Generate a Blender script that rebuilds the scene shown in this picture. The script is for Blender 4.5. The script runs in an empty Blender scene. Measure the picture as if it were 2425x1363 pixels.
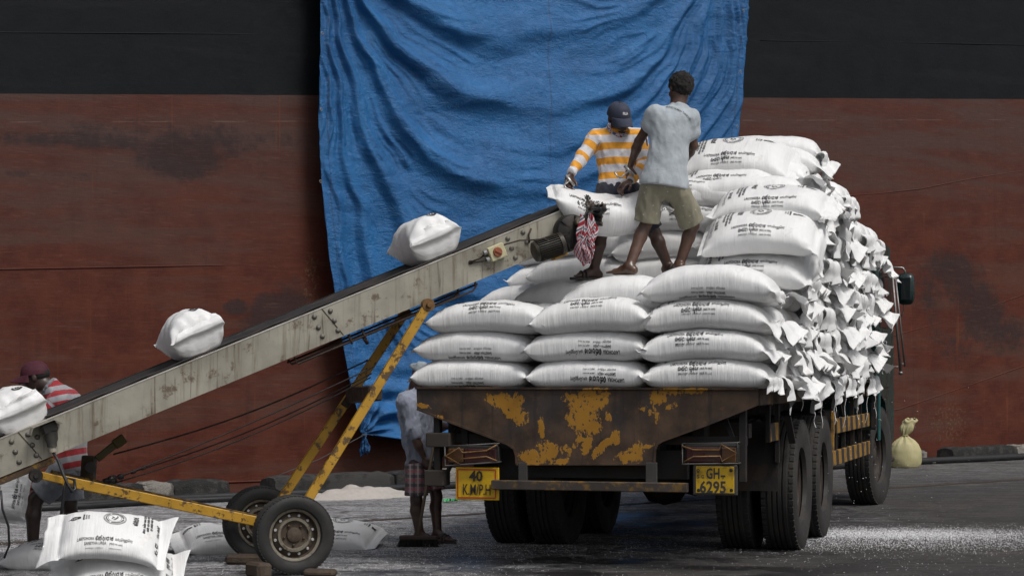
import bpy, math, random
import numpy as np
from mathutils import Vector, Matrix, Euler

# ------------------------------------------------------------------ camera, sky, sun, exposure
SC = bpy.context.scene
COL = SC.collection
F, CX, CY, CAMZ = 5000.0, 1212.5, 871.0, 1.4          # focal length and horizon in photo pixels
cam_data = bpy.data.cameras.new("camera")
cam_data.sensor_width = 36.0
cam_data.lens = 36.0 * F / 2425.0
cam_data.shift_y = (CY - 681.5) / 2425.0
cam_data.clip_start = 0.1
cam_data.clip_end = 3000.0
cam = bpy.data.objects.new("camera", cam_data)
cam.location = (0, 0, CAMZ)
cam.rotation_euler = (math.radians(90), 0, 0)
COL.objects.link(cam)
SC.camera = cam

SUN_DIR = Vector((-0.42, 0.46, -0.92)).normalized()     # the way the light travels
world = bpy.data.worlds.new("World")
SC.world = world
world.use_nodes = True
wn = world.node_tree
bg = wn.nodes["Background"]
sky = wn.nodes.new("ShaderNodeTexSky")
sky.sky_type = 'NISHITA'
sky.sun_disc = False
sky.sun_elevation = math.asin(-SUN_DIR.z)
sky.sun_rotation = math.atan2(-SUN_DIR.x, -SUN_DIR.y)
sky.dust_density = 4.0
hs = wn.nodes.new("ShaderNodeHueSaturation")
hs.inputs["Saturation"].default_value = 0.30
wn.links.new(sky.outputs[0], hs.inputs["Color"])
wn.links.new(hs.outputs[0], bg.inputs["Color"])
bg.inputs["Strength"].default_value = 0.085
sl = bpy.data.lights.new("sun", 'SUN')
sl.energy = 1.5
sl.angle = math.radians(18)
sl.color = (1.0, 0.97, 0.93)
sun = bpy.data.objects.new("sun", sl)
sun.rotation_euler = SUN_DIR.to_track_quat('-Z', 'Y').to_euler()
sun.location = (4, -2, 12)
COL.objects.link(sun)
vs = SC.view_settings
vs.view_transform = 'Standard'
vs.look = 'None'
vs.gamma = 1.0
vs.exposure = 0.40
vs.use_curve_mapping = False
SC.cycles.diffuse_bounces = 6

RNG = np.random.RandomState(7)
random.seed(7)

def px(x, y, Y):
    """a point seen at photo pixel (x, y) at depth Y"""
    return np.array([(x - CX) / F * Y, Y, CAMZ - (y - CY) / F * Y])

# ------------------------------------------------------------------ numpy noise
def _h(i, j, k, seed):
    n = (i * 374761393 + j * 668265263 + k * 2147483647 + seed * 974634777) & 0xffffffff
    n = ((n ^ (n >> 13)) * 1274126177) & 0xffffffff
    n = ((n ^ (n >> 16)) * 2246822519) & 0xffffffff
    return ((n ^ (n >> 15)) & 0xffffff) / float(0xffffff)

def vnoise(x, y, z=0.0, seed=0):
    x, y, z = np.broadcast_arrays(np.asarray(x, float), np.asarray(y, float), np.asarray(z, float))
    xi, yi, zi = np.floor(x).astype(np.int64), np.floor(y).astype(np.int64), np.floor(z).astype(np.int64)
    fx, fy, fz = x - xi, y - yi, z - zi
    fx, fy, fz = [t * t * (3 - 2 * t) for t in (fx, fy, fz)]
    r = 0
    for a in (0, 1):
        for b in (0, 1):
            for c in (0, 1):
                w = (fx if a else 1 - fx) * (fy if b else 1 - fy) * (fz if c else 1 - fz)
                r = r + w * _h(xi + a, yi + b, zi + c, seed)
    return r * 2 - 1

def fbm(x, y, z=0.0, seed=0, oct=4, gain=0.5):
    r, a, s = 0, 1.0, 1.0
    for o in range(oct):
        r = r + a * vnoise(np.asarray(x) * s, np.asarray(y) * s, np.asarray(z) * s, seed + o * 13)
        a *= gain; s *= 2.03
    return r

def sstep(a, b, x):
    t = np.clip((x - a) / (b - a), 0, 1)
    return t * t * (3 - 2 * t)

# ------------------------------------------------------------------ node materials
class NT:
    def __init__(s, name, rough=0.6, metal=0.0, spec=None):
        s.m = bpy.data.materials.new(name); s.m.use_nodes = True
        s.t = s.m.node_tree; s.b = s.t.nodes["Principled BSDF"]
        s.b.inputs["Roughness"].default_value = rough
        s.b.inputs["Metallic"].default_value = metal
        if spec is not None: s.b.inputs["Specular IOR Level"].default_value = spec
    def n(s, typ, **kw):
        nd = s.t.nodes.new(typ)
        for k, v in kw.items(): setattr(nd, k, v)
        return nd
    def put(s, sock, v):
        if v is None: return
        if isinstance(v, bpy.types.NodeSocket): s.t.links.new(v, sock)
        elif isinstance(v, (tuple, list)) and len(v) == 3 and sock.type == 'RGBA': sock.default_value = (*v, 1)
        else: sock.default_value = v
    def coord(s, kind="Object", scale=(1, 1, 1), rot=(0, 0, 0), loc=(0, 0, 0)):
        c = s.n("ShaderNodeTexCoord"); mp = s.n("ShaderNodeMapping")
        s.t.links.new(c.outputs[kind], mp.inputs[0])
        mp.inputs["Scale"].default_value = scale; mp.inputs["Rotation"].default_value = rot
        mp.inputs["Location"].default_value = loc
        return mp.outputs[0]
    def noise(s, vec, scale=5, detail=4, rough=0.55, dist=0.0):
        x = s.n("ShaderNodeTexNoise")
        s.put(x.inputs["Vector"], vec); x.inputs["Scale"].default_value = scale
        x.inputs["Detail"].default_value = detail; x.inputs["Roughness"].default_value = rough
        x.inputs["Distortion"].default_value = dist
        return x.outputs["Fac"]
    def voro(s, vec, scale=5, feature='F1', out="Distance", rnd=1.0):
        x = s.n("ShaderNodeTexVoronoi", feature=feature)
        s.put(x.inputs["Vector"], vec); x.inputs["Scale"].default_value = scale
        x.inputs["Randomness"].default_value = rnd
        return x.outputs[out]
    def math(s, op, a, b=None, c=None, clamp=False):
        x = s.n("ShaderNodeMath", operation=op); x.use_clamp = clamp
        s.put(x.inputs[0], a)
        if b is not None: s.put(x.inputs[1], b)
        if c is not None: s.put(x.inputs[2], c)
        return x.outputs[0]
    def step(s, v, lo, hi, a=0.0, b=1.0):
        x = s.n("ShaderNodeMapRange", interpolation_type='SMOOTHSTEP')
        s.put(x.inputs["Value"], v)
        x.inputs["From Min"].default_value = lo; x.inputs["From Max"].default_value = hi
        x.inputs["To Min"].default_value = a; x.inputs["To Max"].default_value = b
        return x.outputs["Result"]
    def mix(s, f, a, b, mode='MIX'):
        x = s.n("ShaderNodeMix", data_type='RGBA', blend_type=mode)
        s.put(x.inputs[0], f); s.put(x.inputs[6], a); s.put(x.inputs[7], b)
        return x.outputs[2]
    def sep(s, vec):
        x = s.n("ShaderNodeSeparateXYZ"); s.put(x.inputs[0], vec); return x.outputs
    def blob(s, sp, cx, cz, rx, rz, ang=0.0, ax=(0, 2)):
        """a soft oval patch (1 in its middle) on the plane of two coordinate axes"""
        dx = s.math('SUBTRACT', sp[ax[0]], cx); dz = s.math('SUBTRACT', sp[ax[1]], cz)
        ca, sa = math.cos(ang), math.sin(ang)
        u = s.math('ADD', s.math('MULTIPLY', dx, ca / rx), s.math('MULTIPLY', dz, sa / rx))
        v = s.math('ADD', s.math('MULTIPLY', dx, -sa / rz), s.math('MULTIPLY', dz, ca / rz))
        r2 = s.math('ADD', s.math('MULTIPLY', u, u), s.math('MULTIPLY', v, v))
        return s.math('SUBTRACT', 1.0, r2, clamp=True)
    def attr(s, name):
        x = s.n("ShaderNodeAttribute"); x.attribute_name = name; return x.outputs["Fac"]
    def bump(s, h, strength=0.3, dist=0.01, prev=None):
        x = s.n("ShaderNodeBump"); x.inputs["Strength"].default_value = strength
        x.inputs["Distance"].default_value = dist
        s.put(x.inputs["Height"], h)
        if prev is not None: s.put(x.inputs["Normal"], prev)
        return x.outputs[0]
    def out(s, color=None, rough=None, normal=None):
        if color is not None: s.put(s.b.inputs["Base Color"], color)
        if rough is not None: s.put(s.b.inputs["Roughness"], rough)
        if normal is not None: s.put(s.b.inputs["Normal"], normal)
        return s.m

def simple(name, col, rough=0.6, metal=0.0, var=0.25, scale=8, bump=0.15, dirt=None, dirt_amt=0.5, dscale=3, bd=0.003):
    t = NT(name, rough, metal)
    v = t.coord()
    nz = t.noise(v, scale, 5)
    c = t.mix(nz, tuple(x * (1 - var) for x in col), tuple(min(1, x * (1 + var)) for x in col))
    if dirt is not None:
        d = t.step(t.noise(v, dscale, 7, 0.65), 0.48, 0.62, 0, dirt_amt)
        c = t.mix(d, c, dirt)
    rr = t.step(nz, 0.3, 0.7, max(0.05, rough - 0.12), min(1, rough + 0.12))
    return t.out(c, rr, t.bump(t.noise(v, scale * 9, 3), bump, bd))

# ------------------------------------------------------------------ mesh helpers
def link(o):
    COL.objects.link(o); return o

def tag(o, label=None, cat=None, group=None, kind=None):
    if label: o["label"] = label
    if cat: o["category"] = cat
    if group: o["group"] = group
    if kind: o["kind"] = kind
    return o

def root(name, loc=(0, 0, 0), rz=0.0, label=None, cat=None, group=None):
    o = bpy.data.objects.new(name, None)
    o.location = loc; o.rotation_euler = (0, 0, rz)
    o.empty_display_size = 0.2
    link(o)
    return tag(o, label, cat, group)

def make_obj(name, mesh, mats=(), parent=None, smooth=False, angle=None):
    o = bpy.data.objects.new(name, mesh)
    if isinstance(mats, bpy.types.Material): mats = [mats]
    if not mesh.materials:
        for m in mats: mesh.materials.append(m)
    link(o)
    if parent is not None: o.parent = parent
    if smooth: mesh.shade_smooth()
    if angle is not None:
        mesh.shade_smooth(); mesh.set_sharp_from_angle(angle=math.radians(angle))
    return o

class MB:
    """collects shapes into one mesh"""
    def __init__(s): s.v, s.f, s.m, s.mi = [], [], [], 0
    def add(s, vs_, fs, mi=None):
        b = len(s.v); s.v.extend([tuple(map(float, p)) for p in vs_])
        for f in fs: s.f.append(tuple(i + b for i in f)); s.m.append(s.mi if mi is None else mi)
    def box(s, c, size, R=None, bev=0.0, mi=None):
        hx, hy, hz = [t / 2 for t in size]
        bv = min(bev, hx * .95, hy * .95, hz * .95)
        if bv <= 0:
            P = [(x, y, z) for x in (-hx, hx) for y in (-hy, hy) for z in (-hz, hz)]
            Fs = [(0, 1, 3, 2), (4, 6, 7, 5), (0, 4, 5, 1), (2, 3, 7, 6), (0, 2, 6, 4), (1, 5, 7, 3)]
        else:
            P = []; idx = {}
            for sx in (-1, 1):
                for sy in (-1, 1):
                    for sz in (-1, 1):
                        for a in range(3):
                            q = [sx * hx, sy * hy, sz * hz]; sg = (sx, sy, sz)
                            for k in range(3):
                                if k != a: q[k] -= sg[k] * bv
                            idx[(sx, sy, sz, a)] = len(P); P.append(tuple(q))
            Fs = []
            for a in range(3):
                b_, c_ = (a + 1) % 3, (a + 2) % 3
                for sa in (-1, 1):
                    q = []
                    for (t1, t2) in ((-1, -1), (1, -1), (1, 1), (-1, 1)):
                        sg = [0, 0, 0]; sg[a] = sa; sg[b_] = t1; sg[c_] = t2
                        q.append(idx[(*sg, a)])
                    Fs.append(tuple(q if sa > 0 else q[::-1]))
                for t1 in (-1, 1):
                    for t2 in (-1, 1):
                        q = []
                        for sa in (-1, 1):
                            sg = [0, 0, 0]; sg[a] = sa; sg[b_] = t1; sg[c_] = t2
                            q.append((idx[(*sg, b_)], idx[(*sg, c_)]))
                        quad = (q[0][0], q[1][0], q[1][1], q[0][1])
                        Fs.append(quad if t1 * t2 > 0 else quad[::-1])
            for sx in (-1, 1):
                for sy in (-1, 1):
                    for sz in (-1, 1):
                        q = (idx[(sx, sy, sz, 0)], idx[(sx, sy, sz, 1)], idx[(sx, sy, sz, 2)])
                        Fs.append(q if sx * sy * sz > 0 else q[::-1])
        P = np.array(P)
        if R is not None: P = P @ np.array(R).T
        s.add(P + np.array(c), Fs, mi)
    def beam(s, a, b, w, h, up=(0, 0, 1), bev=0.0, mi=None):
        """box from a to b, w across, h along up"""
        a, b = np.array(a, float), np.array(b, float)
        d = b - a; L = np.linalg.norm(d); d /= L
        u = np.array(up, float); sd = np.cross(u, d); sd /= np.linalg.norm(sd); u = np.cross(d, sd)
        s.box((a + b) / 2, (L, w, h), np.stack([d, sd, u], 1), bev, mi)
    def tube(s, pts, r, n=8, mi=None, cap=True):
        pts = [np.array(p, float) for p in pts]
        rs = r if hasattr(r, '__len__') else [r] * len(pts)
        ring = []; prev = None
        for i, p in enumerate(pts):
            d = pts[min(i + 1, len(pts) - 1)] - pts[max(i - 1, 0)]
            d /= (np.linalg.norm(d) + 1e-9)
            if prev is None:
                q = np.array([0, 0, 1.0]) if abs(d[2]) < 0.9 else np.array([1.0, 0, 0])
            else: q = prev
            sd = np.cross(d, q); sd /= np.linalg.norm(sd); q = np.cross(sd, d); prev = q
            ring.append([p + rs[i] * (math.cos(t) * sd + math.sin(t) * q) for t in np.arange(n) * 2 * math.pi / n])
        V = [v for rg in ring for v in rg]; Fs = []
        for i in range(len(pts) - 1):
            for j in range(n):
                k = (j + 1) % n
                Fs.append((i * n + j, i * n + k, (i + 1) * n + k, (i + 1) * n + j))
        if cap: Fs.append(tuple(range(n))[::-1]); Fs.append(tuple((len(pts) - 1) * n + j for j in range(n)))
        s.add(V, Fs, mi)
    def lathe(s, prof, c, axis, n=32, mi=None, close=False):
        """prof: list of (radius, along) turned round the axis through c"""
        ax = np.array(axis, float); ax /= np.linalg.norm(ax)
        q = np.array([0, 0, 1.0]) if abs(ax[2]) < 0.9 else np.array([1.0, 0, 0])
        e1 = np.cross(ax, q); e1 /= np.linalg.norm(e1); e2 = np.cross(ax, e1)
        V = []
        for (r, h) in prof:
            for t in np.arange(n) * 2 * math.pi / n:
                V.append(np.array(c) + ax * h + r * (math.cos(t) * e1 + math.sin(t) * e2))
        Fs = []; m = len(prof)
        for i in range(m - 1 + (1 if close else 0)):
            i2 = (i + 1) % m
            for j in range(n):
                k = (j + 1) % n
                Fs.append((i * n + j, i * n + k, i2 * n + k, i2 * n + j))
        s.add(V, Fs, mi)
    def prism(s, poly, t0, t1, M, mi=None):
        """polygon (2-D, in axes M[:,0], M[:,1] from origin M[:,3]) extruded along M[:,2] from t0 to t1"""
        M = np.array(M, float); n = len(poly)
        V = [M[:3, 3] + M[:3, 0] * p[0] + M[:3, 1] * p[1] + M[:3, 2] * t for t in (t0, t1) for p in poly]
        Fs = [tuple(range(n))[::-1], tuple(range(n, 2 * n))]
        Fs += [(i, (i + 1) % n, n + (i + 1) % n, n + i) for i in range(n)]
        s.add(V, Fs, mi)
    def obj(s, name, mats, parent=None, smooth=False, angle=None, uv=None):
        me = bpy.data.meshes.new(name)
        me.from_pydata(s.v, [], s.f)
        if not isinstance(mats, (list, tuple)): mats = [mats]
        for m in mats: me.materials.append(m)
        if len(mats) > 1: me.polygons.foreach_set("material_index", s.m)
        me.update()
        return make_obj(name, me, (), parent, smooth, angle)

def grid_faces(nu, nv, wrap=False):
    Fs = []
    for i in range(nu - 1):
        for j in range(nv if wrap else nv - 1):
            k = (j + 1) % nv
            Fs.append((i * nv + j, (i + 1) * nv + j, (i + 1) * nv + k, i * nv + k))
    return Fs

def copy_tree(o, parent=None):
    c = o.copy(); COL.objects.link(c)
    if parent is not None: c.parent = parent
    for ch in list(o.children): copy_tree(ch, c)
    return c

# ------------------------------------------------------------------ writing as flat geometry
_txt = {}
def text2d(body, size=1.0, bold=0.0, res=2):
    """vertices (n,2), triangles/quads of a line of writing, starting at 0,0"""
    key = (body, size, bold, res)
    if key in _txt: return _txt[key]
    cu = bpy.data.curves.new("writing", 'FONT'); cu.body = body; cu.size = size
    cu.resolution_u = res; cu.fill_mode = 'FRONT' if hasattr(cu, "fill_mode") else cu.fill_mode
    cu.offset = bold * size
    ob = bpy.data.objects.new("writing", cu); COL.objects.link(ob)
    dg = bpy.context.evaluated_depsgraph_get()
    me = bpy.data.meshes.new_from_object(ob.evaluated_get(dg))
    V = np.array([v.co[:2] for v in me.vertices]) if len(me.vertices) else np.zeros((0, 2))
    Fs = [tuple(p.vertices) for p in me.polygons]
    bpy.data.objects.remove(ob); bpy.data.curves.remove(cu); bpy.data.meshes.remove(me)
    _txt[key] = (V, Fs)
    return V, Fs

# round-bodied letters drawn as strokes, for the Sinhala words (the built-in fonts have none)
def _arc(cx, cy, r, a0, a1, n=9, ry=None):
    ry = ry or r
    return [(cx + r * math.cos(math.radians(a0 + (a1 - a0) * i / n)), cy + ry * math.sin(math.radians(a0 + (a1 - a0) * i / n))) for i in range(n + 1)]
GLY = {
 'la': (0.95, [_arc(.45, .35, .33, 60, 330), _arc(.30, .32, .13, 0, 360), [(.75, .18), (.85, .35), (.85, .65)] + _arc(.62, .62, .22, 10, 150)]),
 'ka': (1.15, [_arc(.28, .30, .25, 0, 360), _arc(.78, .30, .27, 110, 430), [(.28, .55), (.40, .72), (.70, .72), (.86, .55)]]),
 'pa': (0.85, [_arc(.40, .30, .32, 130, 410), _arc(.28, .58, .12, 0, 360)]),
 'ha': (0.95, [_arc(.42, .30, .32, 100, 440), [(.20, .52), (.34, .66), (.50, .52), (.64, .66), (.78, .52)]]),
 'ra': (0.80, [_arc(.38, .28, .28, 0, 360), _arc(.38, .62, .24, 200, 360), [(.62, .62), (.62, .80)]]),
 'sa': (1.20, [_arc(.30, .30, .28, 60, 360), _arc(.85, .30, .28, 180, 440), [(.58, .30), (.58, .60)], _arc(.45, .62, .14, 0, 180)]),
 'tha': (1.00, [_arc(.45, .32, .36, 30, 330), _arc(.45, .62, .16, -90, 200)]),
 'ya': (1.05, [_arc(.26, .32, .22, 90, 360), _arc(.74, .32, .26, 180, 450), _arc(.26, .62, .10, 0, 360)]),
 'e': (0.55, [_arc(.26, .30, .22, 0, 360), _arc(.34, .30, .10, 0, 360)]),
 'aa': (0.40, [[(.10, .60), (.25, .66), (.25, .10), (.12, .04)]]),
 'hal': (0.12, [_arc(-.22, .86, .12, 200, -20)]),
 'dot': (0.35, [_arc(.14, .35, .10, 0, 360)]),
 'u': (0.05, [_arc(-.35, -.10, .18, 180, 350)]),
 'i': (0.05, [_arc(-.40, .84, .20, 0, 180)]),
 'ga': (0.90, [_arc(.42, .36, .34, 200, -20), [(.10, .30), (.10, .05)], _arc(.62, .16, .14, 0, 360)]),
 ' ': (0.5, []),
}
def glyphs2d(word, size=1.0, w=0.11):
    V, Fs, x = [], [], 0.0
    for g in word.split('-'):
        adv, strokes = GLY[g]
        for st in strokes:
            st = np.array(st); b = len(V)
            for i, p in enumerate(st):
                d = st[min(i + 1, len(st) - 1)] - st[max(i - 1, 0)]
                nrm = np.array([-d[1], d[0]]) / (np.linalg.norm(d) + 1e-9) * w / 2
                V.append(((p[0] + nrm[0] + x) * size, (p[1] + nrm[1]) * size))
                V.append(((p[0] - nrm[0] + x) * size, (p[1] - nrm[1]) * size))
            for i in range(len(st) - 1):
                Fs.append((b + 2 * i, b + 2 * i + 1, b + 2 * i + 3, b + 2 * i + 2))
        x += adv + 0.04
    return np.array(V), Fs, x * size

class Flat:
    """2-D print layout"""
    def __init__(s): s.v, s.f, s.n = [], [], 0
    def raw(s, V, Fs, at=(0, 0), ang=0.0, mirror=False):
        if len(V) == 0: return
        V = np.array(V, float)
        c, q = math.cos(ang), math.sin(ang)
        W = np.stack([V[:, 0] * c - V[:, 1] * q + at[0], V[:, 0] * q + V[:, 1] * c + at[1]], 1)
        s.v.append(W); s.f += [tuple(i + s.n for i in f) for f in Fs]; s.n += len(W)
    def text(s, body, size, at, ang=0.0, bold=0.0, width=None, center=False):
        V, Fs = text2d(body, size, bold)
        if len(V) == 0: return
        V = V.copy()
        if width: V[:, 0] *= width / max(V[:, 0].max(), 1e-6)
        if center: V[:, 0] -= (V[:, 0].max() + V[:, 0].min()) / 2
        s.raw(V, Fs, at, ang)
    def gly(s, word, size, at, ang=0.0, w=0.14, width=None):
        V, Fs, L = glyphs2d(word, size, w)
        if width: V[:, 0] *= width / L
        s.raw(V, Fs, at, ang)
    def ring(s, c, r, w, ry=None, n=48, ang=0.0):
        ry = ry or r
        t = np.arange(n) * 2 * math.pi / n
        V = np.concatenate([np.stack([(r + w / 2) * np.cos(t), (ry + w / 2) * np.sin(t)], 1), np.stack([(r - w / 2) * np.cos(t), (ry - w / 2) * np.sin(t)], 1)])
        s.raw(V, [(i, (i + 1) % n, n + (i + 1) % n, n + i) for i in range(n)], c, ang)
    def poly(s, pts, at=(0, 0), ang=0.0): s.raw(pts, [tuple(range(len(pts)))], at, ang)
    def arrays(s): return np.concatenate(s.v), s.f
# ------------------------------------------------------------------ setting: quay, ship, tarpaulin, kerb
HO = np.array([-6.06, 25.0, 0.0]); HD = np.array([0.835, 0.550, 0.0]); HD /= np.linalg.norm(HD)
HN = np.array([HD[1], -HD[0], 0.0])                       # out of the hull, towards the quay
HANG = math.atan2(HD[1], HD[0])
def hull_sz(x, y, off=0.0):
    """photo pixel -> (distance along the hull, height)"""
    q = (x - CX) / F
    o = HO + HN * off
    s_ = (q * o[1] - o[0]) / (HD[0] - q * HD[1])
    Y = o[1] + HD[1] * s_
    return s_, CAMZ - (y - CY) / F * Y

# quay kerb line
QA = np.array([(418 - CX) / F * 22.36, 22.36, 0]); QB = np.array([(2425 - CX) / F * 33.0, 33.0, 0])
QD = QB - QA; QD /= np.linalg.norm(QD); QN = np.array([QD[1], -QD[0], 0]); QANG = math.atan2(QD[1], QD[0])
def q_at(x):
    q = (x - CX) / F
    return (q * QA[1] - QA[0]) / (QD[0] - q * QD[1])

def ground_material():
    t = NT("quay_asphalt", 0.85)
    v = t.coord("Object"); sp = t.sep(v)
    big = t.noise(v, 0.55, 6, 0.6, 0.3); mid = t.noise(v, 3.2, 8, 0.62, 0.2); fine = t.noise(v, 55, 4, 0.6)
    base = t.mix(t.step(mid, 0.35, 0.68), (0.017, 0.0155, 0.0148), (0.046, 0.042, 0.039))
    base = t.mix(t.step(big, 0.45, 0.60, 0, 0.55), base, (0.050, 0.041, 0.034))
    base = t.mix(t.math('MULTIPLY', fine, 0.6), base, (0.03, 0.028, 0.027), 'MIX')
    # drag marks that run beside the quay
    coarse = t.noise(v, 9.0, 9, 0.80, 0.4)
    c30 = t.noise(v, 34.0, 5, 0.75)
    base = t.mix(t.step(coarse, 0.44, 0.58, 0.0, 0.75), base, (0.0085, 0.0080, 0.0078))
    base = t.mix(t.step(c30, 0.50, 0.62, 0.0, 0.5), base, (0.075, 0.070, 0.066))
    st = t.noise(t.coord("Object", (0.35, 5.0, 1), (0, 0, -QANG)), 1.6, 7, 0.62, 0.6)
    st2 = t.noise(t.coord("Object", (0.25, 3.0, 1), (0, 0, -0.05)), 2.2, 7, 0.66, 0.9)
    # where the spilled urea lies thick
    a = t.math('MULTIPLY', t.blob(sp, -3.1, 19.8, 7.5, 6.6, 0.25, (0, 1)), 1.7)
    a = t.math('ADD', a, t.math('MULTIPLY', t.blob(sp, -3.0, 15.2, 4.4, 2.6, 0.0, (0, 1)), 0.55))
    far = t.math('MULTIPLY', t.step(sp[1], 20, 30), 0.45)
    cover = t.math('ADD', a, far, clamp=True)
    lay = t.math('ADD', t.math('MULTIPLY', st, 0.42), t.math('ADD', t.math('MULTIPLY', mid, 0.33), t.math('MULTIPLY', st2, 0.3)))
    dens = t.math('MULTIPLY', t.step(t.math('ADD', lay, t.math('MULTIPLY', cover, 0.33)), 0.53, 0.78), t.math('ADD', t.math('MULTIPLY', t.step(coarse, 0.42, 0.56), 0.62), t.math('MULTIPLY', t.step(c30, .42, .6), .42)))
    drift = t.math('ADD', t.math('MULTIPLY', t.blob(sp, 3.25, 17.8, 1.7, 0.95, 0.05, (0, 1)), t.step(st2, .35, .62, .35, 1.0)), t.math('MULTIPLY', t.blob(sp, 2.9, 16.6, 1.9, .8, 0.0, (0, 1)), 0.35))
    dr = t.step(t.math('ADD', t.math('MULTIPLY', mid, 0.55), t.math('MULTIPLY', drift, 0.62)), 0.66, 1.05)
    # grains: each cell of the voronoi is one prill, kept where the layer is dense
    cellr = t.n("ShaderNodeSeparateColor"); t.put(cellr.inputs[0], t.voro(v, 95, 'F1', "Color"))
    d = t.voro(v, 95, 'F1', "Distance")
    dtot = t.math('ADD', t.math('MULTIPLY', dens, t.math('ADD', cover, 0.10)), dr, clamp=True)
    sparse = t.step(t.noise(v, 1.1, 5), 0.45, 0.7, 0.004, 0.03)
    keep = t.math('GREATER_THAN', t.math('ADD', t.math('MULTIPLY', dtot, 0.9), sparse), cellr.outputs[0])
    grain = t.math('MULTIPLY', keep, t.math('LESS_THAN', d, 0.42))
    powder = t.math('MULTIPLY', dtot, t.step(fine, 0.35, 0.65, 0.30, 0.80))
    m = t.math('MAXIMUM', t.math('MULTIPLY', grain, 0.85), powder, clamp=True)
    col = t.mix(m, base, (0.50, 0.50, 0.52))
    # cracks, patched joints and old tyre tracks
    ck = t.voro(t.n("ShaderNodeVectorMath", operation='ADD').outputs[0], 1) if False else None
    jo = t.noise(v, 2.0, 4); wv_ = t.n("ShaderNodeVectorMath", operation='MULTIPLY_ADD')
    cmb = t.n("ShaderNodeCombineXYZ"); t.put(cmb.inputs[0], jo); t.put(cmb.inputs[1], t.noise(v, 2.7, 4))
    t.put(wv_.inputs[0], cmb.outputs[0]); wv_.inputs[1].default_value = (0.9, 0.9, 0); t.put(wv_.inputs[2], v)
    cr_ = t.voro(wv_.outputs[0], 0.42, 'DISTANCE_TO_EDGE')
    crk = t.math('MULTIPLY', t.step(cr_, 0.004, 0.022, 1, 0), t.step(t.noise(v, .7, 3), .42, .55))
    col = t.mix(t.math('MULTIPLY', crk, 0.8), col, (0.006, 0.0055, 0.005))
    oil = t.step(t.noise(v, 0.9, 6, .6, 1.2), 0.60, 0.70)
    col = t.mix(t.math('MULTIPLY', oil, 0.55), col, (0.010, 0.009, 0.0085))
    sk_ = t.math('MULTIPLY', t.step(st2, 0.50, 0.60, 0, .55), t.step(sp[1], 12, 14))
    col = t.mix(sk_, col, (0.011, 0.0098, 0.009)); col = t.mix(t.math('MULTIPLY', t.step(st, 0.52, 0.64, 0, .5), t.math('SUBTRACT', 1.0, dtot, clamp=True)), col, (0.075, 0.066, 0.058))
    # wetness under and behind the lorry, with shade painted into its dark colour
    wet_shade = t.math('MULTIPLY', t.math('ADD', t.blob(sp, 1.5, 19.0, 2.6, 4.2, -0.25, (0, 1)), t.blob(sp, 0.9, 14.6, 3.2, 2.0, 0, (0, 1)), clamp=True), t.step(t.noise(v, 1.4, 5), 0.42, 0.6))
    col = t.mix(t.math('MULTIPLY', wet_shade, 0.8), col, (0.010, 0.010, 0.011))
    ro = t.math('SUBTRACT', 0.88, t.math('MULTIPLY', wet_shade, 0.55))
    hgt = t.math('ADD', t.math('MULTIPLY', t.noise(v, 160, 3), 0.5), t.math('MULTIPLY', m, 0.5))
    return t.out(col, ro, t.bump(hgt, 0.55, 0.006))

def build_ground():
    # quay deck: one sheet out to the kerb line, with a crane-rail groove as shallow steps
    mb = MB()
    s0, s1 = -150.0, 400.0
    edge = 0.55      # kerb depth behind the line
    def P(s_, n_, z): return QA + QD * s_ + QN * n_ + np.array([0, 0, z])
    offs = [(-edge, 0), (3.55, 0), (3.58, -0.05), (3.74, -0.05), (3.77, 0), (300, 0)]
    V = []
    for n_, z in offs: V += [P(s0, n_, z), P(s1, n_, z)]
    Fs = [(2 * i, 2 * i + 1, 2 * i + 3, 2 * i + 2) for i in range(len(offs) - 1)]
    b = len(V); V += [P(s0, -edge, -4), P(s1, -edge, -4)]
    Fs.append((b, b + 1, 1, 0))
    Fs = [f[::-1] for f in Fs]
    mb.add(V, Fs)
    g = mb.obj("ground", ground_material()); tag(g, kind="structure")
    w = MB(); w.add([(-900, -100, -2.2), (900, -100, -2.2), (900, 1500, -2.2), (-900, 1500, -2.2)], [(0, 1, 2, 3)])
    t = NT("harbour_water", 0.12)
    wv = t.coord()
    t.out((0.012, 0.022, 0.026), 0.12, t.bump(t.noise(wv, 1.5, 4), 0.4, 0.05))
    tag(w.obj("water", t.m), kind="structure")
    rail = MB(); rail.beam(P(-60, 3.66, -0.02), P(120, 3.66, -0.02), 0.07, 0.05, bev=0.008)
    tag(rail.obj("crane_rail", simple("rail_steel", (0.06, 0.045, 0.035), 0.5, 0.6, 0.3, 12)),
        "flush steel crane rail set in the quay asphalt near the kerb", "rail")

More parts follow.
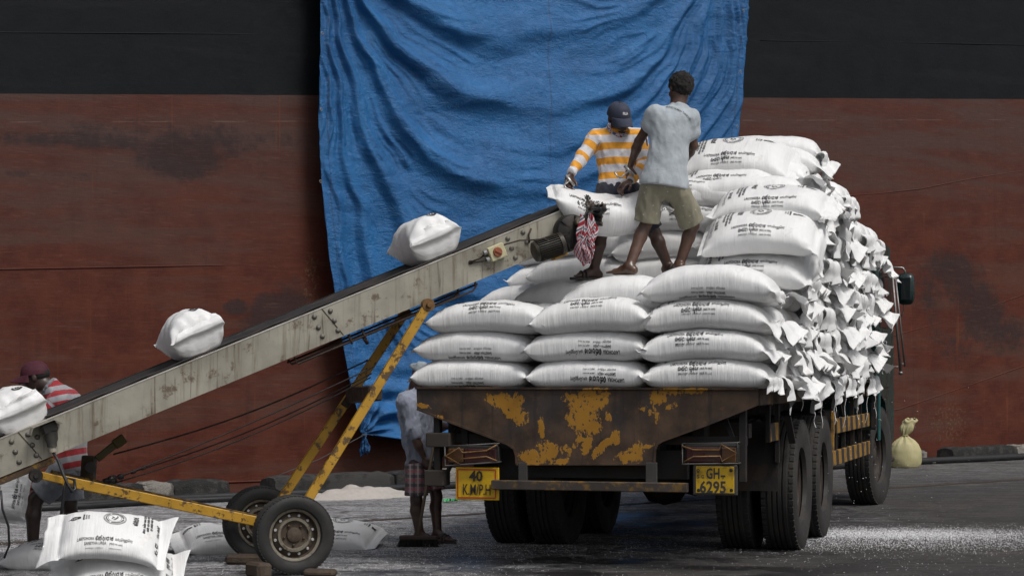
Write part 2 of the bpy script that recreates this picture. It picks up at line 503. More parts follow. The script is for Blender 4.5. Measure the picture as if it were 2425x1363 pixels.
def hull_material():
    t = NT("hull_paint", 0.55, 0.0, 0.16)
    v = t.coord("Object"); sp = t.sep(v); x, z = sp[0], sp[2]
    L0 = hull_sz(0, 222); L1 = hull_sz(2425, 235)
    k = (L1[1] - L0[1]) / (L1[0] - L0[0])
    zl = t.math('SUBTRACT', t.math('SUBTRACT', z, t.math('MULTIPLY', x, k)), L0[1] - k * L0[0])   # height over the paint line
    wob = t.math('MULTIPLY', t.math('SUBTRACT', t.noise(v, 1.2, 2), 0.5), 0.012)
    isblk = t.step(t.math('ADD', zl, wob), -0.004, 0.004)
    hz = t.coord("Object", (0.35, 1, 3.2))
    n1 = t.noise(hz, 0.9, 8, 0.62, 0.25); n2 = t.noise(v, 2.4, 9, 0.65, 0.15); n3 = t.noise(v, 14, 5, 0.6)
    vert = t.noise(t.coord("Object", (7, 1, 0.35)), 1.0, 6, 0.6)
    # red boot-topping, worn greyer high up where the water line was
    red = t.mix(t.step(n2, 0.33, 0.68), (0.066, 0.0170, 0.0110), (0.096, 0.0275, 0.0162))
    red = t.mix(t.step(n1, 0.46, 0.62, 0, 0.6), red, (0.082, 0.042, 0.031))
    red = t.mix(t.step(t.noise(hz, 2.6, 8, 0.66, 0.3), 0.54, 0.68, 0, 0.5), red, (0.105, 0.032, 0.016))
    worn = t.math('MULTIPLY', t.step(zl, -2.6, -0.2), t.step(n1, 0.35, 0.6, 0.25, 0.95))
    red = t.mix(worn, red, (0.070, 0.040, 0.035))
    red = t.mix(t.math('MULTIPLY', t.step(vert, 0.55, 0.75), 0.35), red, (0.050, 0.018, 0.013))
    # black scuffs left by fenders
    blobs = None
    for (bx, by, rx, ry, a, am) in [(90, 330, 150, 26, 0, .8), (240, 335, 190, 30, 0, .9), (430, 370, 120, 62, 0, 1.3), (470, 350, 190, 70, 0.1, .8),
                                    (380, 310, 380, 40, 0, .55), (620, 380, 130, 70, 0, .5), (640, 330, 150, 24, 0, .6), (120, 412, 160, 16, 0, .55),
                                    (640, 740, 120, 55, 0.5, 1.0), (560, 730, 40, 26, 0, 1.0), (535, 890, 60, 60, .3, .6), (690, 690, 70, 60, 0, .6),
                                    (2260, 640, 110, 60, -.2, 1.0), (2320, 730, 120, 80, -.6, 1.0), (2200, 700, 60, 110, .5, .7), (2380, 790, 90, 60, 0, .9),
                                    (2250, 820, 120, 60, -.4, .6), (2290, 950, 60, 60, 0, .3)]:
        cx_, cz_ = hull_sz(bx, by); sc = (HO[1] + HD[1] * cx_) / F
        b = t.math('MULTIPLY', t.blob(sp, cx_, cz_, rx * sc * 1.3, ry * sc * 1.2, a), am)
        blobs = b if blobs is None else t.math('MAXIMUM', blobs, b)
    scf = t.step(t.math('ADD', t.math('MULTIPLY', blobs, 0.40), t.math('ADD', t.math('MULTIPLY', n2, 0.62), t.math('MULTIPLY', t.noise(v, 9, 8, 0.75, .5), 0.42))), 0.66, 0.88)
    red = t.mix(t.math('MULTIPLY', scf, 0.75), red, t.mix(n3, (0.013, 0.0115, 0.013), (0.032, 0.025, 0.025)))
    gx, gz = hull_sz(2245, 1000); yb = t.blob(sp, gx, gz, .55, .45)
    gx2, gz2 = hull_sz(735, 665); yb = t.math('MAXIMUM', yb, t.blob(sp, gx2, gz2, .16, .5))
    yel = t.math('MULTIPLY', t.math('MULTIPLY', yb, 1.0), t.step(t.noise(v, 22, 5, 0.7), 0.5, 0.64))
    red = t.mix(t.math('MULTIPLY', yel, 0.6), red, (0.16, 0.11, 0.06))
    chips = t.step(t.noise(v, 30, 3, 0.7), 0.70, 0.76)
    red = t.mix(t.math('MULTIPLY', chips, 0.35), red, (0.13, 0.085, 0.07))
    # horizontal pale scratch a little under the line
    scr = t.math('MULTIPLY', t.step(t.math('ABSOLUTE', t.math('ADD', zl, 0.335)), 0.0, 0.012, 1, 0), t.step(t.noise(t.coord("Object", (1.5, 1, .2)), 1.5, 5), 0.45, 0.6))
    red = t.mix(t.math('MULTIPLY', scr, 0.5), red, (0.17, 0.11, 0.09))
    blk = t.mix(t.step(n2, 0.3, 0.7), (0.0042, 0.0052, 0.0070), (0.0072, 0.0086, 0.0110))
    blk = t.mix(t.step(n1, 0.5, 0.65, 0, 0.5), blk, (0.0115, 0.0122, 0.0134))
    fs = t.noise(t.coord("Object", (0.7, 1, 11)), 5.0, 7, 0.72, 0.3); pits = t.noise(v, 75, 4, 0.75); vs_ = t.noise(t.coord("Object", (22, 1, 0.8)), 1.5, 7, 0.7, 0.2)
    red = t.mix(t.step(fs, 0.52, 0.70, 0, 0.42), red, (0.150, 0.070, 0.050)); red = t.mix(t.step(fs, 0.46, 0.32, 0, 0.40), red, (0.036, 0.014, 0.012))
    red = t.mix(t.step(pits, 0.58, 0.70, 0, 0.45), red, (0.030, 0.014, 0.012)); red = t.mix(t.step(vs_, 0.56, 0.70, 0, 0.30), red, (0.045, 0.020, 0.015))
    run = t.math('MULTIPLY', t.step(t.noise(t.coord("Object", (9, 1, 0.25)), 1.3, 5, .6), .60, .68), t.step(t.noise(v, .55, 4), .48, .62))
    red = t.mix(t.math('MULTIPLY', run, .45), red, (0.150, 0.048, 0.018))
    blk = t.mix(t.step(fs, 0.52, 0.70, 0, 0.5), blk, (0.016, 0.017, 0.0185)); blk = t.mix(t.step(pits, 0.60, 0.70, 0, 0.4), blk, (0.003, 0.003, 0.0035))
    col = t.mix(isblk, red, blk)
    hg = t.math('ADD', t.math('ADD', t.math('MULTIPLY', n3, 0.5), t.math('MULTIPLY', pits, .25)), t.math('MULTIPLY', t.noise(v, 0.9, 3), 2.0))
    return t.out(col, t.step(n2, 0.3, 0.7, 0.45, 0.72), t.bump(hg, 0.35, 0.02))

def build_ship():
    M = hull_material()
    r = root("cargo_ship", tuple(HO), HANG, "moored cargo ship, black hull over dull red boot-topping, filling the background", "ship")
    s0, s1 = -30.0, 60.0
    # a slightly fuller hull: side plate with turned bilge, real thickness behind
    prof = [(0.0, -2.6), (0.0, 0.0), (0.0, 3.0), (0.0, 6.0), (0.0, 9.0), (0.0, 13.5), (0.25, 13.55), (6.0, 13.55), (6.0, -2.6)]
    V, n = [], 46
    xs = np.linspace(s0, s1, n)
    for x in xs:
        # the plating is a touch uneven between its frames
        for (y, z) in prof:
            d = 0.014 * float(vnoise(x * 0.9, z * 0.8, 0, 3)) if y == 0.0 else 0
            V.append((x, y + d, z))
    me = MB(); me.add(V, [f for f in grid_faces(n, len(prof))])
    h = me.obj("hull", M, r, angle=40)
    def seam(pts, rad=0.009, off=-0.0035):
        P = []
        for a, b in zip(pts[:-1], pts[1:]):
            for k in range(6):
                f = k / 6; sx, sz = hull_sz(a[0] + (b[0] - a[0]) * f, a[1] + (b[1] - a[1]) * f); P.append((sx, -off, sz))
        sx, sz = hull_sz(*pts[-1]); P.append((sx, -off, sz))
        mb = MB(); mb.tube(P, rad, 6); mb.obj('weld_seam', M, h, smooth=True)
    seam([(-300, 644), (0, 637), (380, 630), (760, 623), (1200, 600)])
    seam([(1800, 96), (2100, 100), (2700, 112)]); seam([(-300, 74), (0, 77), (380, 79), (800, 83)])
    seam([(1900, 470), (2080, 458), (2180, 447), (2300, 423), (2425, 404), (2700, 370)])
    seam([(1900, 850), (2140, 788), (2300, 742), (2425, 697), (2700, 610)])
    seam([(1900, 1010), (2130, 968), (2300, 910), (2425, 866), (2700, 780)])
    seam([(-300, 1165), (200, 1150), (500, 1142), (900, 1128)], 0.014)
    for (xx, ya, yb_) in [(100, 230, 1200), (2300, 235, 1090), (1710, 0, 900), (1985, 240, 500)]:
        a = hull_sz(xx, ya); b = hull_sz(xx, yb_)
        vb = MB(); vb.tube([(a[0], 0.0035, a[1]), (a[0], 0.004, b[1])], 0.010, 6)


def tarp_material():
    t = NT("blue_tarpaulin", 0.5)
    uv = t.coord("UV"); sp = t.sep(uv); v = t.coord("Object")
    n = t.noise(v, 1.2, 6, 0.6); f = t.noise(v, 26, 4, 0.6)
    c = t.mix(t.step(n, 0.3, 0.7), (0.0058, 0.086, 0.245), (0.0100, 0.120, 0.320))
    c = t.mix(t.step(t.noise(v, 5, 6, .6), 0.55, 0.75, 0, 0.35), c, (0.035, 0.165, 0.44))
    dirt = t.step(t.noise(t.coord("Object", (1.6, 1, 0.5)), 2.4, 9, 0.72, .4), 0.60, 0.72)
    c = t.mix(t.math('MULTIPLY', dirt, 0.5), c, (0.018, 0.050, 0.095))
    seam = None
    for s_ in (0.02, 0.545, 0.985):
        k = t.step(t.math('ABSOLUTE', t.math('SUBTRACT', sp[0], s_)), 0.0009, 0.0022, 1, 0)
        seam = k if seam is None else t.math('MAXIMUM', seam, k)
    c = t.mix(t.math('MULTIPLY', seam, 0.7), c, (0.012, 0.05, 0.14))
    # woven plastic with fine crinkles
    cr = t.math('ABSOLUTE', t.math('SUBTRACT', t.noise(v, 9, 7, 0.7, 0.8), 0.5))
    b1 = t.bump(cr, 0.8, 0.05)
    b2 = t.bump(t.noise(v, 60, 3, .6), 0.30, 0.010, b1)
    b3 = t.bump(t.noise(t.coord("Object", (1, 1, 4.0)), 7, 5, .65, .5), 0.45, 0.03, b2)
    t.b.inputs["Sheen Weight"].default_value = 0.0
    return t.out(c, t.step(f, 0.3, 0.7, 0.42, 0.60), b3)

def build_tarp():
    OFF = 0.36
    nu, nv = 430, 430
    Ls = [(-260, 757), (0, 755), (300, 752), (480, 762), (620, 778), (800, 806), (940, 832), (1024, 850)]
    Rs = [(-260, 1780), (0, 1770), (200, 1757), (330, 1745), (620, 1728), (900, 1712), (1000, 1702)]
    def ip(T, y): return np.interp(y, [a for a, _ in T], [b for _, b in T])
    S, T = np.meshgrid(np.linspace(0, 1, nu), np.linspace(0, 1, nv), indexing='ij')
    # bottom hem in photo pixels: a gathered corner on the left, then nearly straight
    hx = [0, .05, .12, .3, .5, .8, 1]; hy = [1024, 1034, 1040, 1038, 1030, 1010, 1000]
    yb = np.interp(S, hx, hy)
    PY = -260 + (yb + 260) * T
    xl, xr = ip(Ls, PY), ip(Rs, PY)
    PX = xl + (xr - xl) * S
    # nested hanging folds strung between the two upper corners
    xc, hw, ya = 1255.0, 560.0, -330.0
    wx = 26 * fbm(PX / 260, PY / 200, 0, 5, 3); wy = 30 * fbm(PX / 300, PY / 170, 0, 9, 3)
    xi = np.clip(np.abs((PX + wx - xc) / hw), 0, 0.985)
    k = (PY + wy - ya) / (1 - xi ** 2.3)
    ph = 23.0 * np.log(k / 260.0 + 0.55)
    ph2 = ph * 2.3 + 2.0 * fbm(PX / 400, PY / 300, 0, 21, 2)
    def fold(p, sharp=1.7):
        q = (p / math.tau) % 1.0
        # a slow rise and a quicker fall make the pleat hang over
        r = np.where(q < 0.68, q / 0.68, (1 - q) / 0.32)
        r = r * r * (3 - 2 * r)
        return r ** sharp - 0.4
    al = np.arctan2(PY + 330, np.abs(PX - xc))
    amp = 0.5 + 0.9 * sstep(-0.35, 0.55, fbm(PX / 330, PY / 190, 0, 31, 3))
    amp *= 1.0 - 0.45 * sstep(620, 950, PY)
    D = 0.078 * amp * fold(ph, 2.2)
    amp2 = sstep(-0.25, 0.6, fbm(PX / 240, PY / 160, 0, 41, 3))
    ph3 = ph * 5.3 + 5.0 * fbm(PX / 210, PY / 150, 0, 25, 3)
    amp3 = sstep(-0.1, 0.7, fbm(PX / 170, PY / 120, 0, 47, 3))
    D = D + 0.034 * amp2 * fold(ph2, 1.6) + 0.014 * amp3 * fold(ph3, 1.6)
    D = D * (1 - 0.75 * sstep(0.955, 1.0, S)) * (1 - 0.6 * sstep(0.04, 0.0, S))
    # upright pleats close to both side edges
    el = sstep(0.22, 0.0, S) ; er = sstep(0.80, 1.0, S)
    vp = np.sin((PX - xl) / 17.0 + 1.3 * fbm(PX / 120, PY / 500, 0, 51, 2))
    D = D * (1 - 0.55 * el * sstep(-300, 250, PY)) + 0.026 * (el * 0.45 + er * sstep(1.0, .97, S)) * vp * (0.5 + 0.5 * amp2)
    D += 0.07 * fbm(PX / 420, PY / 420, 0, 61, 3) * sstep(0, .08, S) * sstep(1, .92, S) + 0.008 * fbm(PX / 60, PY / 34, 0, 71, 3)
    # radiating gathers at the tied lower left corner
    gx, gy = 852.0, 1026.0
    rr = np.hypot(PX - gx, PY - gy); th = np.arctan2(PY - gy, PX - gx)
    g = np.exp(-(rr / 95.0) ** 2)
    D = D * (1 - 0.6 * g) + 0.055 * g * np.sin(th * 17 + 1.5 * fbm(PX / 80, PY / 80, 0, 81, 2)) * sstep(0, 30, rr)
    # a slack swag along the lower hem
    hem = sstep(0.80, 1.0, T)
    D += 0.05 * hem * np.sin((yb - PY) / 9.0 + PX / 130.0) * sstep(0, 0.08, S)
    q = (PX - CX) / F; o = HO + HN * OFF
    s_ = (q * o[1] - o[0]) / (HD[0] - q * HD[1]); Yd = o[1] + HD[1] * s_
    Z = CAMZ - (PY - CY) / F * Yd
    lx = s_; ly = -(OFF + D * 1.25 + 0.04)
    V = np.stack([lx, ly, Z], -1).reshape(-1, 3)
    me = bpy.data.meshes.new("tarpaulin")
    Fs = grid_faces(nu, nv)
    me.from_pydata(V.tolist(), [], Fs)
    uvl = me.uv_layers.new(name="UVMap")
    idx = np.zeros(len(me.loops), np.int32); me.loops.foreach_get("vertex_index", idx)
    UV = np.stack([S, T], -1).reshape(-1, 2)
    uvl.data.foreach_set("uv", UV[idx].ravel())
    r = root("tarpaulin", tuple(HO), HANG, "huge crumpled blue plastic tarpaulin hung in curved folds over the ship side", "tarpaulin")
    TM = tarp_material()
    o = make_obj("sheet", me, TM, r, smooth=True)
    sm = o.modifiers.new("thickness", 'SOLIDIFY'); sm.thickness = 0.004; sm.offset = 0
    # knotted tail and cord at the tied corner
    mb = MB()
    kx, kz = hull_sz(852, 1028, OFF); sc = 0.0053
    nn = 18
    for j in range(3):
        pts, Vv = [], []
        for i in range(12):
            f = i / 11
            w = (0.022 + 0.055 * f + 0.012 * math.sin(i * 1.7 + j)) * (1 - 0.3 * (f > .9))
            z = kz - f * (0.27 - 0.03 * j)
            for q_ in range(8):
                u = q_ / 7 - 0.5
                Vv.append((kx + 0.012 * j - .01 + u * w + 0.012 * math.sin(f * 5 + j * 2), -(OFF + 0.09 + 0.03 * j + 0.022 * math.sin(u * 19 + f * 3 + j)), z + 0.02 * math.sin(u * 7 + j) * f))
        mb.add(Vv, grid_faces(12, 8))
    tl = mb.obj("tied_tail", TM, r, smooth=True)
    tm = tl.modifiers.new("thickness", 'SOLIDIFY'); tm.thickness = 0.004
    me2 = tl.data
    me2.uv_layers.new(name="UVMap")
    cd = MB()
    cd.lathe([(0.030, -0.014), (0.036, 0), (0.030, 0.014)], (kx, -(OFF + 0.12), kz - 0.005), (0, 0, 1), 12, close=True)
    a = hull_sz(640, 1128, 1.2)
    cd.tube([(kx, -(OFF + 0.12), kz), ((kx + a[0]) / 2, -(OFF + .5), (kz + a[1]) / 2 - 0.05), (a[0], -1.3, a[1])], 0.006, 6)
    cd.obj("tie_cord", simple("cord_grey", (0.05, 0.05, 0.05), 0.8), r, smooth=True)
    # brass eyelets on the two upright hems
    ey = simple("eyelet_metal", (0.25, 0.24, 0.22), 0.4, 0.8)
    for (x, y) in [(760, 80), (757, 260), (756, 430), (1757, 26), (1750, 170), (1742, 300)]:
        e = MB(); sx, sz = hull_sz(x, y, OFF + .1)
        e.lathe([(0.010, 0), (0.016, -0.004), (0.022, 0), (0.016, 0.004)], (sx, -(OFF + 0.14), sz), (0, 1, 0), 14, close=True)
        e.obj("eyelet", ey, r, smooth=True)

def build_kerb():
    conc_b = simple("kerb_black_paint", (0.013, 0.0125, 0.012), 0.8, 0, 0.5, 10, 1.0, (0.085, 0.078, 0.07), 0.5, 7, 0.03)
    conc_w = simple("kerb_white_paint", (0.27, 0.25, 0.22), 0.85, 0, 0.3, 10, 1.0, (0.06, 0.055, 0.05), 0.8, 5, 0.03)
    conc_g = simple("kerb_bare_concrete", (0.050, 0.047, 0.043), 0.9, 0, 0.5, 10, 1.0, (0.014, 0.013, 0.012), 0.8, 5, 0.03)
    specs = [(-60, 60, conc_w, "worn white kerb block at the far left end of the quay edge"),
             (171, 347, conc_b, "black kerb block behind the man in the red striped shirt"),
             (347, 418, conc_w, "short white kerb block beneath the conveyor wires"),
             (418, 551, conc_b, "black kerb block just left of the conveyor wheels"),
             (657, 940, conc_g, "long grimy kerb block under the tied tarpaulin corner"),
             (945, 1050, conc_b, "dark kerb block behind the sweeping man's shorts"),
             (1052, 1180, conc_w, "white kerb block behind the yellow speed sign"),
             (1980, 2060, conc_b, "black kerb block seen past the lorry's front tyre"),
             (2120, 2201, conc_w, "rounded white kerb end beside the tied yellow bag"),
             (2262, 2413, conc_b, "black kerb block at the right beyond the yellow bag"),
             (2415, 2560, conc_w, "white kerb block cut by the right edge of the picture")]
    for k, (a, b, m, lab) in enumerate(specs):
        sa, sb = q_at(a), q_at(b) - 0.012
        L = sb - sa; n = max(4, int(L / 0.12))
        V = []
        prof = [(-.015, 0), (-.005, 0.06), (0.0, 0.12), (0.008, 0.165), (0.03, 0.192), (0.10, 0.200), (0.20, 0.204), (0.31, 0.198), (0.36, 0.17), (0.38, 0)]
        rs = np.random.RandomState(k)
        for i in range(n + 1):
            f = i / n; e = 0.035 if i in (0, n) else 0
            for (d, z) in prof:
                V.append((f * L, d + rs.uniform(-.010, .010) + (e if d < .1 else -e), max(0, z - (e * .6 if z > .1 else 0) + (rs.uniform(-.014, .010) if z > 0.02 else 0))))
        mb = MB(); mb.add(V, grid_faces(n + 1, len(prof)))
        mb.f.append(tuple(range(len(prof)))); mb.m.append(0)
        mb.f.append(tuple(n * len(prof) + i for i in range(len(prof)))[::-1]); mb.m.append(0)
        o = mb.obj("kerb_block", m, None, angle=50)
        p = QA + QD * sa; o.location = p; o.rotation_euler = (0, 0, QANG)
        tag(o, lab, "kerb", "concrete kerb blocks along the quay edge")
    hm = simple("hose_rubber", (0.012, 0.012, 0.013), 0.55, 0, 0.3, 8, 0.2)
    def P(x, n_, z=0.045):
        return QA + QD * q_at(x) + QN * n_ + np.array([0, 0, z])
    h = MB(); h.tube([P(x, 0.42 + 0.07 * math.sin(x / 90.0)) for x in range(-300, 1200, 30)], 0.040, 8)
    h.tube([P(x, 0.55 + 0.05 * math.sin(x / 60.0), .035) for x in range(-300, 620, 30)], 0.030, 8)
    tag(h.obj("hose", hm, None, smooth=True), "thick black hose lying along the kerb on the left of the lorry", "hose", "hoses along the kerb")
    h = MB(); h.tube([P(x, 0.35 + 0.05 * math.sin(x / 70.0), .05) for x in range(1850, 2700, 25)], 0.05, 8)
    tag(h.obj("hose", hm, None, smooth=True), "thick black hose lying along the kerb right of the yellow bag", "hose", "hoses along the kerb")

def build_spill():
    """loose urea prills: small real grains over the painted-in powder"""
    gm = simple("urea_prill", (0.75, 0.75, 0.77), 0.5, 0, 0.05, 5, 0)
    rs = np.random.RandomState(3)
    def grains(pts, size, name, label):
        V, Fs = [], []
        base = np.array([(1, 0, 0), (-.5, .87, 0), (-.5, -.87, 0), (0, 0, 1.1)])
        n = len(pts)
        a = rs.uniform(0, 6.28, n); sz = rs.uniform(.6, 1.25, n) * size
        c, s_ = np.cos(a), np.sin(a)
        P = np.zeros((n, 4, 3))
        for i, b in enumerate(base):
            P[:, i, 0] = pts[:, 0] + sz * (b[0] * c - b[1] * s_)
            P[:, i, 1] = pts[:, 1] + sz * (b[0] * s_ + b[1] * c)
            P[:, i, 2] = pts[:, 2] + sz * b[2]
        k = np.arange(n)[:, None] * 4
        Fz = np.concatenate([k + np.array([0, 1, 3]), k + np.array([1, 2, 3]), k + np.array([2, 0, 3]), k + np.array([0, 2, 1])])
        me = bpy.data.meshes.new(name); me.from_pydata(P.reshape(-1, 3).tolist(), [], Fz.tolist())
        tag(make_obj(name, me, gm), label, "granules", None, "stuff")
    def patch(cx, cy, rx, ry, n):
        r = np.stack([rs.normal(cx, rx, n), rs.normal(cy, ry, n), np.full(n, 0.001)], 1)
        return r
    P = np.concatenate([patch(3.15, 17.85, .70, .34, 16000), patch(3.7, 17.4, 1.1, .6, 9000), patch(2.9, 16.8, .9, .35, 3000), patch(2.9, 15.3, 1.6, .8, 500)])
    grains(P, 0.0029, "spilled_granules", "drift of spilled white fertiliser grains on the asphalt right of the lorry")
    P = np.concatenate([patch(-3.0, 15.4, 1.6, .7, 6000), patch(-1.4, 16.6, 1.5, .6, 8000), patch(-2.4, 17.8, 1.6, .9, 8000)])
    grains(P, 0.0027, "spilled_granules", "scattered white fertiliser grains on the asphalt round the conveyor")
    # grains falling out of the load on the right
    n = 130
    z = rs.uniform(0.05, 1.3, n)
    P = np.stack([2.75 + rs.normal(0, .30, n) + .25 * rs.rand(n), 17.7 + rs.normal(0, .35, n), z], 1)
    grains(P, 0.0040, "falling_granules", "fine white grains trickling down from the load beside the lorry")
    # heap near the kerb
    hp = MB(); nu = 40; nv = 18; V = []
    c = px(850, 1166, 23.0); c[2] = 0
    for i in range(nu):
        for j in range(nv):
            x = (i / (nu - 1) - .5) * 1.7; y = (j / (nv - 1) - .5) * 0.9
            e = max(0, 1 - (x / .8) ** 2 - (y / .42) ** 2)
            h = e ** .8 * (0.085 + 0.055 * float(fbm(x * 5, y * 6, 0, 2, 3)))
            p = c + QD * x + QN * y
            V.append((p[0], p[1], max(h, -0.005) - 0.004))
    hp.add(V, grid_faces(nu, nv))
    tag(hp.obj("spilled_granules", simple("urea_powder", (0.52, 0.48, 0.44), .9, 0, .2, 20, .8, bd=.02), None, smooth=True),
        "low heap of swept fertiliser grains by the kerb under the tarpaulin", "granules", None, "stuff")
# ------------------------------------------------------------------ fertiliser sacks
def sack_material(name="woven_sack", col=(0.83, 0.83, 0.83), rough=0.45):
    t = NT(name, rough)
    v = t.coord("Object")
    n = t.noise(v, 3.0, 5)
    c = t.mix(t.step(n, 0.35, 0.7), tuple(x * 0.94 for x in col), col)
    dirt = t.step(t.noise(v, 6, 8, 0.7), 0.58, 0.74, 0, 0.45)
    c = t.mix(dirt, c, (0.50, 0.46, 0.40))
    oi = t.n('ShaderNodeObjectInfo'); c = t.mix(t.step(oi.outputs['Random'], 0, 1, 0, .16), c, (0.52, 0.52, 0.50))
    rib = t.noise(t.coord("Object", (70, 5, 5)), 1.0, 4, 0.6, 0.4)
    rib2 = t.noise(t.coord("Object", (14, 3, 3)), 1.0, 3, 0.5, 0.2)
    b = t.bump(rib, 0.55, 0.008)
    b = t.bump(rib2, 0.45, 0.016, b)
    b = t.bump(t.noise(v, 240, 2), 0.12, 0.002, b)
    t.b.inputs["Specular IOR Level"].default_value = 0.35
    t.out(c, None, b)
    tr = t.n("ShaderNodeBsdfTranslucent"); t.put(tr.inputs["Color"], c); mx = t.n("ShaderNodeMixShader"); mx.inputs[0].default_value = 0.10
    t.t.links.new(t.b.outputs[0], mx.inputs[1]); t.t.links.new(tr.outputs[0], mx.inputs[2])
    t.t.links.new(mx.outputs[0], t.t.nodes["Material Output"].inputs["Surface"])
    return t.m
M_SACK = sack_material()
M_INK = simple("black_print", (0.025, 0.024, 0.026), 0.6, 0, 0.2, 20, 0)
M_THREAD = simple("white_thread", (0.72, 0.72, 0.72), 0.8, 0, 0.05, 20, 0)

def layout_a(full=True):
    """print with the numbers at the left and the crest at the right"""
    f = Flat()
    f.text("LAKPOHORA", 0.040, (-0.190, -0.176), bold=0.026, width=0.120)
    f.gly("la-ka-hal-pa-aa-ha-aa-ra", 0.044, (-0.060, -0.180), w=0.22, width=0.122)
    f.text("லக்பொஹொர", 0.034, (0.074, -0.174), bold=0.022, width=0.122)
    f.gly("sa-dot-sa-hal-tha-aa", 0.033, (-0.132, -0.220), w=0.24, width=0.072)
    f.gly("ya-u-ra-i-ya-aa", 0.033, (-0.052, -0.220), w=0.24, width=0.062)
    f.text("(46% N min)", 0.024, (0.018, -0.218), bold=0.018, width=0.086)
    f.text("சங்ஸ்தா  யூரியா", 0.021, (-0.130, -0.250), bold=0.01, width=0.135)
    f.text("(46% N min)", 0.021, (0.018, -0.250), bold=0.01, width=0.086)
    if full: face_print(f, 1)
    return f

def face_print(f, d):
    """the broad-side print; d = 1: reads downwards from the left end, d = -1: reads upwards from the right end"""
    A = -math.pi / 2 * d
    f.ring((0.0, 0.075), 0.077, 0.0035); f.ring((0.0, 0.075), 0.070, 0.002); f.ring((0.0, 0.075), 0.047, 0.0025)
    for k in range(30):
        a = k * math.tau / 30
        if k % 10 in (0,): continue
        f.raw([(-.0035, -.006), (.0035, -.006), (.0035, .006), (-.0035, .006)], [(0, 1, 2, 3)], (0.059 * math.cos(a), 0.075 + 0.059 * math.sin(a)), a)
    for (lx, ly, la, ll) in [(-.012, .0, .9, .030), (.010, .006, 2.3, .026), (.0, -.020, .3, .024), (-.018, .020, 2.0, .018), (.018, -.008, 1.2, .020)]:
        t = np.linspace(0, math.tau, 11)[:-1]
        f.raw(np.stack([ll / 2 * np.cos(t), ll / 5.5 * np.sin(t)], 1), [tuple(range(10))], (lx * d, 0.075 + ly), la)
    # crest
    cx = 0.275 * d
    t = np.linspace(0, math.tau, 15)[:-1]
    f.ring((cx, 0.075), 0.022, 0.008, 0.018, 20); f.ring((cx, 0.075), 0.010, 0.005, None, 14)
    f.raw([(0, -.018), (.020, -.014), (.020, .014), (0, .018)], [(0, 1, 2, 3)], (cx - (.042 if d > 0 else -.022), 0.075), 0)
    f.raw([(0, -.006), (.022, 0), (0, .006)], [(0, 1, 2)], (cx + .024 * d, 0.075), 0 if d > 0 else math.pi)
    for k, (w, b) in enumerate([(0.075, 0.03), (0.06, 0.0), (0.055, 0.0)]):
        x = cx - (0.062 + 0.017 * k) * d
        f.gly(["ra-ka-ya-ha", "la-sa-ga-ra-ya", "pa-ka-ra-la-ha"][k], 0.013, (x + (-.005 if d > 0 else .005), 0.075 + w / 2 * d), A, 0.16 + b * 4, width=w)
    # big word
    f.gly("e-ga-aa-pa-ha-ra", 0.046, (-0.150 * d - .012 * d, 0.075 + 0.062 * d), A, 0.22, width=0.125)
    # instructions
    lines = [("la-ka-ha pa-ra-i-ka-aa ya-ga-ra-aa sa-tha-ka-la pa-ra".replace(" ", "- -"), 0.30), ("ka-la-pa ra-ha-aa sa-ka-ya la-ga-aa ka-ha-pa-ra".replace(" ", "- -"), 0.29), ("pa-ha ra-ka-sa-aa la-ya-ga ra-tha-ka".replace(" ", "- -"), 0.20)]
    for k, (g, w) in enumerate(lines):
        f.gly(g, 0.019, (-(0.215 + 0.024 * k) * d, 0.075 + (0.115 - 0.03 * k) * d), A, 0.24, width=w)
    f.text("Kg. 50", 0.038, (-0.318 * d, 0.16 * d), A, 0.02, width=0.095)
    f.gly("ha-u-ya-ra- -ka-ga-la", 0.028, (-0.318 * d, 0.005 * d), A, 0.2, width=0.13)
    f.text("Contract Number 23/CIA/ICM", 0.024, (-0.350 * d, 0.19 * d), A, 0.0, width=0.23)
    f.text("02 Nov 2022", 0.028, (-0.352 * d, -0.06 * d), A, 0.0, width=0.13)

def layout_b():
    """other side of the bag: crest at the left, numbers at the right"""
    f = Flat()
    f.text("LAKPOHORA", 0.040, (-0.240, -0.170), bold=0.022, width=0.114)
    f.gly("la-ka-hal-pa-aa-ha-aa-ra", 0.044, (-0.118, -0.172), w=0.22, width=0.124)
    f.text("லக்பொஹொர", 0.034, (0.017, -0.168), bold=0.018, width=0.120)
    f.text("SANSTHA UREA", 0.034, (-0.190, -0.208), bold=0.020, width=0.150)
    f.text("(46% N min)", 0.022, (-0.020, -0.206), bold=.01, width=0.09)
    f.text("சங்ஸ்தா  யூரியா", 0.014, (-0.18, -0.238), width=0.12); f.text("(46% N min)", 0.014, (-0.02, -0.238), width=0.085)
    face_print(f, -1)
    return f
def layout_low(saying="SANSTHA UREA"):
    f = Flat()
    f.text("LAKPOHORA", 0.040, (-0.190, 0), bold=0.026, width=0.120)
    f.gly("la-ka-hal-pa-aa-ha-aa-ra", 0.044, (-0.060, -.002), w=0.22, width=0.122)
    f.text("லக்பொஹொர", 0.034, (0.074, .002), bold=0.022, width=0.122)
    f.text(saying, 0.030, (-0.130, -0.036), bold=0.022, width=0.130); f.text("(46% N min)", 0.022, (0.02, -0.036), bold=.012, width=0.085)
    f.text("சங்ஸ்தா  யூரியா", 0.020, (-0.130, -0.066), bold=.01, width=0.130); f.text("(46% N min)", 0.020, (0.02, -0.066), width=0.085)
    return f

def arr(f, rot=0.0, dx=0.0, ds=0.0):
    V, Fs = f.arrays()
    c, s_ = math.cos(rot), math.sin(rot)
    return np.stack([V[:, 0] * c - V[:, 1] * s_ + dx, V[:, 0] * s_ + V[:, 1] * c + ds], 1), Fs

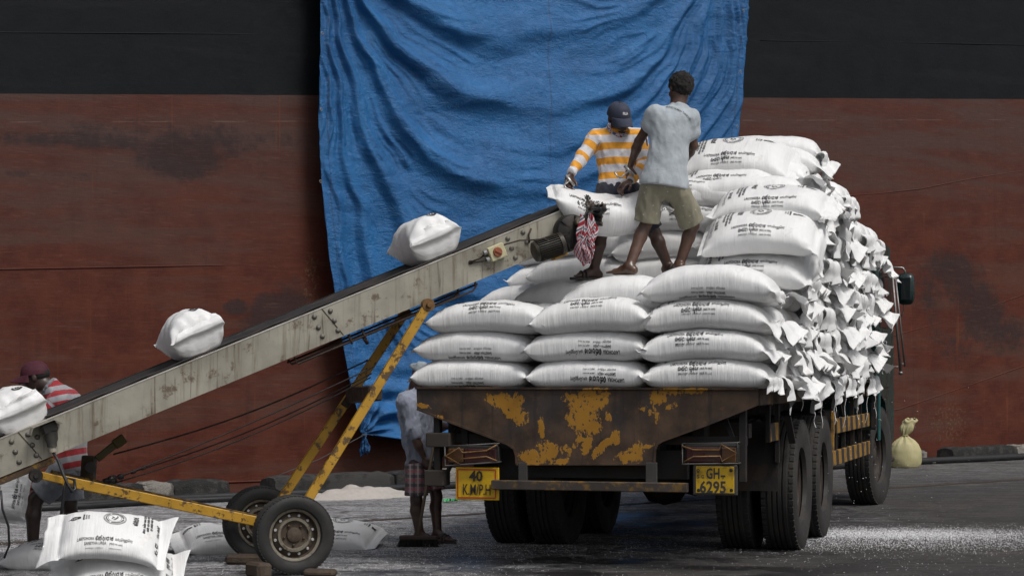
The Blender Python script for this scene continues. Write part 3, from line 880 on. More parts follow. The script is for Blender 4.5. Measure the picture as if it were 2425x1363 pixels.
class SackShape:
    def __init__(s, seed, L=0.84, Wf=0.272, T=0.222, ends=None, arch=0.03, wr=1.0, sag=0.0, nt=2.35, nb=3.6, bend=0.0, eb=5.4):
        s.seed, s.L, s.Wf, s.T, s.arch, s.wr, s.sag, s.nt, s.nb, s.bend, s.eb = seed, L, Wf, T, arch, wr, sag, nt, nb, bend, eb
        rs = np.random.RandomState(seed * 17 + 5)
        s.rs = rs
        s.ends = ends or [plain_end(rs), plain_end(rs)]
        # arc length table for the middle section
        th = np.linspace(-math.pi / 2, 3 * math.pi / 2, 721)
        P = s.P(np.zeros(721), th, False)[:, 1:]
        ds = np.r_[0, np.cumsum(np.hypot(*np.diff(P, axis=0).T))]
        top = np.interp(math.pi / 2, th, ds)
        s.tab = (top - ds)[::-1], th[::-1]          # s grows towards +y
    def P(s, u, th, wrinkle=True):
        u = np.asarray(u, float); th = np.asarray(th, float)
        H = s.L / 2
        e = np.minimum(np.abs(u) / H, 1.0); side = np.where(u < 0, 0, 1)
        g = (1 - e ** s.eb) ** 0.60
        h = s.T / 2 * g + 0.004 * (1 - g) + 0.0004
        b = s.Wf - 0.040 * g
        c, sn = np.cos(th), np.sin(th)
        n = np.where(sn > 0, s.nt, s.nb)
        y = b * np.sign(c) * np.abs(c) ** (2 / n)
        z = h * np.sign(sn) * np.abs(sn) ** (2 / n)
        x = np.clip(u, -H, H)
        yn = y / s.Wf
        zc = -s.arch * e ** 2.2 - s.sag * (1 - e ** 2)
        if wrinkle:
            sd = s.seed
            w = 0.009 * fbm(u * 3.2, y * 3.0, z * 3, sd, 3) * g + 0.0062 * s.wr * fbm(u * 9, y * 7, z * 7, sd + 3, 4) * g + 0.0035 * s.wr * np.abs(fbm(u * 26, y * 6, z * 6, sd + 9, 2)) * g
            pl = np.exp(-((1 - e) / 0.13) ** 1.2) * g ** .3
            w += s.wr * 0.0085 * pl * np.sin(y * 62 + 5.0 * fbm(y * 3, u * 3, 0, sd + 7, 2) + side * 2)
            if s.wr > 1.5:      # slack cloth: long soft folds
                w += 0.010 * (s.wr - 1) * (np.abs(fbm(u * 5 + y * 3, y * 4 - z * 6, z * 3, sd + 11, 3)) - 0.3)
            z = z + w * np.where(sn >= 0, 1, -0.5)
            y = y + w * 0.4 * np.sign(c) * (np.abs(c) > .8)
        for k in (0, 1):
            E = s.ends[k]; sg = -1 if k == 0 else 1
            d = np.where(side == k, np.maximum(np.abs(u) - H, 0), 0)
            d = d * (1 + E['ear'] * np.abs(yn) ** 3 + E['skew'] * yn)
            ln = E['len']; f = np.clip(d / ln, 0, 1.3)
            phi = E['droop'] * sstep(0, 0.75, f)
            pre = np.where(side == k, sstep(0.80, 1.0, e), 0)      # folds run into the filled part a little
            yy = y * 4.2 * E['freq'] + E['ph']
            tri = 2 * np.abs(2 * ((yy / 2) % 1) - 1) - 1
            tri2 = 2 * np.abs(2 * ((yy * 1.7 + 0.3 + f * .5) / 2 % 1) - 1) - 1
            A = E['amp'] * (0.08 * pre + np.where(d > 0, 0.16 + 0.84 * f, 0))
            off = A * (0.72 * tri + 0.34 * tri2)
            for (ca, sa, cc, am) in E['crease']:
                off = off + np.where(d > 0, am * f * (np.abs(yn * ca + f * sa - cc) - 0.4), 0)
            x = x + sg * (d * np.cos(phi)) + sg * np.sin(phi) * off
            z = z - d * np.sin(phi) * 0.92 + np.cos(phi) * off + y * E['twist'] * (f > 0) * f
            y = y * (1 - E['pinch'] * np.where(d > 0, f, 0) - E['gather'] * pre)
            y = y + E['shift'] * np.where(d > 0, f, 0) * 0.05
        if s.bend: y = y + s.bend * (e ** 2)
        return np.stack([x, y, z + zc], -1)
    def mesh(s, name, prints=(), nbody=34, nth=44, nfl=9, threads=(), sharp=0):
        H = s.L / 2
        t = np.linspace(-1, 1, nbody); ub = H * np.sign(t) * (1 - (1 - np.abs(t)) ** 1.35)
        l0, l1 = s.ends[0]['len'], s.ends[1]['len']
        u = np.r_[-H - l0 * np.linspace(1, 0, nfl, False), ub, H + l1 * np.linspace(0, 1, nfl + 1)[1:]]
        th = np.arange(nth) / nth * math.tau
        th = th + 0.0
        U, TH = np.meshgrid(u, th, indexing='ij')
        V = s.P(U.ravel(), TH.ravel())
        mb = MB(); nu = len(u)
        mb.add(V, [f[::-1] for f in grid_faces(nu, nth, True)], 0)
        m = nth // 2      # close both seams with a strip of quads
        for base, rev in ((0, False), ((nu - 1) * nth, True)):
            for j in range(m):
                a, b, c, d = j, j + 1, (nth - j - 1) % nth, (nth - j) % nth
                if a == d: q = (a, b, c)
                elif b == c: q = (a, b, d)
                else: q = (a, b, c, d)
                q = tuple(base + i for i in q)
                mb.f.append(q if rev else q[::-1]); mb.m.append(0)
        for (V2, Fs) in prints:
            uu = np.clip(V2[:, 0], -H * .98, H * .98); ss = V2[:, 1]
            tt = np.interp(ss, s.tab[0], s.tab[1])
            p = s.P(uu, tt)
            du = s.P(uu + .004, tt) - s.P(uu - .004, tt); dt = s.P(uu, tt + .01) - s.P(uu, tt - .01)
            nn = np.cross(dt, du); nn /= np.linalg.norm(nn, axis=1)[:, None] + 1e-9
            mb.add(p + nn * 0.0022, Fs, 1)
        for (uu, yy, ln, k) in threads:
            p = s.P(np.array([uu]), np.array([yy]))[0]
            rs = np.random.RandomState(k); pts = [p]
            ph = rs.uniform(0, 6)
            for i in range(1, 8):
                pts.append(p + np.array([0.008 * math.sin(i * 1.1 + ph) + .002 * i * math.cos(ph), 0.006 * math.cos(i * 1.3 + ph), -ln * i / 7]))
            mb.tube(pts, 0.0022, 4, 2)
        me = bpy.data.meshes.new(name)
        me.from_pydata(mb.v, [], mb.f)
        for m_ in (M_SACK, M_INK, M_THREAD): me.materials.append(m_)
        me.polygons.foreach_set("material_index", mb.m)
        me.shade_smooth()
        if sharp: me.set_sharp_from_angle(angle=math.radians(sharp))
        me.update()
        return me

def plain_end(rs, ln=0.035, droop=0.2, amp=0.006):
    return dict(len=ln, droop=droop + rs.uniform(-.15, .15), amp=amp, freq=rs.uniform(.8, 1.6), ph=rs.uniform(0, 2), ear=rs.uniform(0, .3), skew=rs.uniform(-.2, .2),
                twist=rs.uniform(-.1, .1), pinch=rs.uniform(0.0, .05), gather=0.0, shift=0, crease=[])
def tip_end(rs, ln=0.03):
    """an end drawn to a point, as on the left of the rear rows"""
    e = plain_end(rs, ln, 0.1, 0.004); e['pinch'] = 0.1; return e
def flap_end(rs, ln=None, wild=1.0):
    ln = ln or rs.uniform(.085, .135)
    cr = [(math.cos(a), math.sin(a), rs.uniform(-.5, .8), rs.uniform(-.035, .035) * wild) for a in rs.uniform(0, 3.14, 3)]
    return dict(len=ln, droop=rs.uniform(.35, 1.5), amp=rs.uniform(.022, .040) * wild, freq=rs.uniform(1.1, 2.3), ph=rs.uniform(0, 2), ear=rs.uniform(0, .30), skew=rs.uniform(-.30, .30),
                twist=rs.uniform(-.35, .35), pinch=rs.uniform(.10, .30), gather=.06, shift=rs.uniform(-1, 1), crease=cr)

def side_flap(rs):
    e = flap_end(rs, rs.uniform(.14, .20), 1.0)
    e.update(droop=rs.choice([rs.uniform(.95, 1.5), rs.uniform(.4, .95)], p=[.82, .18]), amp=rs.uniform(.030, .052), freq=rs.uniform(1.5, 2.6), ear=rs.uniform(-.1, .18), skew=rs.uniform(-.25, .25), twist=rs.uniform(-.35, .35), pinch=rs.uniform(-.10, .04),
             crease=[(math.cos(a), math.sin(a), rs.uniform(-.5, .8), rs.uniform(-.040, .040)) for a in rs.uniform(0, 3.14, 5)])
    return e
ORD = ["bottom", "second", "third", "fourth", "fifth", "sixth", "seventh", "eighth", "ninth", "tenth", "eleventh"]
ROWN = ["first", "second", "third", "fourth", "fifth", "sixth", "seventh", "eighth", "ninth", "tenth", "eleventh", "twelfth", "thirteenth", "fourteenth", "fifteenth"]
SPAN = lambda rs: rs.uniform(-1, 1)

TR_O = np.array([1.669, 14.33, 0.0]); TR_A = -math.asin(0.279)      # lorry frame: x to its right side, y forwards
TR_R = np.array([math.cos(TR_A), math.sin(TR_A), 0]); TR_U = np.array([-math.sin(TR_A), math.cos(TR_A), 0])
DECK = 1.262
def tw(l, a, z): return TR_O + TR_R * l + TR_U * a + np.array([0, 0, z])

def put_sack(mesh, l, a, z, label, group=None, yaw=0.0, roll=0.0, pitch=0.0, sc=(1, 1, 1), frame='truck'):
    o = bpy.data.objects.new("fertiliser_sack", mesh)
    if frame == 'truck':
        o.location = tw(l, a, z); o.rotation_euler = Euler((roll, pitch, TR_A + yaw), 'XYZ')
    else:
        o.location = (l, a, z); o.rotation_euler = Euler((roll, pitch, yaw), 'XYZ')
    o.scale = sc
    link(o)
    return tag(o, label, "sack", group)

def build_load():
    rs = np.random.RandomState(11)
    A, B, LOW = layout_a(), layout_b(), layout_low()
    prA = lambda roll=0.0, dx=0.0: arr(A, 0, dx, roll)
    prI = lambda ds=-0.30, dx=0.0: arr(LOW, math.pi, dx, ds)
    prU = lambda ds=-0.26, dx=0.0: arr(layout_low("SANSTHA UREA"), 0, dx, ds)
    def shp(seed, **k): return SackShape(seed, **k)
    def E(seed, kind, **k):
        r = np.random.RandomState(seed + 900); return {'p': plain_end, 't': tip_end, 'f': flap_end}[kind](r, **k)
    # ---- sacks facing the camera, one by one:  (centre across, along, height, mesh)
    z = lambda k: DECK + 0.106 + 0.194 * k
    rows = []
    def m(name, seed, prints, el='t', er='p', **k):
        ar = k.pop('arch', .035)
        return shp(seed, ends=[E(seed, el), E(seed + 1, er)], arch=ar, **k).mesh("fertiliser_sack", prints)
    # rear face, left column
    add = lambda *a, **k: rows.append((a, k))
    add(m('', 1, [prI(-0.385, -.02)]), -2.05, .20, z(0), "bottom sack at the left end of the rear face, its point over the deck corner")
    add(m('', 2, [prI(-0.365, 0.02)]), -2.03, .21, z(1), "second sack up at the left end of the rear face, upside-down print at its foot", pitch=.01)
    add(m('', 3, [prA(-.015, .02)], arch=.05), -1.93, .19, z(2) + .012, "third sack up at the left end of the rear face, upright lettering near its top", yaw=-.03)
    add(m('', 4, [prI(-0.315, .09)], er='p'), -1.20, .19, z(0), "bottom middle sack of the rear face, upside-down lettering on its side")
    add(m('', 5, [prI(-0.320, .07)], er='p'), -1.21, .18, z(1), "second middle sack of the rear face, upside-down lettering on its side", pitch=-.012)
    add(m('', 6, [prA(.012, .0)], er='p', arch=.05), -1.17, .15, z(2) + .02, "third middle sack of the rear face, leaning left with upright lettering", pitch=-.04, sc=(.98, 1.02, 1.12))
    add(m('', 7, [prA(-.045, -.05)], er='f', L=.86), -.36, .18, z(0), "bottom right sack of the rear face beside the deck corner")
    add(m('', 8, [prA(-.045, -.05)], er='f', arch=.06, L=.86), -.38, .18, z(1) + .008, "second sack up at the right of the rear face, ear twisted open", pitch=-.01)
    add(m('', 9, [prA(-.045, -.02)], er='f', arch=.07, L=.86), -.37, .19, z(2) + .02, "third sack up at the right of the rear face, lettering near its top")
    add(m('', 10, [prI(-0.40, 0.0)], er='f', arch=.075, T=.24, L=.90), -.35, .20, z(3) + .045, "topmost right sack of the rear face, plump and smooth with faint print below")
    # second row and the workers' footing
    pl = m('', 12, [], arch=.06); pl2 = m('', 13, [], arch=.05, T=.22); lg = m('', 14, [prA(.10)], arch=.04)
    add(pl, -2.03, .66, z(0), "left bottom sack of the second row, hidden behind the rear sack"); add(pl2, -2.0, .67, z(1), "left sack in the second layer of the second row")
    add(lg, -1.78, .68, z(2) + .01, "sack with a round emblem showing behind the top left rear sack")
    add(m('', 15, [], arch=.07, T=.23), -1.06, .66, z(3) - .01, "plain plump sack under the bare feet of the grey shirted man", sc=(1.05, 1, 1.05))
    add(m('', 16, [], arch=.06, T=.23), -1.53, 1.02, z(3), "shaded plain sack under the sandalled foot of the orange striped man")
    add(pl, -1.22, .66, z(2), "middle sack of the second row, third layer, below the plain plump one")
    add(pl2, -.38, .66, z(3), "right sack of the second row, fourth layer, behind the plump rear one")
    for k in range(3): add(pl if k % 2 else pl2, -.36, .66, z(k), f"right end sack of the second row, {ORD[k]} layer", mesh_r=True)
    # third row under the pillar
    for k in range(4):
        add(pl, -1.20, 1.13, z(k) - .004, f"middle sack of the third row, {ORD[k]} layer"); 
        if k < 3: add(pl2, -2.02, 1.13, z(k) - .004, f"left sack of the third row, {ORD[k]} layer")
        add(pl, -.37, 1.13, z(k), f"right end sack of the third row, {ORD[k]} layer", mesh_r=True)
    add(m('', 20, [prA(.02)], el='p', er='f', arch=.05, L=.80), -.20, 1.02, z(4) + .005, "sack with emblem under the tilted sack beside the grey shirted man's leg", roll=.50)
    add(m('', 21, [prA(.03, .0)], el='p', er='f', arch=.06, L=.80, wr=1.4), -.145, 0.97, z(5) + .055, "slipped sack tilted to show its whole printed face, emblem and crest", roll=.52, yaw=.02, sc=(1, .96, 1))
    add(m('', 22, [prA(.0, .02)], el='p', er='f', arch=.03, L=.80), -.12, 1.30, z(6) + .085, "sack on top of the slipped printed sack, below the tallest pile", roll=.36)
    # upper tier, from the fourth row on
    a4 = 1.62
    for k in range(4):
        add(pl2, -1.20, a4, z(k), f"middle sack of the fourth row, {ORD[k]} layer"); add(pl, -2.0, a4, z(k), f"left sack of the fourth row, {ORD[k]} layer")
        add(pl2, -.37, a4, z(k), f"right end sack of the fourth row, {ORD[k]} layer", mesh_r=True)
    up = m('', 30, [prA(-.045)], arch=.06, T=.23); up2 = m('', 31, [], arch=.06, T=.24); up3 = m('', 32, [prA(-.06, .03)], arch=.06, T=.225)
    add(up2, -1.60, a4, z(4) + .01, "plain sack behind the orange striped man's shin, lower of two"); add(pl2, -1.56, a4 + .02, z(5) + .03, "plain sack behind the hanging striped cloth, upper of two")
    add(up2, -.90, a4, z(4), "plain low sack behind the grey shirted man's ankles"); add(m('', 33, [], arch=.07, T=.25), -.93, a4, z(5) + .005, "plain plump sack between the two men's shins")
    add(up3, -.80, a4 - .02, z(6) + .01, "lettered sack seen between the grey shirted man's knees")
    add(m('', 34, [prA(-.02)], arch=.06), -.84, a4, z(7), "sack seen just below the grey shirted man's shorts hem")
    add(pl, -.34, a4, z(7), "right sack of the fourth row, eighth layer, behind the top of the slipped pile", mesh_r=True)
    for k in (4, 5, 6): add(pl, -.30, a4, z(k), f"right end sack of the fourth row, {ORD[k]} layer", mesh_r=True)
    # tallest pile
    a5 = 2.02
    add(m('', 40, [prA(-.0, -.03)], el='f', er='f', arch=.05, L=.82), -.52, a5 - .25, z(7) + .09, "lettered sack directly under the highest sack of the load", roll=.25)
    add(m('', 41, [prA(.03, .0)], el='p', er='f', arch=.07, L=.88, T=.23, wr=1.2), -.52, a5 - .10, z(8) + .10, "highest sack of the load, emblem and crest on its tilted face", roll=.56, sc=(1.02, 1.0, 1.05))
    add(m('', 42, [], el='p', er='f', arch=.06, L=.86), -.33, a5 + .36, z(9) - .07, "plain sack behind the highest printed sack", mesh_r=False, roll=.1)
    add(m('', 43, [], el='f', er='p', arch=.04, wr=1.6), -.98, a5 + .1, z(9) - .07, "crumpled plain sack right behind the grey shirted man's elbow", roll=.15)
    add(m('', 44, [], el='f', er='p', arch=.04, wr=1.6), -1.02, a5 + .1, z(8) - .08, "crumpled plain sack behind the grey shirted man's waist")
    add(pl2, -1.32, a5 + .3, z(7) - .02, "sack whose white ear sticks out behind the orange striped man's hip"); add(pl, -1.45, a5 + .3, z(6), "sack hidden behind the orange striped man's legs, seventh layer")
    for i, (mesh, l, a, zz, lab), kw in [(i, r[0], r[1]) for i, r in enumerate(rows)]:
        kw = dict(kw); mr = kw.pop('mesh_r', False)
        if mr: kw['_r'] = True
        r_ = kw.pop('_r', False)
        me = mesh if not r_ else SIDE[rs.randint(len(SIDE))]
        grp = "sacks stacked on the lorry deck"
        put_sack(me, l, a, zz, lab, grp, **kw)
    # ---- the right-hand wall of sack ends, row by row
    N = {0: 0, 1: 0, 2: 0, 3: 0, 4: 9, 5: 10, 6: 9, 7: 9, 8: 9, 9: 9, 10: 8, 11: 8, 12: 8, 13: 8, 14: 7}
    for i in range(4, 15):
        for k in range(N[i]):
            top = (k == N[i] - 1)
            put_sack(SIDE[rs.randint(len(SIDE))] if k else SIDE0[rs.randint(len(SIDE0))],
                     -.385 + rs.uniform(-.055, .045) + (0.03 if top else 0), .20 + .472 * i + rs.uniform(-.02, .02), z(k) + rs.uniform(-.022, .022) - (.03 if i > 9 and top else 0),
                     f"sack end in the load's right side wall, {ROWN[i]} row from the rear, {ORD[k]} layer", "sacks stacked on the lorry deck",
                     yaw=rs.uniform(-.05, .05), roll=rs.uniform(-.12, .12), pitch=rs.uniform(-.02, .05), sc=(1, rs.uniform(1.0, 1.06), rs.uniform(1.0, 1.08)))
    # loose ears thrown over the rear rows' right ends come from SIDE0 meshes with long threads
    # ---- left and middle columns further forward: outside faces only
    for i in range(4, 9):
        for k in range(6):
            put_sack([pl, pl2][(i + k) % 2], -2.0 + (.10 if k > 3 else 0), .20 + .472 * i, z(k), f"sack in the load's left side wall, {ROWN[i]} row from the rear, {ORD[k]} layer", "sacks stacked on the lorry deck", yaw=rs.uniform(-.03, .03))
        for k in ((5, 6, 7) if i > 5 else (6,)):
            if i > 4: put_sack([pl, pl2][(i + k) % 2], -1.18, .20 + .472 * i, z(k), f"middle column sack of the load, {ROWN[i]} row from the rear, {ORD[k]} layer", "sacks stacked on the lorry deck", yaw=rs.uniform(-.03, .03))
    # ---- sack being lifted between the two men
    eh = E(61, 't', ln=.045); eh['pinch'] = .35; eh['gather'] = .15
    me = SackShape(60, L=.78, T=.24, Wf=.255, arch=-.13, sag=.0, wr=1.7, eb=3.2, ends=[eh, flap_end(np.random.RandomState(5), .12, .8)]).mesh("fertiliser_sack", [arr(layout_a(False), 0, -.10, .02)])
    c = px(1432, 492, 15.44)
    put_sack(me, c[0], c[1], c[2] - .050, "sack hooked in mid air between the two men above the conveyor end", None, yaw=.10, roll=.34, pitch=.05, frame='w', sc=(1.0, 1, 1.12))

SIDE, SIDE0 = [], []
def build_side_meshes():
    for k in range(22):
        rs = np.random.RandomState(500 + k)
        s = SackShape(200 + k, L=.83, T=.232, eb=10, arch=.03 + .03 * rs.rand(), ends=[plain_end(rs), side_flap(rs)])
        SIDE.append(s.mesh("fertiliser_sack", [], nbody=26, nth=64, nfl=12, sharp=24, threads=[(s.L / 2 + s.ends[1]['len'], rs.uniform(2.2, 4.2), rs.uniform(.05, .12), k)] if k % 3 == 0 else ()))
    for k in range(6):
        rs = np.random.RandomState(600 + k)
        e = side_flap(rs); e['droop'] = rs.uniform(1.1, 1.5)
        s = SackShape(240 + k, L=.83, T=.228, eb=10, arch=.05, ends=[plain_end(rs), e])
        SIDE0.append(s.mesh("fertiliser_sack", [], nbody=26, nth=64, nfl=12, sharp=24, threads=[(s.L / 2 + s.ends[1]['len'], rs.uniform(2.4, 3.9), rs.uniform(.12, .26), k)]))

def build_loose_sacks():
    A, B = layout_a(), layout_b()
    M0, M1 = CV.point, None
    r = lambda k: np.random.RandomState(k)
    def big(rs, ln): 
        e = flap_end(rs, ln, .8); e['droop'] = rs.uniform(.0, .5); e['freq'] = 1.0; return e
    # riding up the belt, lying across it
    for k, (x, y, lab, sc, rl) in enumerate([(1052, 592, "crumpled sack riding the belt close to the conveyor's upper end", 1.0, 0.0),
                                         (488, 812, "crumpled sack riding halfway up the conveyor belt", 1.0, 0.0),
                                         (62, 985, "sack held by the man in the cap at the foot of the conveyor", .98, 0.0)]):
        t = CV.t_at(x)
        e0 = flap_end(r(70 + k), .10, .9); e0['droop'] = -1.75; e0['amp'] = .022; e0['freq'] = 1.1; e0['twist'] = .1; e0['pinch'] = .34; e0['gather'] = .06; e0['ear'] = .0
        s = SackShape(70 + k, L=.60, Wf=.235, T=.34, arch=.0, wr=1.8, nt=2.1, nb=2.6, eb=8, ends=[plain_end(r(k)), e0])
        fl = Flat(); fl.ring((.20, .06), .034, .016, None, 18); fl.ring((.20, .06), .012, .01, None, 10)
        fl.text("LAKPOHORA", 0.022, (-.06, .12), -math.pi / 2, .01)
        fl.text("SANSTHA UREA", 0.018, (-.03, .14), -math.pi / 2, .01)
        me = s.mesh("fertiliser_sack", [arr(fl)], nbody=44, nth=64, nfl=12)
        p = CV.point(t, .03, .158 if k < 2 else .115)
        o = put_sack(me, p[0], p[1], p[2], lab, "sacks on the conveyor", frame='w')
        # local x points to the camera side of the belt, local y up the belt
        ex = -CV.n; ey = CV.up_dir; ez = np.cross(ex, ey)
        # local x to the near side, y down the belt
        R = Matrix(np.stack([ex, -ey, np.cross(ex, -ey)], 1).tolist())
        if R.to_3x3()[2][2] < 0:
            R = Matrix(np.stack([ex, ey, np.cross(ex, ey)], 1).tolist())
        q = R.to_quaternion()
        o.rotation_euler = q.to_euler(); o.scale = (sc, sc * .92, sc * 1.0)
    # pile on the ground at the lower left
    eL = flap_end(r(81), .12, .6); eL.update(droop=.25, twist=.1, pinch=.05, amp=.02)
    eR = plain_end(r(82), .07, -.1, .006); eR.update(ear=.25, pinch=.02, skew=.5)
    me = SackShape(81, L=.68, T=.15, Wf=.275, arch=.06, wr=1.2, ends=[eL, eR]).mesh("fertiliser_sack", [arr(B, 0, .02, .02)])
    c = px(262, 1264, 13.7)
    put_sack(me, c[0], c[1], c[2], "upper sack of the pile lying before the conveyor's yellow arm", "sacks lying on the quay", yaw=.16, roll=.66, pitch=.09, frame='w', sc=(.93, .86, 1))
    eL2 = dict(eL); eL2['skew'] = .3
    me = SackShape(83, L=.70, T=.17, Wf=.275, arch=.075, wr=1.2, ends=[eL2, eR]).mesh("fertiliser_sack", [arr(B, 0, .0, .0)])
    c = px(290, 1345, 13.75)
    put_sack(me, c[0], c[1], c[2], "lower sack of the pile, cut by the bottom edge of the picture", "sacks lying on the quay", yaw=.20, roll=.60, pitch=.04, frame='w', sc=(.95, .9, 1))
    me = SackShape(85, L=.74, T=.20, arch=.02, wr=1.3, ends=[plain_end(r(3)), plain_end(r(4))]).mesh("fertiliser_sack", [arr(A, 0, 0, .05)])
    c = px(130, 1312, 14.8); put_sack(me, c[0] + .06, c[1], .10, "sack lying flat by the bare foot of the man in the cap", "sacks lying on the quay", yaw=-.25, roll=.12, frame='w')
    eo = flap_end(r(9), .10, .8); eo['droop'] = .1
    me = SackShape(86, L=.74, T=.20, arch=.02, wr=1.2, ends=[eo, plain_end(r(6))]).mesh("fertiliser_sack", [arr(layout_b(), 0, -.06, .02)])
    c = px(550, 1285, 16.1); put_sack(me, c[0], c[1], .105, "sack on the quay showing left of the conveyor's far wheel", "sacks lying on the quay", yaw=.30, roll=.22, frame='w')
    me = SackShape(87, L=.78, T=.19, arch=.02, wr=1.2, ends=[plain_end(r(7)), plain_end(r(8), .06)]).mesh("fertiliser_sack", [arr(A, 0, .12, .02)])
    c = px(770, 1280, 16.6); put_sack(me, c[0], c[1], .10, "sack on the quay poking out right of the conveyor's near wheel", "sacks lying on the quay", yaw=-.16, roll=.25, pitch=.04, frame='w')
    me = SackShape(88, L=.7, T=.22, arch=.02, wr=2.2, ends=[plain_end(r(10)), flap_end(r(11), .1)]).mesh("fertiliser_sack", [arr(B, 0, 0, .0)])
    c = px(12, 1160, 15.6); put_sack(me, c[0], c[1], c[2], "crumpled sack standing on end at the left edge beneath the conveyor", "sacks lying on the quay", yaw=1.2, roll=.2, pitch=-1.25, frame='w', sc=(.62, .75, .8))
    # yellow tied bag
    m = sack_material("yellow_bag", (0.46, 0.41, 0.20), 0.6)
    n, k = 46, 54
    prof = [(0.02, .155), (.0, .185), (.05, .205), (.15, .215), (.25, .205), (.33, .17), (.39, .115), (.435, .055), (.46, .034), (.48, .042), (.53, .075), (.58, .092), (.63, .085), (.67, .10), (.70, .06)]
    zz = np.linspace(0, 1, n); ph = np.linspace(0, 1, len(prof))
    Z = np.interp(zz, ph, [p[0] for p in prof]); Rr = np.interp(zz, ph, [p[1] for p in prof])
    T = np.arange(k) / k * math.tau
    V = []
    for i in range(n):
        neck = math.exp(-((Z[i] - .46) / .10) ** 2); topf = max(0, (Z[i] - .46) / .25)
        for t in T:
            pl_ = .05 * math.sin(t + 1) * (1 - Z[i]) + .26 * neck * math.sin(t * 11 + 2 * math.sin(t * 2)) + .22 * topf * math.sin(t * 3 + 5 * Z[i] * 4) + .04 * float(fbm(math.cos(t) * 2, math.sin(t) * 2, Z[i] * 9, 4, 3))
            R_ = Rr[i] * (1 + pl_)
            V.append((R_ * math.cos(t) * 1.08 + .10 * topf * .8, R_ * math.sin(t) * (.85 - .45 * topf), Z[i] + .018 * topf * math.sin(t * 4)))
    mb = MB(); mb.add(V, grid_faces(n, k, True)); mb.f.append(tuple(range(k))[::-1]); mb.m.append(0); mb.f.append(tuple((n - 1) * k + j for j in range(k))); mb.m.append(0)
    c = px(2143, 1106, 29.8)
    rt = root("tied_bag", (c[0], c[1], 0), 0, "yellow woven bag tied at the neck, standing by the kerb right of the lorry", "bag")
    mb.v = [(v[0] * .98, v[1], -v[2] * -1 * .98) for v in mb.v]
    mb.f = [f[::-1] for f in mb.f]
    mb.obj("bag_body", m, rt, smooth=True)
    cd = MB(); cd.lathe([(.040, -.008), (.052, 0), (.040, .008)], (0, 0, .452), (0.1, 0, 1), 16, close=True)
    cd.obj("neck_tie", simple("tie_string", (.30, .26, .12), .8), rt, smooth=True)
# ------------------------------------------------------------------ conveyor
class CV:
    O = np.array([-1.66, 14.85, 0.0]); ang = math.radians(18)
    e = np.array([math.cos(ang), math.sin(ang), 0]); n = np.array([-math.sin(ang), math.cos(ang), 0])
    slope = 0.4063; hw = 0.27
    up_dir = np.array([e[0], e[1], slope]); up_dir = up_dir / np.linalg.norm(up_dir)
    nz = np.cross(n, up_dir) * -1
    @staticmethod
    def zt(t): return 1.705 + CV.slope * t
    @staticmethod
    def point(t, across=0.0, h=0.0):
        """t along the ground, across from the belt centre (+ away), h above the plate's upper edge, square to the belt"""
        return CV.O + CV.e * t + CV.n * across + np.array([0, 0, CV.zt(t)]) + CV.nz * h
    @staticmethod
    def t_at(x, across=-0.27):
        q = (x - CX) / F; o = CV.O + CV.n * across
        return (q * o[1] - o[0]) / (CV.e[0] - q * CV.e[1])
if CV.nz[2] < 0: CV.nz = -CV.nz

def plate_material():
    t = NT("zinc_painted_plate", 0.5, 0.25)
    v = t.coord("Object"); 
    n = t.noise(v, 3, 7, .6); st = t.noise(t.coord("Object", (16, 16, 1.0)), 1.2, 7, .65, .3)
    c = t.mix(t.step(n, .3, .7), (0.235, 0.220, 0.178), (0.360, 0.340, 0.280))
    c = t.mix(t.step(st, .50, .70, 0, .75), c, (0.120, 0.085, 0.052))
    ru = t.step(t.noise(v, 7, 9, .72), .555, .65)
    c = t.mix(t.math('MULTIPLY', ru, .75), c, (0.085, 0.045, 0.022))
    dk = t.step(t.noise(t.coord("Object", (24, 24, 1.4)), 1.6, 6, .6, .6), .60, .70, 0, .7)
    c = t.mix(dk, c, (0.060, 0.042, 0.028))
    return t.out(c, t.step(n, .3, .7, .38, .62), t.bump(t.noise(v, 18, 5), .2, .006))

def chipped_yellow(name="chipped_yellow_paint", base=(0.400, 0.215, 0.018), amt=0.5):
    t = NT(name, 0.45)
    v = t.coord("Object"); n = t.noise(v, 4, 6); ch = t.noise(v, 13, 9, .7)
    c = t.mix(t.step(n, .3, .7), tuple(x * .72 for x in base), base)
    c = t.mix(t.step(ch, .60 - .1 * amt, .64 - .08 * amt, 0, .9), c, (0.045, 0.025, 0.015))
    c = t.mix(t.step(t.noise(v, 2.2, 8, .7), .52, .68, 0, .5), c, (0.10, 0.055, 0.015))
    return t.out(c, t.step(n, .3, .7, .35, .6), t.bump(ch, .35, .004))

M_RUST = simple("rusty_iron", (0.040, 0.026, 0.019), 0.75, .2, .4, 14, .4, (0.075, 0.035, 0.018), .6, 6)
M_DARK = simple("greasy_iron", (0.022, 0.020, 0.019), 0.5, .4, .4, 12, .4, (0.05, 0.038, 0.03), .5, 8)
M_RUB = simple("tyre_rubber", (0.016, 0.0155, 0.015), 0.75, 0, .35, 6, .4, (0.045, 0.038, 0.032), .35, 5)
M_BELT = simple("belt_rubber", (0.020, 0.018, 0.018), 0.65, 0, .35, 5, .3, (0.07, 0.05, 0.045), .4, 4)

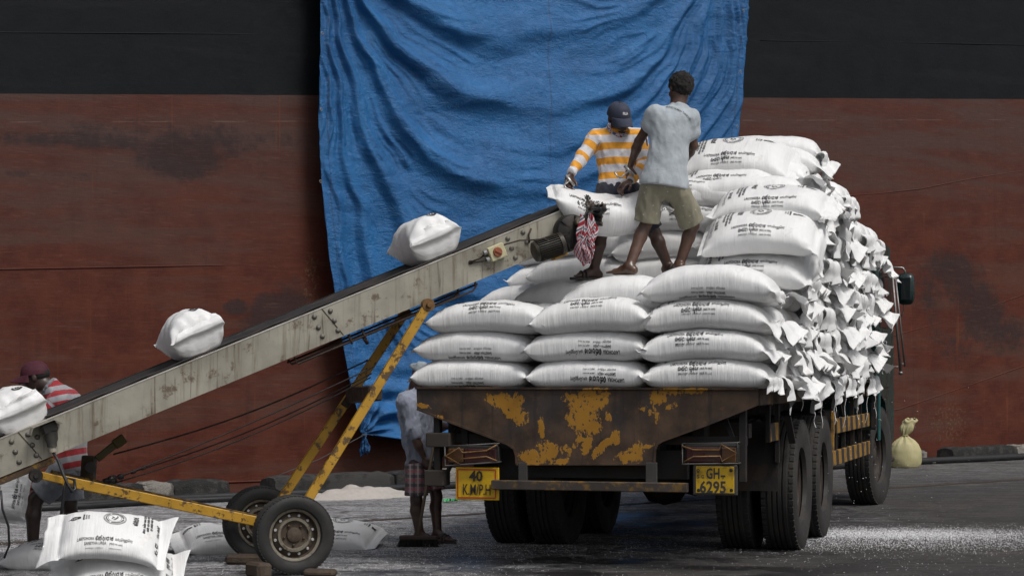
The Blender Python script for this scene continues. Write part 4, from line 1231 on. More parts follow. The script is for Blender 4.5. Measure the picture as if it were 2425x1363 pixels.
def wheel(parent, c, axis, R, W, rim_r, mats, name="wheel", holes=10, tread=44, bolts=5, dish=0.35):
    """tyre with tread blocks, rim and hub; axis points out of the wheel's show side"""
    ax = np.array(axis, float); ax /= np.linalg.norm(ax); c = np.array(c, float)
    w = bpy.data.objects.new(name, None); link(w); w.parent = parent; w.location = c
    z0 = np.zeros(3)
    mb = MB()
    h = W / 2
    prof = [(rim_r, h * .62), (rim_r * 1.05, h * .86), ((R + rim_r) / 2 * .97, h * 1.04), (R * .93, h * .98), (R * .975, h * .86), (R * .985, h * .55)]
    for g_ in (.45, .15): prof += [(R, h * (g_ + .08)), (R, h * (g_ - .10)), (R * .975, h * (g_ - .13)), (R * .975, h * (g_ - .19))]
    prof += [(R, -h * .08)] if False else []
    full = prof + [(r, -a) for r, a in reversed(prof)]
    mb.lathe(full, z0, ax, 72)
    q = np.array([0, 0, 1.0]); e1 = np.cross(ax, q); e1 /= np.linalg.norm(e1); e2 = np.cross(ax, e1)
    for k in range(tread):
        a = k * math.tau / tread; d = math.cos(a) * e1 + math.sin(a) * e2; tg = -math.sin(a) * e1 + math.cos(a) * e2
        for sgn in (-1, 1):
            M = np.stack([ax, tg, d], 1)
            mb.box(d * R * .972 + ax * sgn * h * .80, (h * .26, math.tau * R / tread * .70, R * .034), M, .002)
    # raised lettering ring and a sidewall bead
    ty = mb.obj("tyre", mats[0], w, angle=35)
    r2 = MB()
    d0 = h * .55
    prof = [(rim_r * 1.03, d0 * 1.05), (rim_r * 1.06, d0 * .98), (rim_r * 1.0, d0 * .9), (rim_r * .93, d0 * .80), (rim_r * .90, d0 * (.1)), (rim_r * .86, d0 * (.0)), (rim_r * .70, d0 * dish * 1.6), (rim_r * .60, d0 * dish * 1.9), (rim_r * .52, d0 * dish * 1.5), (rim_r * .30, d0 * dish * 1.2), (rim_r * .28, d0 * dish * 2.6), (rim_r * .20, d0 * dish * 3.0), (0.001, d0 * dish * 3.1)]
    r2.lathe(prof, z0, ax, 48)
    r2.lathe([(rim_r * 1.03, -d0 * 1.05), (rim_r * .90, -d0 * .7), (rim_r * .90, d0 * .1)], z0, ax, 48)

    if holes:
        for k in range(holes):
            a = (k + .5) * math.tau / holes; p = (math.cos(a) * e1 + math.sin(a) * e2) * rim_r * .76 + ax * (d0 * dish * 1.30 + .004)
            r2.lathe([(0.001, .002), (rim_r * .05, .002), (rim_r * .06, -.004)], p, ax + (math.cos(a) * e1 + math.sin(a) * e2) * .3, 10, 1)
    rim = r2.obj("rim", [mats[1] if len(mats) < 5 else mats[4], mats[3] if len(mats) > 3 else M_DARK], w, angle=40)
    if len(mats) > 4:
        rg = MB()
        rg.lathe([(rim_r * 1.07, d0 * .96), (rim_r * 1.07, d0 * 1.12), (rim_r * .98, d0 * 1.12), (rim_r * .90, d0 * .95)], z0, ax, 48, close=True)
        rg.obj("rim_lip", mats[1], rim, angle=40)
        rg = MB(); hh = d0 * dish * 1.6 + .004
        rg.lathe([(rim_r * .68, hh - .004), (rim_r * .65, hh + .012), (rim_r * .56, hh + .012), (rim_r * .52, hh - .004)], z0, ax, 40, close=True)
        rg.obj("disc_ring", mats[1], rim, angle=40)
    bm = MB()
    for k in range(bolts):
        a = (k + .2) * math.tau / bolts; p = (math.cos(a) * e1 + math.sin(a) * e2) * rim_r * .40 + ax * (d0 * dish * 1.45)
        bm.lathe([(rim_r * .055, -.01), (rim_r * .055, .012), (0.001, .016)], p, ax, 6)
    bm.obj("wheel_nut", mats[2], rim)
    return w

def build_conveyor():
    R_ = root("belt_conveyor", tuple(CV.O), 0, "long wheeled belt conveyor sloping up from the lower left to the lorry load", "conveyor")
    O = CV.O
    def P(t, ac=0.0, h=0.0): return CV.point(t, ac, h) - O
    pm = plate_material()
    U, Nn, Z = CV.up_dir, CV.n, CV.nz
    ta, tb = -3.1, 2.06
    lipm = simple('bright_lip_edge', (.48, .46, .42), .4, .3, .3, 9, .1, (.2, .16, .12), .5, 5)  # lip coloured brighter than the plate faces
    Hn = 0.228
    for sd, nm in ((-1, "side_plate"), (1, "side_plate")):
        mb = MB()
        a, b = P(ta, sd * CV.hw, -Hn / 2), P(tb if sd < 0 else 2.2, sd * CV.hw, -Hn / 2)
        mb.beam(a, b, 0.006, Hn, Z)
        mb.beam(P(ta, sd * (CV.hw - .012), -Hn - .003), P(tb, sd * (CV.hw - .012), -Hn - .003), 0.034, 0.006, Z)
        pl = mb.obj(nm, pm, R_, angle=30)
        mb = MB(); mb.beam(P(ta, sd * (CV.hw - .012), .004), P(tb, sd * (CV.hw - .012), .004), 0.038, 0.008, Z)
        mb.obj('edge_lip', lipm, pl)
        if sd < 0:
            bmat = simple("dull_bolts", (.16, .15, .13), .5, .5, .3, 30, .2)
            def bolt(x, y, r=.0125):
                bs = MB()
                t = CV.t_at(x); o = CV.O + CV.e * t + CV.n * (-CV.hw)
                zz = CAMZ - (y - CY) / F * o[1]
                p = np.array([o[0], o[1], zz]) - CV.n * .004 - O
                bs.lathe([(r * 1.5, 0), (r * 1.5, -.002), (r, -.003), (r, -.010), (r * .7, -.013), (.001, -.013)][::1], p, CV.n, 10)
                bs.obj("bolt", bmat, pl, smooth=True)
            for (x, y) in [(27, 1045), (36, 1069), (45, 1093), (66, 1028), (76, 1053), (86, 1077), (88, 1034), (744, 750), (754, 775), (763, 796), (782, 736), (791, 759), (800, 782), (1202, 565), (1211, 588), (1220, 610), (1238, 550), (1247, 573)]:
                bolt(x, y)
            jn = MB()
            for x in (50, 768):
                t = CV.t_at(x); jn.beam(P(t - .02, -CV.hw - .0045, 0), P(t + .05, -CV.hw - .0045, -Hn), .003, .006, U)
            jn.obj("plate_joint", M_RUST, pl)
    # belt: upper run lying proud of the plates, return run under it
    bm = MB()
    n = 60; V = []
    for i in range(n):
        t = ta - .05 + (2.22 - ta + .05) * i / (n - 1)
        hump = .010 + .006 * math.sin(i * 1.9) * .5
        for (ac, h) in [(-.235, .016 + hump), (-.18, .010 + hump * .6), (0, .006), (.18, .010 + hump * .6), (.235, .022 + hump), (.235, .012 + hump), (0, -.006), (-.235, .006 + hump)]:
            V.append(P(t, ac, h))
    bm.add(V, grid_faces(n, 8, True))
    rr = 0.075
    for (t0, hh) in ((2.22, -.05), (ta - .05, -.05)):
        c = P(t0, 0, hh); bm.lathe([(rr, -.235), (rr, .235)], c, CV.n, 20)
        bm.lathe([(.001, -.236), (rr, -.236)], c, CV.n, 20); bm.lathe([(rr, .236), (.001, .236)], c, CV.n, 20)
    bm.beam(P(ta, 0, -.13), P(2.2, 0, -.11), .46, .008, Z)
    bm.obj("belt", M_BELT, R_, angle=40)
    gd = MB()   # far guard rail and the dark slot under the belt edge
    gd.beam(P(ta + .5, CV.hw + .012, .022), P(2.0, CV.hw + .012, .022), .012, .030, Z)
    for i in range(9):
        t = ta + .8 + i * .55; gd.beam(P(t, -.2, -.02), P(t, .2, -.02), .05, .03, Z)
    gd.obj("guard_rail", M_DARK, R_)
    # under-frame rods
    tu = MB()
    def at(x, y, ac):
        t = CV.t_at(x, ac); o = CV.O + CV.e * t + CV.n * ac
        return np.array([o[0], o[1], CAMZ - (y - CY) / F * o[1]]) - O
    tu.tube([at(683, 851, -.2), at(690, 862, -.2), at(1075, 703, -.2), at(1086, 694, -.2), at(1083, 680, -.2)], .009, 6)
    tu.tube([at(697, 845, -.24), at(705, 861, -.24), at(1120, 688, -.24), at(1127, 678, -.24), at(1124, 665, -.24)], .008, 6)
    tu.tube([at(680, 858, .1), at(1130, 672, .1)], .009, 6)
    for x, y in ((828, 806), (860, 794)):
        tu.tube([at(x - 3, y - 14, -.24), at(x + 6, y + 8, -.24)], .010, 6)
    tu.tube([at(862, 800, -.24), at(870, 812, -.2)], .014, 6)
    tu.obj("under_rod", M_RUST, R_, smooth=True)
    yl = MB(); yl.beam(at(-60, 1163, -.24), at(128, 1087, -.24), .05, .045, Z, .004)
    yl.obj("tow_channel", chipped_yellow("worn_yellow_channel", (0.22, 0.12, 0.015), 1.6), R_)
    # undercarriage
    ye = chipped_yellow(base=(0.46, 0.25, 0.018), amt=.72)
    piv = at(1013, 722, -.33); axn = at(693, 1262, -.40); axn[2] = .275
    pivf = at(958, 742, .33); axf = np.array([0, 0, 0.275]) + CV.n * .40
    axn = np.array([0, 0, .275]) - CV.n * .40
    for a, b in ((piv, axn), (pivf, axf)):
        lg = MB(); d = (a - b) / np.linalg.norm(a - b)
        lg.beam(b, a - d * .02, .045, .062, np.cross(d, CV.n), .004)
        lo = lg.obj("prop_leg", ye, R_)
        pv = MB(); s_ = -1 if a is piv else 1
        pv.lathe([(.001, -.03), (.044, -.03), (.047, -.022), (.047, .022), (.044, .03), (.001, .03)], a, CV.n, 20)
        pv.lathe([(.001, -.052), (.016, -.052), (.020, -.046), (.020, -.03)], a, CV.n * (1 if s_ < 0 else -1), 12)
        pv.obj("pivot_boss", simple("rusty_boss", (.16, .085, .03), .6, .3, .5, 20, .4), lo, smooth=False, angle=40)
    cb = MB()
    m1 = piv * .62 + axn * .38; m2 = pivf * .62 + axf * .38
    cb.beam(m1 + np.array([0, 0, -.02]), m2 + np.array([0, 0, -.02]), .10, .11, (0, 0, 1), .01)
    cb.beam(m2 + CV.e * -.06 + [0, 0, -.10], m2 + CV.e * .02 + [0, 0, .02], .06, .06, (0, 1, 0), .005)
    cb.obj("cross_brace", M_RUST, R_)
    ar1, ar0 = axn + np.array([-.16, 0, .035]), at(80, 1124, -.30)
    arm = MB(); arm.beam(axn + CV.n * .02 + np.array([0, 0, 0.03]), at(150, 1137, -.30), .05, .068, (0, 0, 1), .005)
    arm.beam(at(150, 1137, -.30), at(95, 1124, -.30), .05, .050, (0, 0, 1), .005)
    ao = arm.obj("lower_arm", ye, R_)
    pb = MB(); pb.lathe([(.001, -.05), (.040, -.05), (.046, -.04), (.046, .02), (.001, .02)], at(84, 1125, -.30), CV.n, 18)
    pb.lathe([(.001, -.066), (.016, -.066), (.019, -.05)], at(84, 1125, -.30), CV.n, 12)
    pb.obj("arm_pivot", M_DARK, ao, angle=40)
    arm = MB(); arm.beam(axf - CV.n * .02 + np.array([0, 0, 0.03]), at(120, 1120, .24), .05, .05, (0, 0, 1), .005)
    arm.obj("lower_arm", chipped_yellow("old_yellow_paint", (.2, .11, .012), 1.4), R_)
    ax_ = MB(); ax_.tube([axn - CV.n * .02, axf + CV.n * .02], .028, 10); ax_.obj("axle", M_RUST, R_, smooth=True)
    rimm = simple("worn_grey_rim", (0.170, 0.150, 0.115), .6, .15, .35, 14, .3, (0.045, 0.030, 0.018), .85, 16)
    welm = simple("rusty_wheel_well", (.060, .042, .028), .7, .2, .5, 18, .4, (.10, .085, .06), .5, 14)
    nutm = simple("rusty_nuts", (.06, .035, .022), .7, .3)
    hole = simple("light_through_hole", (.45, .45, .45), .8)
    cn = px(695, 1264, 14.33); cf = px(617, 1244, 15.38)
    cn[2] = .272; cf[2] = .272
    wheel(R_, cn - O, -CV.n, .272, .165, .176, (M_RUB, rimm, nutm, hole, welm), holes=12, tread=64, bolts=5, dish=.25)
    wheel(R_, cf - O, -CV.n, .272, .165, .176, (M_RUB, rimm, nutm, hole, welm), holes=12, tread=64, bolts=5, dish=.25)
    # winch post with its crank at the far side
    wp = MB()
    wp.beam(at(212, 1078, .3), at(207, 1150, .3), .11, .09, (1, 0, 0), .006)
    wo = wp.obj("winch_post", simple("dark_yellow_brown", (.045, .030, .012), .6, .2, .5, 12, .4), R_)
    cr = MB(); cr.beam(at(229, 1086, .27), at(272, 1052, .27), .03, .05, (0, 0, 1), .004); cr.beam(at(270, 1053, .27), at(295, 1036, .27), .05, .07, (0, 0, 1), .006)
    cr.obj("crank_arm", simple("olive_paint", (.060, .045, .010), .6, .2, .5, 12, .4), wo)
    dr = MB(); dr.lathe([(.001, -.08), (.04, -.08), (.04, .0), (.001, .0)], at(212, 1105, .24), CV.n, 14)
    dr.obj("winch_drum", M_DARK, wo, angle=40)
    # stay wires with a turnbuckle
    wr = MB()
    W = [((268, 1075, .25), (600, 966, .2), (872, 852, .1)), ((262, 1132, .22), (560, 1040, .1), (880, 884, .0)), ((250, 1140, -.1), (560, 1052, -.1), (885, 868, -.1)), ((262, 1146, .0), (520, 1080, 0), (878, 893, .0))]
    for i, w in enumerate(W):
        p = [at(*q) for q in w]; pts = []
        for k in range(13):
            f = k / 12; pts.append(p[0] * (1 - f) + p[2] * f - np.array([0, 0, .06 * math.sin(math.pi * f) * (1 if i != 2 else .4)]))
        wr.tube(pts, .0055 if i else .0065, 6)
    wr.obj("stay_wire", M_DARK, R_, smooth=True)
    tk = MB()
    for (x, y, rx) in [(264, 1135, .030), (286, 1128, .022), (316, 1116, .014), (340, 1107, .014)]:
        tk.lathe([(rx * .6, -.02), (rx, -.012), (rx, .012), (rx * .6, .02)], at(x, y, -.02), U, 10, close=True)
    tk.tube([at(245, 1142, 0), at(275, 1131, 0)], .025, 8); tk.tube([at(262, 1136, -.02), at(344, 1105, -.02)], .006, 6)
    tk.obj("turnbuckle", M_DARK, R_, smooth=True)
    # drive end
    mo = bpy.data.objects.new("drive_motor", None); link(mo); mo.parent = R_
    c0 = at(1262, 598, -.40); c1 = at(1342, 572, -.40)
    d = (c1 - c0) / np.linalg.norm(c1 - c0)
    f = MB()
    f.lathe([(.001, 0), (.045, 0), (.070, .012), (.076, .03), (.066, .034), (.066, .20), (.080, .205), (.080, .235), (.001, .235)], c0, d, 28)
    q = np.cross(d, [0, 0, 1.0]); q /= np.linalg.norm(q); q2 = np.cross(d, q)
    for k in range(30):
        a = k * math.tau / 30; r_ = math.cos(a) * q + math.sin(a) * q2
        f.box(c0 + d * .118 + r_ * .071, (.165, .004, .018), np.stack([d, np.cross(r_, d), r_], 1))
    greas = simple("oily_motor_paint", (.030, .026, .020), .45, .3, .5, 14, .4, (.07, .05, .03), .5, 9)
    f.obj("motor_body", greas, mo, angle=40)
    f = MB()
    gc = at(1352, 548, -.36)
    f.lathe([(.001, -.062), (.05, -.062), (.112, -.045), (.122, -.030), (.122, .045), (.001, .045)], gc, CV.n, 30)
    for k in range(6):
        a = k * math.tau / 6; r_ = math.cos(a) * U + math.sin(a) * Z
        f.box(gc + r_ * .075 - CV.n * .052, (.08, .010, .02), np.stack([r_, np.cross(CV.n, r_), CV.n], 1))
    f.box(gc - Z * .06 + U * -.01, (.15, .10, .14), np.stack([U, Nn, Z], 1), .012)
    f.obj("gearbox", M_DARK, mo, angle=40)
    f = MB(); f.lathe([(.001, -.045), (.024, -.045), (.028, -.035), (.028, .0)], at(1368, 525, -.43), CV.n, 20); f.obj("shaft_cap", simple("brassy_cap", (.14, .12, .085), .5, .4), mo, angle=40)
    f = MB(); f.box(at(1325, 607, -.38), (.11, .08, .018), np.stack([U, Nn, Z], 1), .004); f.obj("motor_foot", chipped_yellow("yellow_foot", (.35, .19, .012), .6), mo)
    # isolator switch
    sw = bpy.data.objects.new("switch_box", None); link(sw); sw.parent = R_
    cs = at(1176, 597, -.31)
    M = np.stack([U, Nn, Z], 1)
    f = MB(); f.box(cs, (.125, .055, .105), M, .006); f.obj("switch_housing", simple("cream_plastic", (.46, .43, .27), .5, 0, .15, 12, .1, (.25, .19, .1), .4, 10), sw, angle=40)
    f = MB(); f.lathe([(.001, -.042), (.030, -.042), (.033, -.034), (.036, -.028)], cs, CV.n, 22); f.box(cs - Nn * .045, (.014, .012, .05), np.stack([(U + Z) / 1.414, Nn, (Z - U) / 1.414], 1), .003)
    f.obj("rotary_knob", simple("faded_red_knob", (.25, .07, .03), .5, 0, .3, 20, .1), sw, angle=40)
    f = MB()
    for h_ in (-.025, .028): f.lathe([(.016, 0), (.019, .01), (.019, .03), (.001, .03)], cs - U * .062 + Z * h_, -U, 10)
    f.obj("cable_gland", simple("grey_gland", (.2, .2, .19), .5), sw, angle=40)
    f = MB()
    f.tube([cs + U * .06 + Z * .03, at(1230, 569, -.31), at(1262, 568, -.33), at(1290, 565, -.45), at(1315, 578, -.46), at(1326, 602, -.42)], .006, 6)
    f.tube([cs - U * .09 + Z * .028, at(1150, 600, -.29), at(1136, 612, -.29), at(1114, 620, -.285)], .006, 6)
    f.tube([cs - U * .09 - Z * .025, at(1140, 618, -.29), at(1114, 622, -.285)], .006, 6)
    f.tube([at(1258, 541, -.275), at(1252, 556, -.29), at(1254, 575, -.29)], .007, 6)
    f.lathe([(.010, -.012), (.016, -.010), (.016, 0)], at(1114, 621, -.272), CV.n, 10)
    f.obj("motor_cable", M_RUST, R_, smooth=True)
    # lower plug under its tin hood
    f = MB()
    f.beam(at(76, 1012, -.36), at(124, 993, -.36), .16, .004, Z); f.beam(at(124, 992, -.36), at(146, 1001, -.36), .16, .004, Z)
    f.beam(at(76, 1012, -.36), at(71, 1030, -.36), .16, .003, -U + Z * .2)
    f.obj("tin_hood", pm, R_)
    f = MB()
    cpl = at(116, 1012, -.33)
    f.box(cpl, (.11, .08, .09), M, .018); dn = np.array([.10, 0, -1]); dn /= np.linalg.norm(dn)
    f.lathe([(.045, 0), (.045, .05), (.034, .075), (.034, .10), (.001, .10)], cpl - Z * .03, dn, 16)
    f.obj("power_plug", simple("grimy_plug", (.05, .048, .042), .55, 0, .4, 14, .2), R_, angle=40)
    f = MB(); f.lathe([(.022, .09), (.026, .10), (.026, .135), (.018, .14)], cpl - Z * .03, dn, 14); f.obj("plug_collar", simple("pale_collar", (.28, .25, .2), .5), R_, angle=40)
    f = MB()
    f.tube([cpl - Z * .03 + dn * .13, at(138, 1090, -.36), at(152, 1128, -.4), at(163, 1150, -.42), at(170, 1163, -.42), at(178, 1158, -.40), at(176, 1135, -.38), at(158, 1130, -.40), at(152, 1160, -.4), at(145, 1220, -.35), at(150, 1290, -.3)], .011, 8)
    f.tube([at(2, 1160, -.5), at(6, 1205, -.5), at(20, 1245, -.5), at(22, 1290, -.48), at(10, 1320, -.45)], .008, 6)
    f.obj("power_cable", simple("black_cable", (.012, .012, .014), .5), R_, smooth=True)
    # black plastic wrapped over the head roller
    c = at(1390, 512, -.22)
    V = []; nu, nv = 40, 40
    rs = 5
    for i in range(nu):
        for j in range(nv):
            u = i / nu * math.tau; v_ = (j / (nv - 1) - .5) * math.pi
            dd = np.array([math.cos(v_) * math.cos(u), math.cos(v_) * math.sin(u), math.sin(v_)])
            r_ = 1 + .30 * float(fbm(*(dd * 2.2), 9, 4)) + .35 * abs(float(fbm(*(dd * 4.0), 5, 3)))
            V.append(c + CV.e * dd[0] * .075 * r_ + CV.n * dd[1] * .20 * r_ + np.array([0, 0, 1]) * dd[2] * .105 * r_)
    V = np.array(V).reshape(nu, nv, 3).reshape(-1, 3)
    f = MB(); f.add(V, [(a, d_, c_, b) for (a, b, c_, d_) in [(i * nv + j, i * nv + j + 1, ((i + 1) % nu) * nv + j + 1, ((i + 1) % nu) * nv + j) for i in range(nu) for j in range(nv - 1)]])
    bp = simple("torn_black_plastic", (.010, .010, .010), .38, 0, .4, 9, .3, (.14, .11, .085), .8, 5)
    f.obj("plastic_wrap", bp, R_, angle=60)
    # --- things lying against it
    wm = simple("chock_wood", (.050, .033, .022), .85, 0, .4, 9, .6, (.09, .07, .05), .5, 6, .01)
    for (x, y, sx, sy, sz, yaw, lab, yy) in [(612, 1353, .11, .20, .10, .6, "round-edged timber chock under the front of the near wheel", 14.15), (758, 1352, .22, .12, .05, -.2, "flat timber wedge behind the near wheel", 14.2),
                                         (580, 1322, .26, .14, .07, -.15, "timber block chocking the far wheel", 15.1)]:
        f = MB(); f.box((0, 0, sz / 2 + .001), (sx, sy, sz), None, .018)
        o = f.obj("wheel_chock", wm, None, angle=30)
        p = px(x, y, yy); o.location = (p[0], p[1], 0); o.rotation_euler = (0, 0, yaw)
        tag(o, lab, "chock", "timber wheel chocks")
    # striped cloth hung over the drive
    t = NT("red_white_striped_cloth", .8)
    uv = t.coord("UV"); sp = t.sep(uv)
    w = t.math('FRACT', t.math('MULTIPLY', sp[0], 11.0))
    c_ = t.mix(t.step(w, .40, .46), (0.26, 0.010, 0.024), (0.50, 0.46, 0.48))
    w2 = t.step(t.math('ABSOLUTE', t.math('SUBTRACT', w, .73)), .06, .09, 1, 0)
    c_ = t.mix(w2, c_, (.035, .030, .07))
    t.out(c_, .85, t.bump(t.noise(uv, 300, 2), .2, .002))
    cc = at(1388, 566, -.47)
    f = MB()
    def knotted(nl, cx0, wid, z0, z1, ph, dep):
        nu, nv = 34, 40; V = []
        for i in range(nu):
            for j in range(nv):
                u = i / (nu - 1) - .5; v_ = j / (nv - 1)
                zz = z0 + (z1 - z0) * v_
                env = math.sin(math.pi * min(1, .12 + v_ * .95)) ** .6
                x = cx0 + u * wid * env + .018 * math.sin(v_ * 6 + ph)
                y = dep * math.sin(u * 22 + ph + v_ * 5) * .016 + math.cos(u * math.pi) * -.045 * env
                V.append(cc + CV.e * x + CV.n * y + np.array([0, 0, zz + .03 * math.sin(u * 9 + ph)]))
        return V, grid_faces(nu, nv), nu, nv
    me_v, me_f, uvs = [], [], []
    for (cx0, wid, z0, z1, ph, dep, sl) in [(.0, .155, .155, -.10, .4, 1, .7), (.012, .13, .13, -.145, 2.1, 1.2, -.8), (-.022, .12, -.03, -.165, 3.6, 1, 1.6)]:
        V, Fs, nu, nv = knotted(0, cx0, wid, z0, z1, ph, dep); b = len(me_v)
        me_v += [tuple(v) for v in V]; me_f += [tuple(i + b for i in q) for q in Fs]
        uvs += [(i / (nu - 1) * .55 + sl * (j / (nv - 1)) * .45, j / (nv - 1)) for i in range(nu) for j in range(nv)]
    me = bpy.data.meshes.new("striped_cloth"); me.from_pydata(me_v, [], me_f)
    ul = me.uv_layers.new(name="UVMap"); idx = np.zeros(len(me.loops), np.int32); me.loops.foreach_get("vertex_index", idx)
    ul.data.foreach_set("uv", np.array(uvs)[idx].ravel())
    me.transform(Matrix.Translation(Vector(O)))
    o = make_obj("striped_cloth", me, t.m, None, smooth=True)
    sm = o.modifiers.new("thickness", 'SOLIDIFY'); sm.thickness = .004
    tag(o, "red and white striped cloth hanging bunched from the conveyor's drive end", "cloth")
    # scrap of green plastic
    g = MB(); V = []
    c = px(1068, 1186, 22.0); c[2] = 0
    for i in range(14):
        for j in range(8):
            x, y = (i / 13 - .5) * .16, (j / 7 - .5) * .12
            V.append((c[0] + x, c[1] + y, .012 + .035 * abs(float(fbm(i * .5, j * .6, 0, 8, 2)))))
    g.add(V, grid_faces(14, 8))
    o = g.obj("plastic_scrap", simple("green_plastic", (.03, .30, .09), .4), None)
    m_ = o.modifiers.new("thickness", 'SOLIDIFY'); m_.thickness = .002
    tag(o, "crumpled scrap of bright green plastic on the quay behind the lorry", "plastic scrap")
# ------------------------------------------------------------------ lorry
def RP(x, y, a=0.0):
    """photo pixel -> (across, along, height) in the lorry's frame on the plane at distance a from the tail"""
    o = TR_O + TR_U * a
    q = (x - CX) / F
    l = (q * o[1] - o[0]) / (TR_R[0] - q * TR_R[1])
    Y = o[1] + TR_R[1] * l
    return np.array([l, a, CAMZ - (y - CY) / F * Y])

def fascia_material():
    t = NT("rusted_tail_panel", 0.6, 0.15)
    v = t.coord("Object"); sp = t.sep(v)
    n = t.noise(v, 5, 8, .62); n2 = t.noise(v, 2.2, 5)
    c = t.mix(t.step(n, .32, .68), (0.034, 0.0205, 0.0135), (0.088, 0.052, 0.031))
    c = t.mix(t.step(n2, .5, .62, 0, .6), c, (0.023, 0.025, 0.029))
    c = t.mix(t.step(t.noise(v, 14, 8, .75), .54, .66, 0, .6), c, (0.105, 0.050, 0.020)); c = t.mix(t.step(t.noise(t.coord('Object', (12, 1, .9)), 1.4, 6, .65), .54, .68, 0, .6), c, (0.018, 0.014, 0.012))
    pat = None
    # what is left of the yellow paint, oval zones broken up by noise
    for (x, y, rx, ry, a, am) in [(1190, 950, 42, 20, -.25, 1.05), (1215, 972, 36, 24, -.7, 1.0), (1232, 988, 20, 22, -.9, .95),
                                  (1225, 945, 16, 16, 0, .9), (1350, 940, 22, 14, 0, .8), (1380, 970, 40, 44, 0, 1.0), (1390, 1000, 34, 34, 0, 1.1), (1355, 990, 12, 30, .1, .9),
                                  (1420, 945, 20, 36, -.5, 1.0), (1400, 930, 30, 12, 0, .7), (1390, 1052, 13, 22, -.35, 1.25), (1375, 1040, 26, 8, .8, .7),
                                  (1432, 1055, 44, 11, .72, 1.15), (1455, 1035, 12, 18, .2, .9), (1262, 1080, 32, 20, 0, 1.05), (1300, 1070, 34, 24, -.3, 1.05), (1330, 1090, 20, 9, 0, .9),
                                  (1490, 1078, 34, 16, .35, 1.0), (1512, 1068, 14, 26, .1, .85), (1345, 1066, 18, 9, -.8, .85), (1562, 938, 26, 17, .5, 1.0), (1590, 925, 36, 12, -.2, .9),
                                  (1640, 926, 40, 8, .12, 1.0), (1590, 960, 16, 8, .2, .8), (1545, 972, 14, 12, .6, .75), (1525, 965, 12, 10, 0, .7), (1555, 985, 8, 16, 0, .7), (1282, 1010, 9, 24, .1, .85),
                                  (1000, 960, 22, 6, -.2, .8), (1040, 985, 14, 5, -.3, .8), (1540, 1053, 20, 6, .4, .8), (1440, 985, 8, 20, .1, .6)]:
        p = RP(x, y); sc = 14.6 / F
        b = t.math('MULTIPLY', t.blob(sp, p[0], p[2], rx * sc * 1.25, ry * sc * 1.25, a), am)
        pat = b if pat is None else t.math('MAXIMUM', pat, b)
    pn = t.noise(v, 16, 3, .55, .4); hn = t.voro(v, 20)
    k = t.math('ADD', t.math('MULTIPLY', pat, .22), t.math('ADD', t.math('MULTIPLY', pn, .55), t.math('MULTIPLY', t.noise(t.coord('Object', (1.6, 1, .8)), 30, 8, .78, .5), .75)))
    k = t.math('SUBTRACT', k, t.step(hn, .0, .32, .14, 0))
    k = t.step(k, .748, .770)
    k = t.math('MULTIPLY', k, t.step(pat, .06, .12))
    yel = t.mix(n, (0.24, 0.105, 0.008), (0.40, 0.20, 0.018))
    c = t.mix(k, c, yel)
    hgt = t.math('ADD', t.math('MULTIPLY', n, .8), t.math('MULTIPLY', k, .6))
    return t.out(c, t.step(n, .3, .7, .42, .7), t.bump(hgt, .5, .006))

def striped_material():
    t = NT("hazard_stripes", .6)
    v = t.coord("Object"); sp = t.sep(v); n = t.noise(v, 9, 7, .65)
    w = t.math('FRACT', t.math('ADD', t.math('MULTIPLY', sp[1], 2.7), t.math('MULTIPLY', sp[2], 1.1)))
    k = t.step(t.math('ADD', w, t.math('MULTIPLY', n, .08)), .50, .54)
    c = t.mix(k, (0.022, 0.020, 0.020), (0.28, 0.145, 0.018))
    c = t.mix(t.step(n, .52, .66, 0, .85), c, (.035, .028, .022))
    return t.out(c, .6, t.bump(n, .3, .004))

def flat_writing(parent, name, flat, M, depth, mat):
    """lettering as thin raised paint; M: origin, x axis, y axis"""
    V, Fs = flat.arrays(); o, ex, ey = [np.array(k, float) for k in M]
    nz = np.cross(ex, ey)
    mb = MB(); mb.add([o + ex * p[0] + ey * p[1] + nz * depth for p in V], Fs)
    return mb.obj(name, mat, parent)

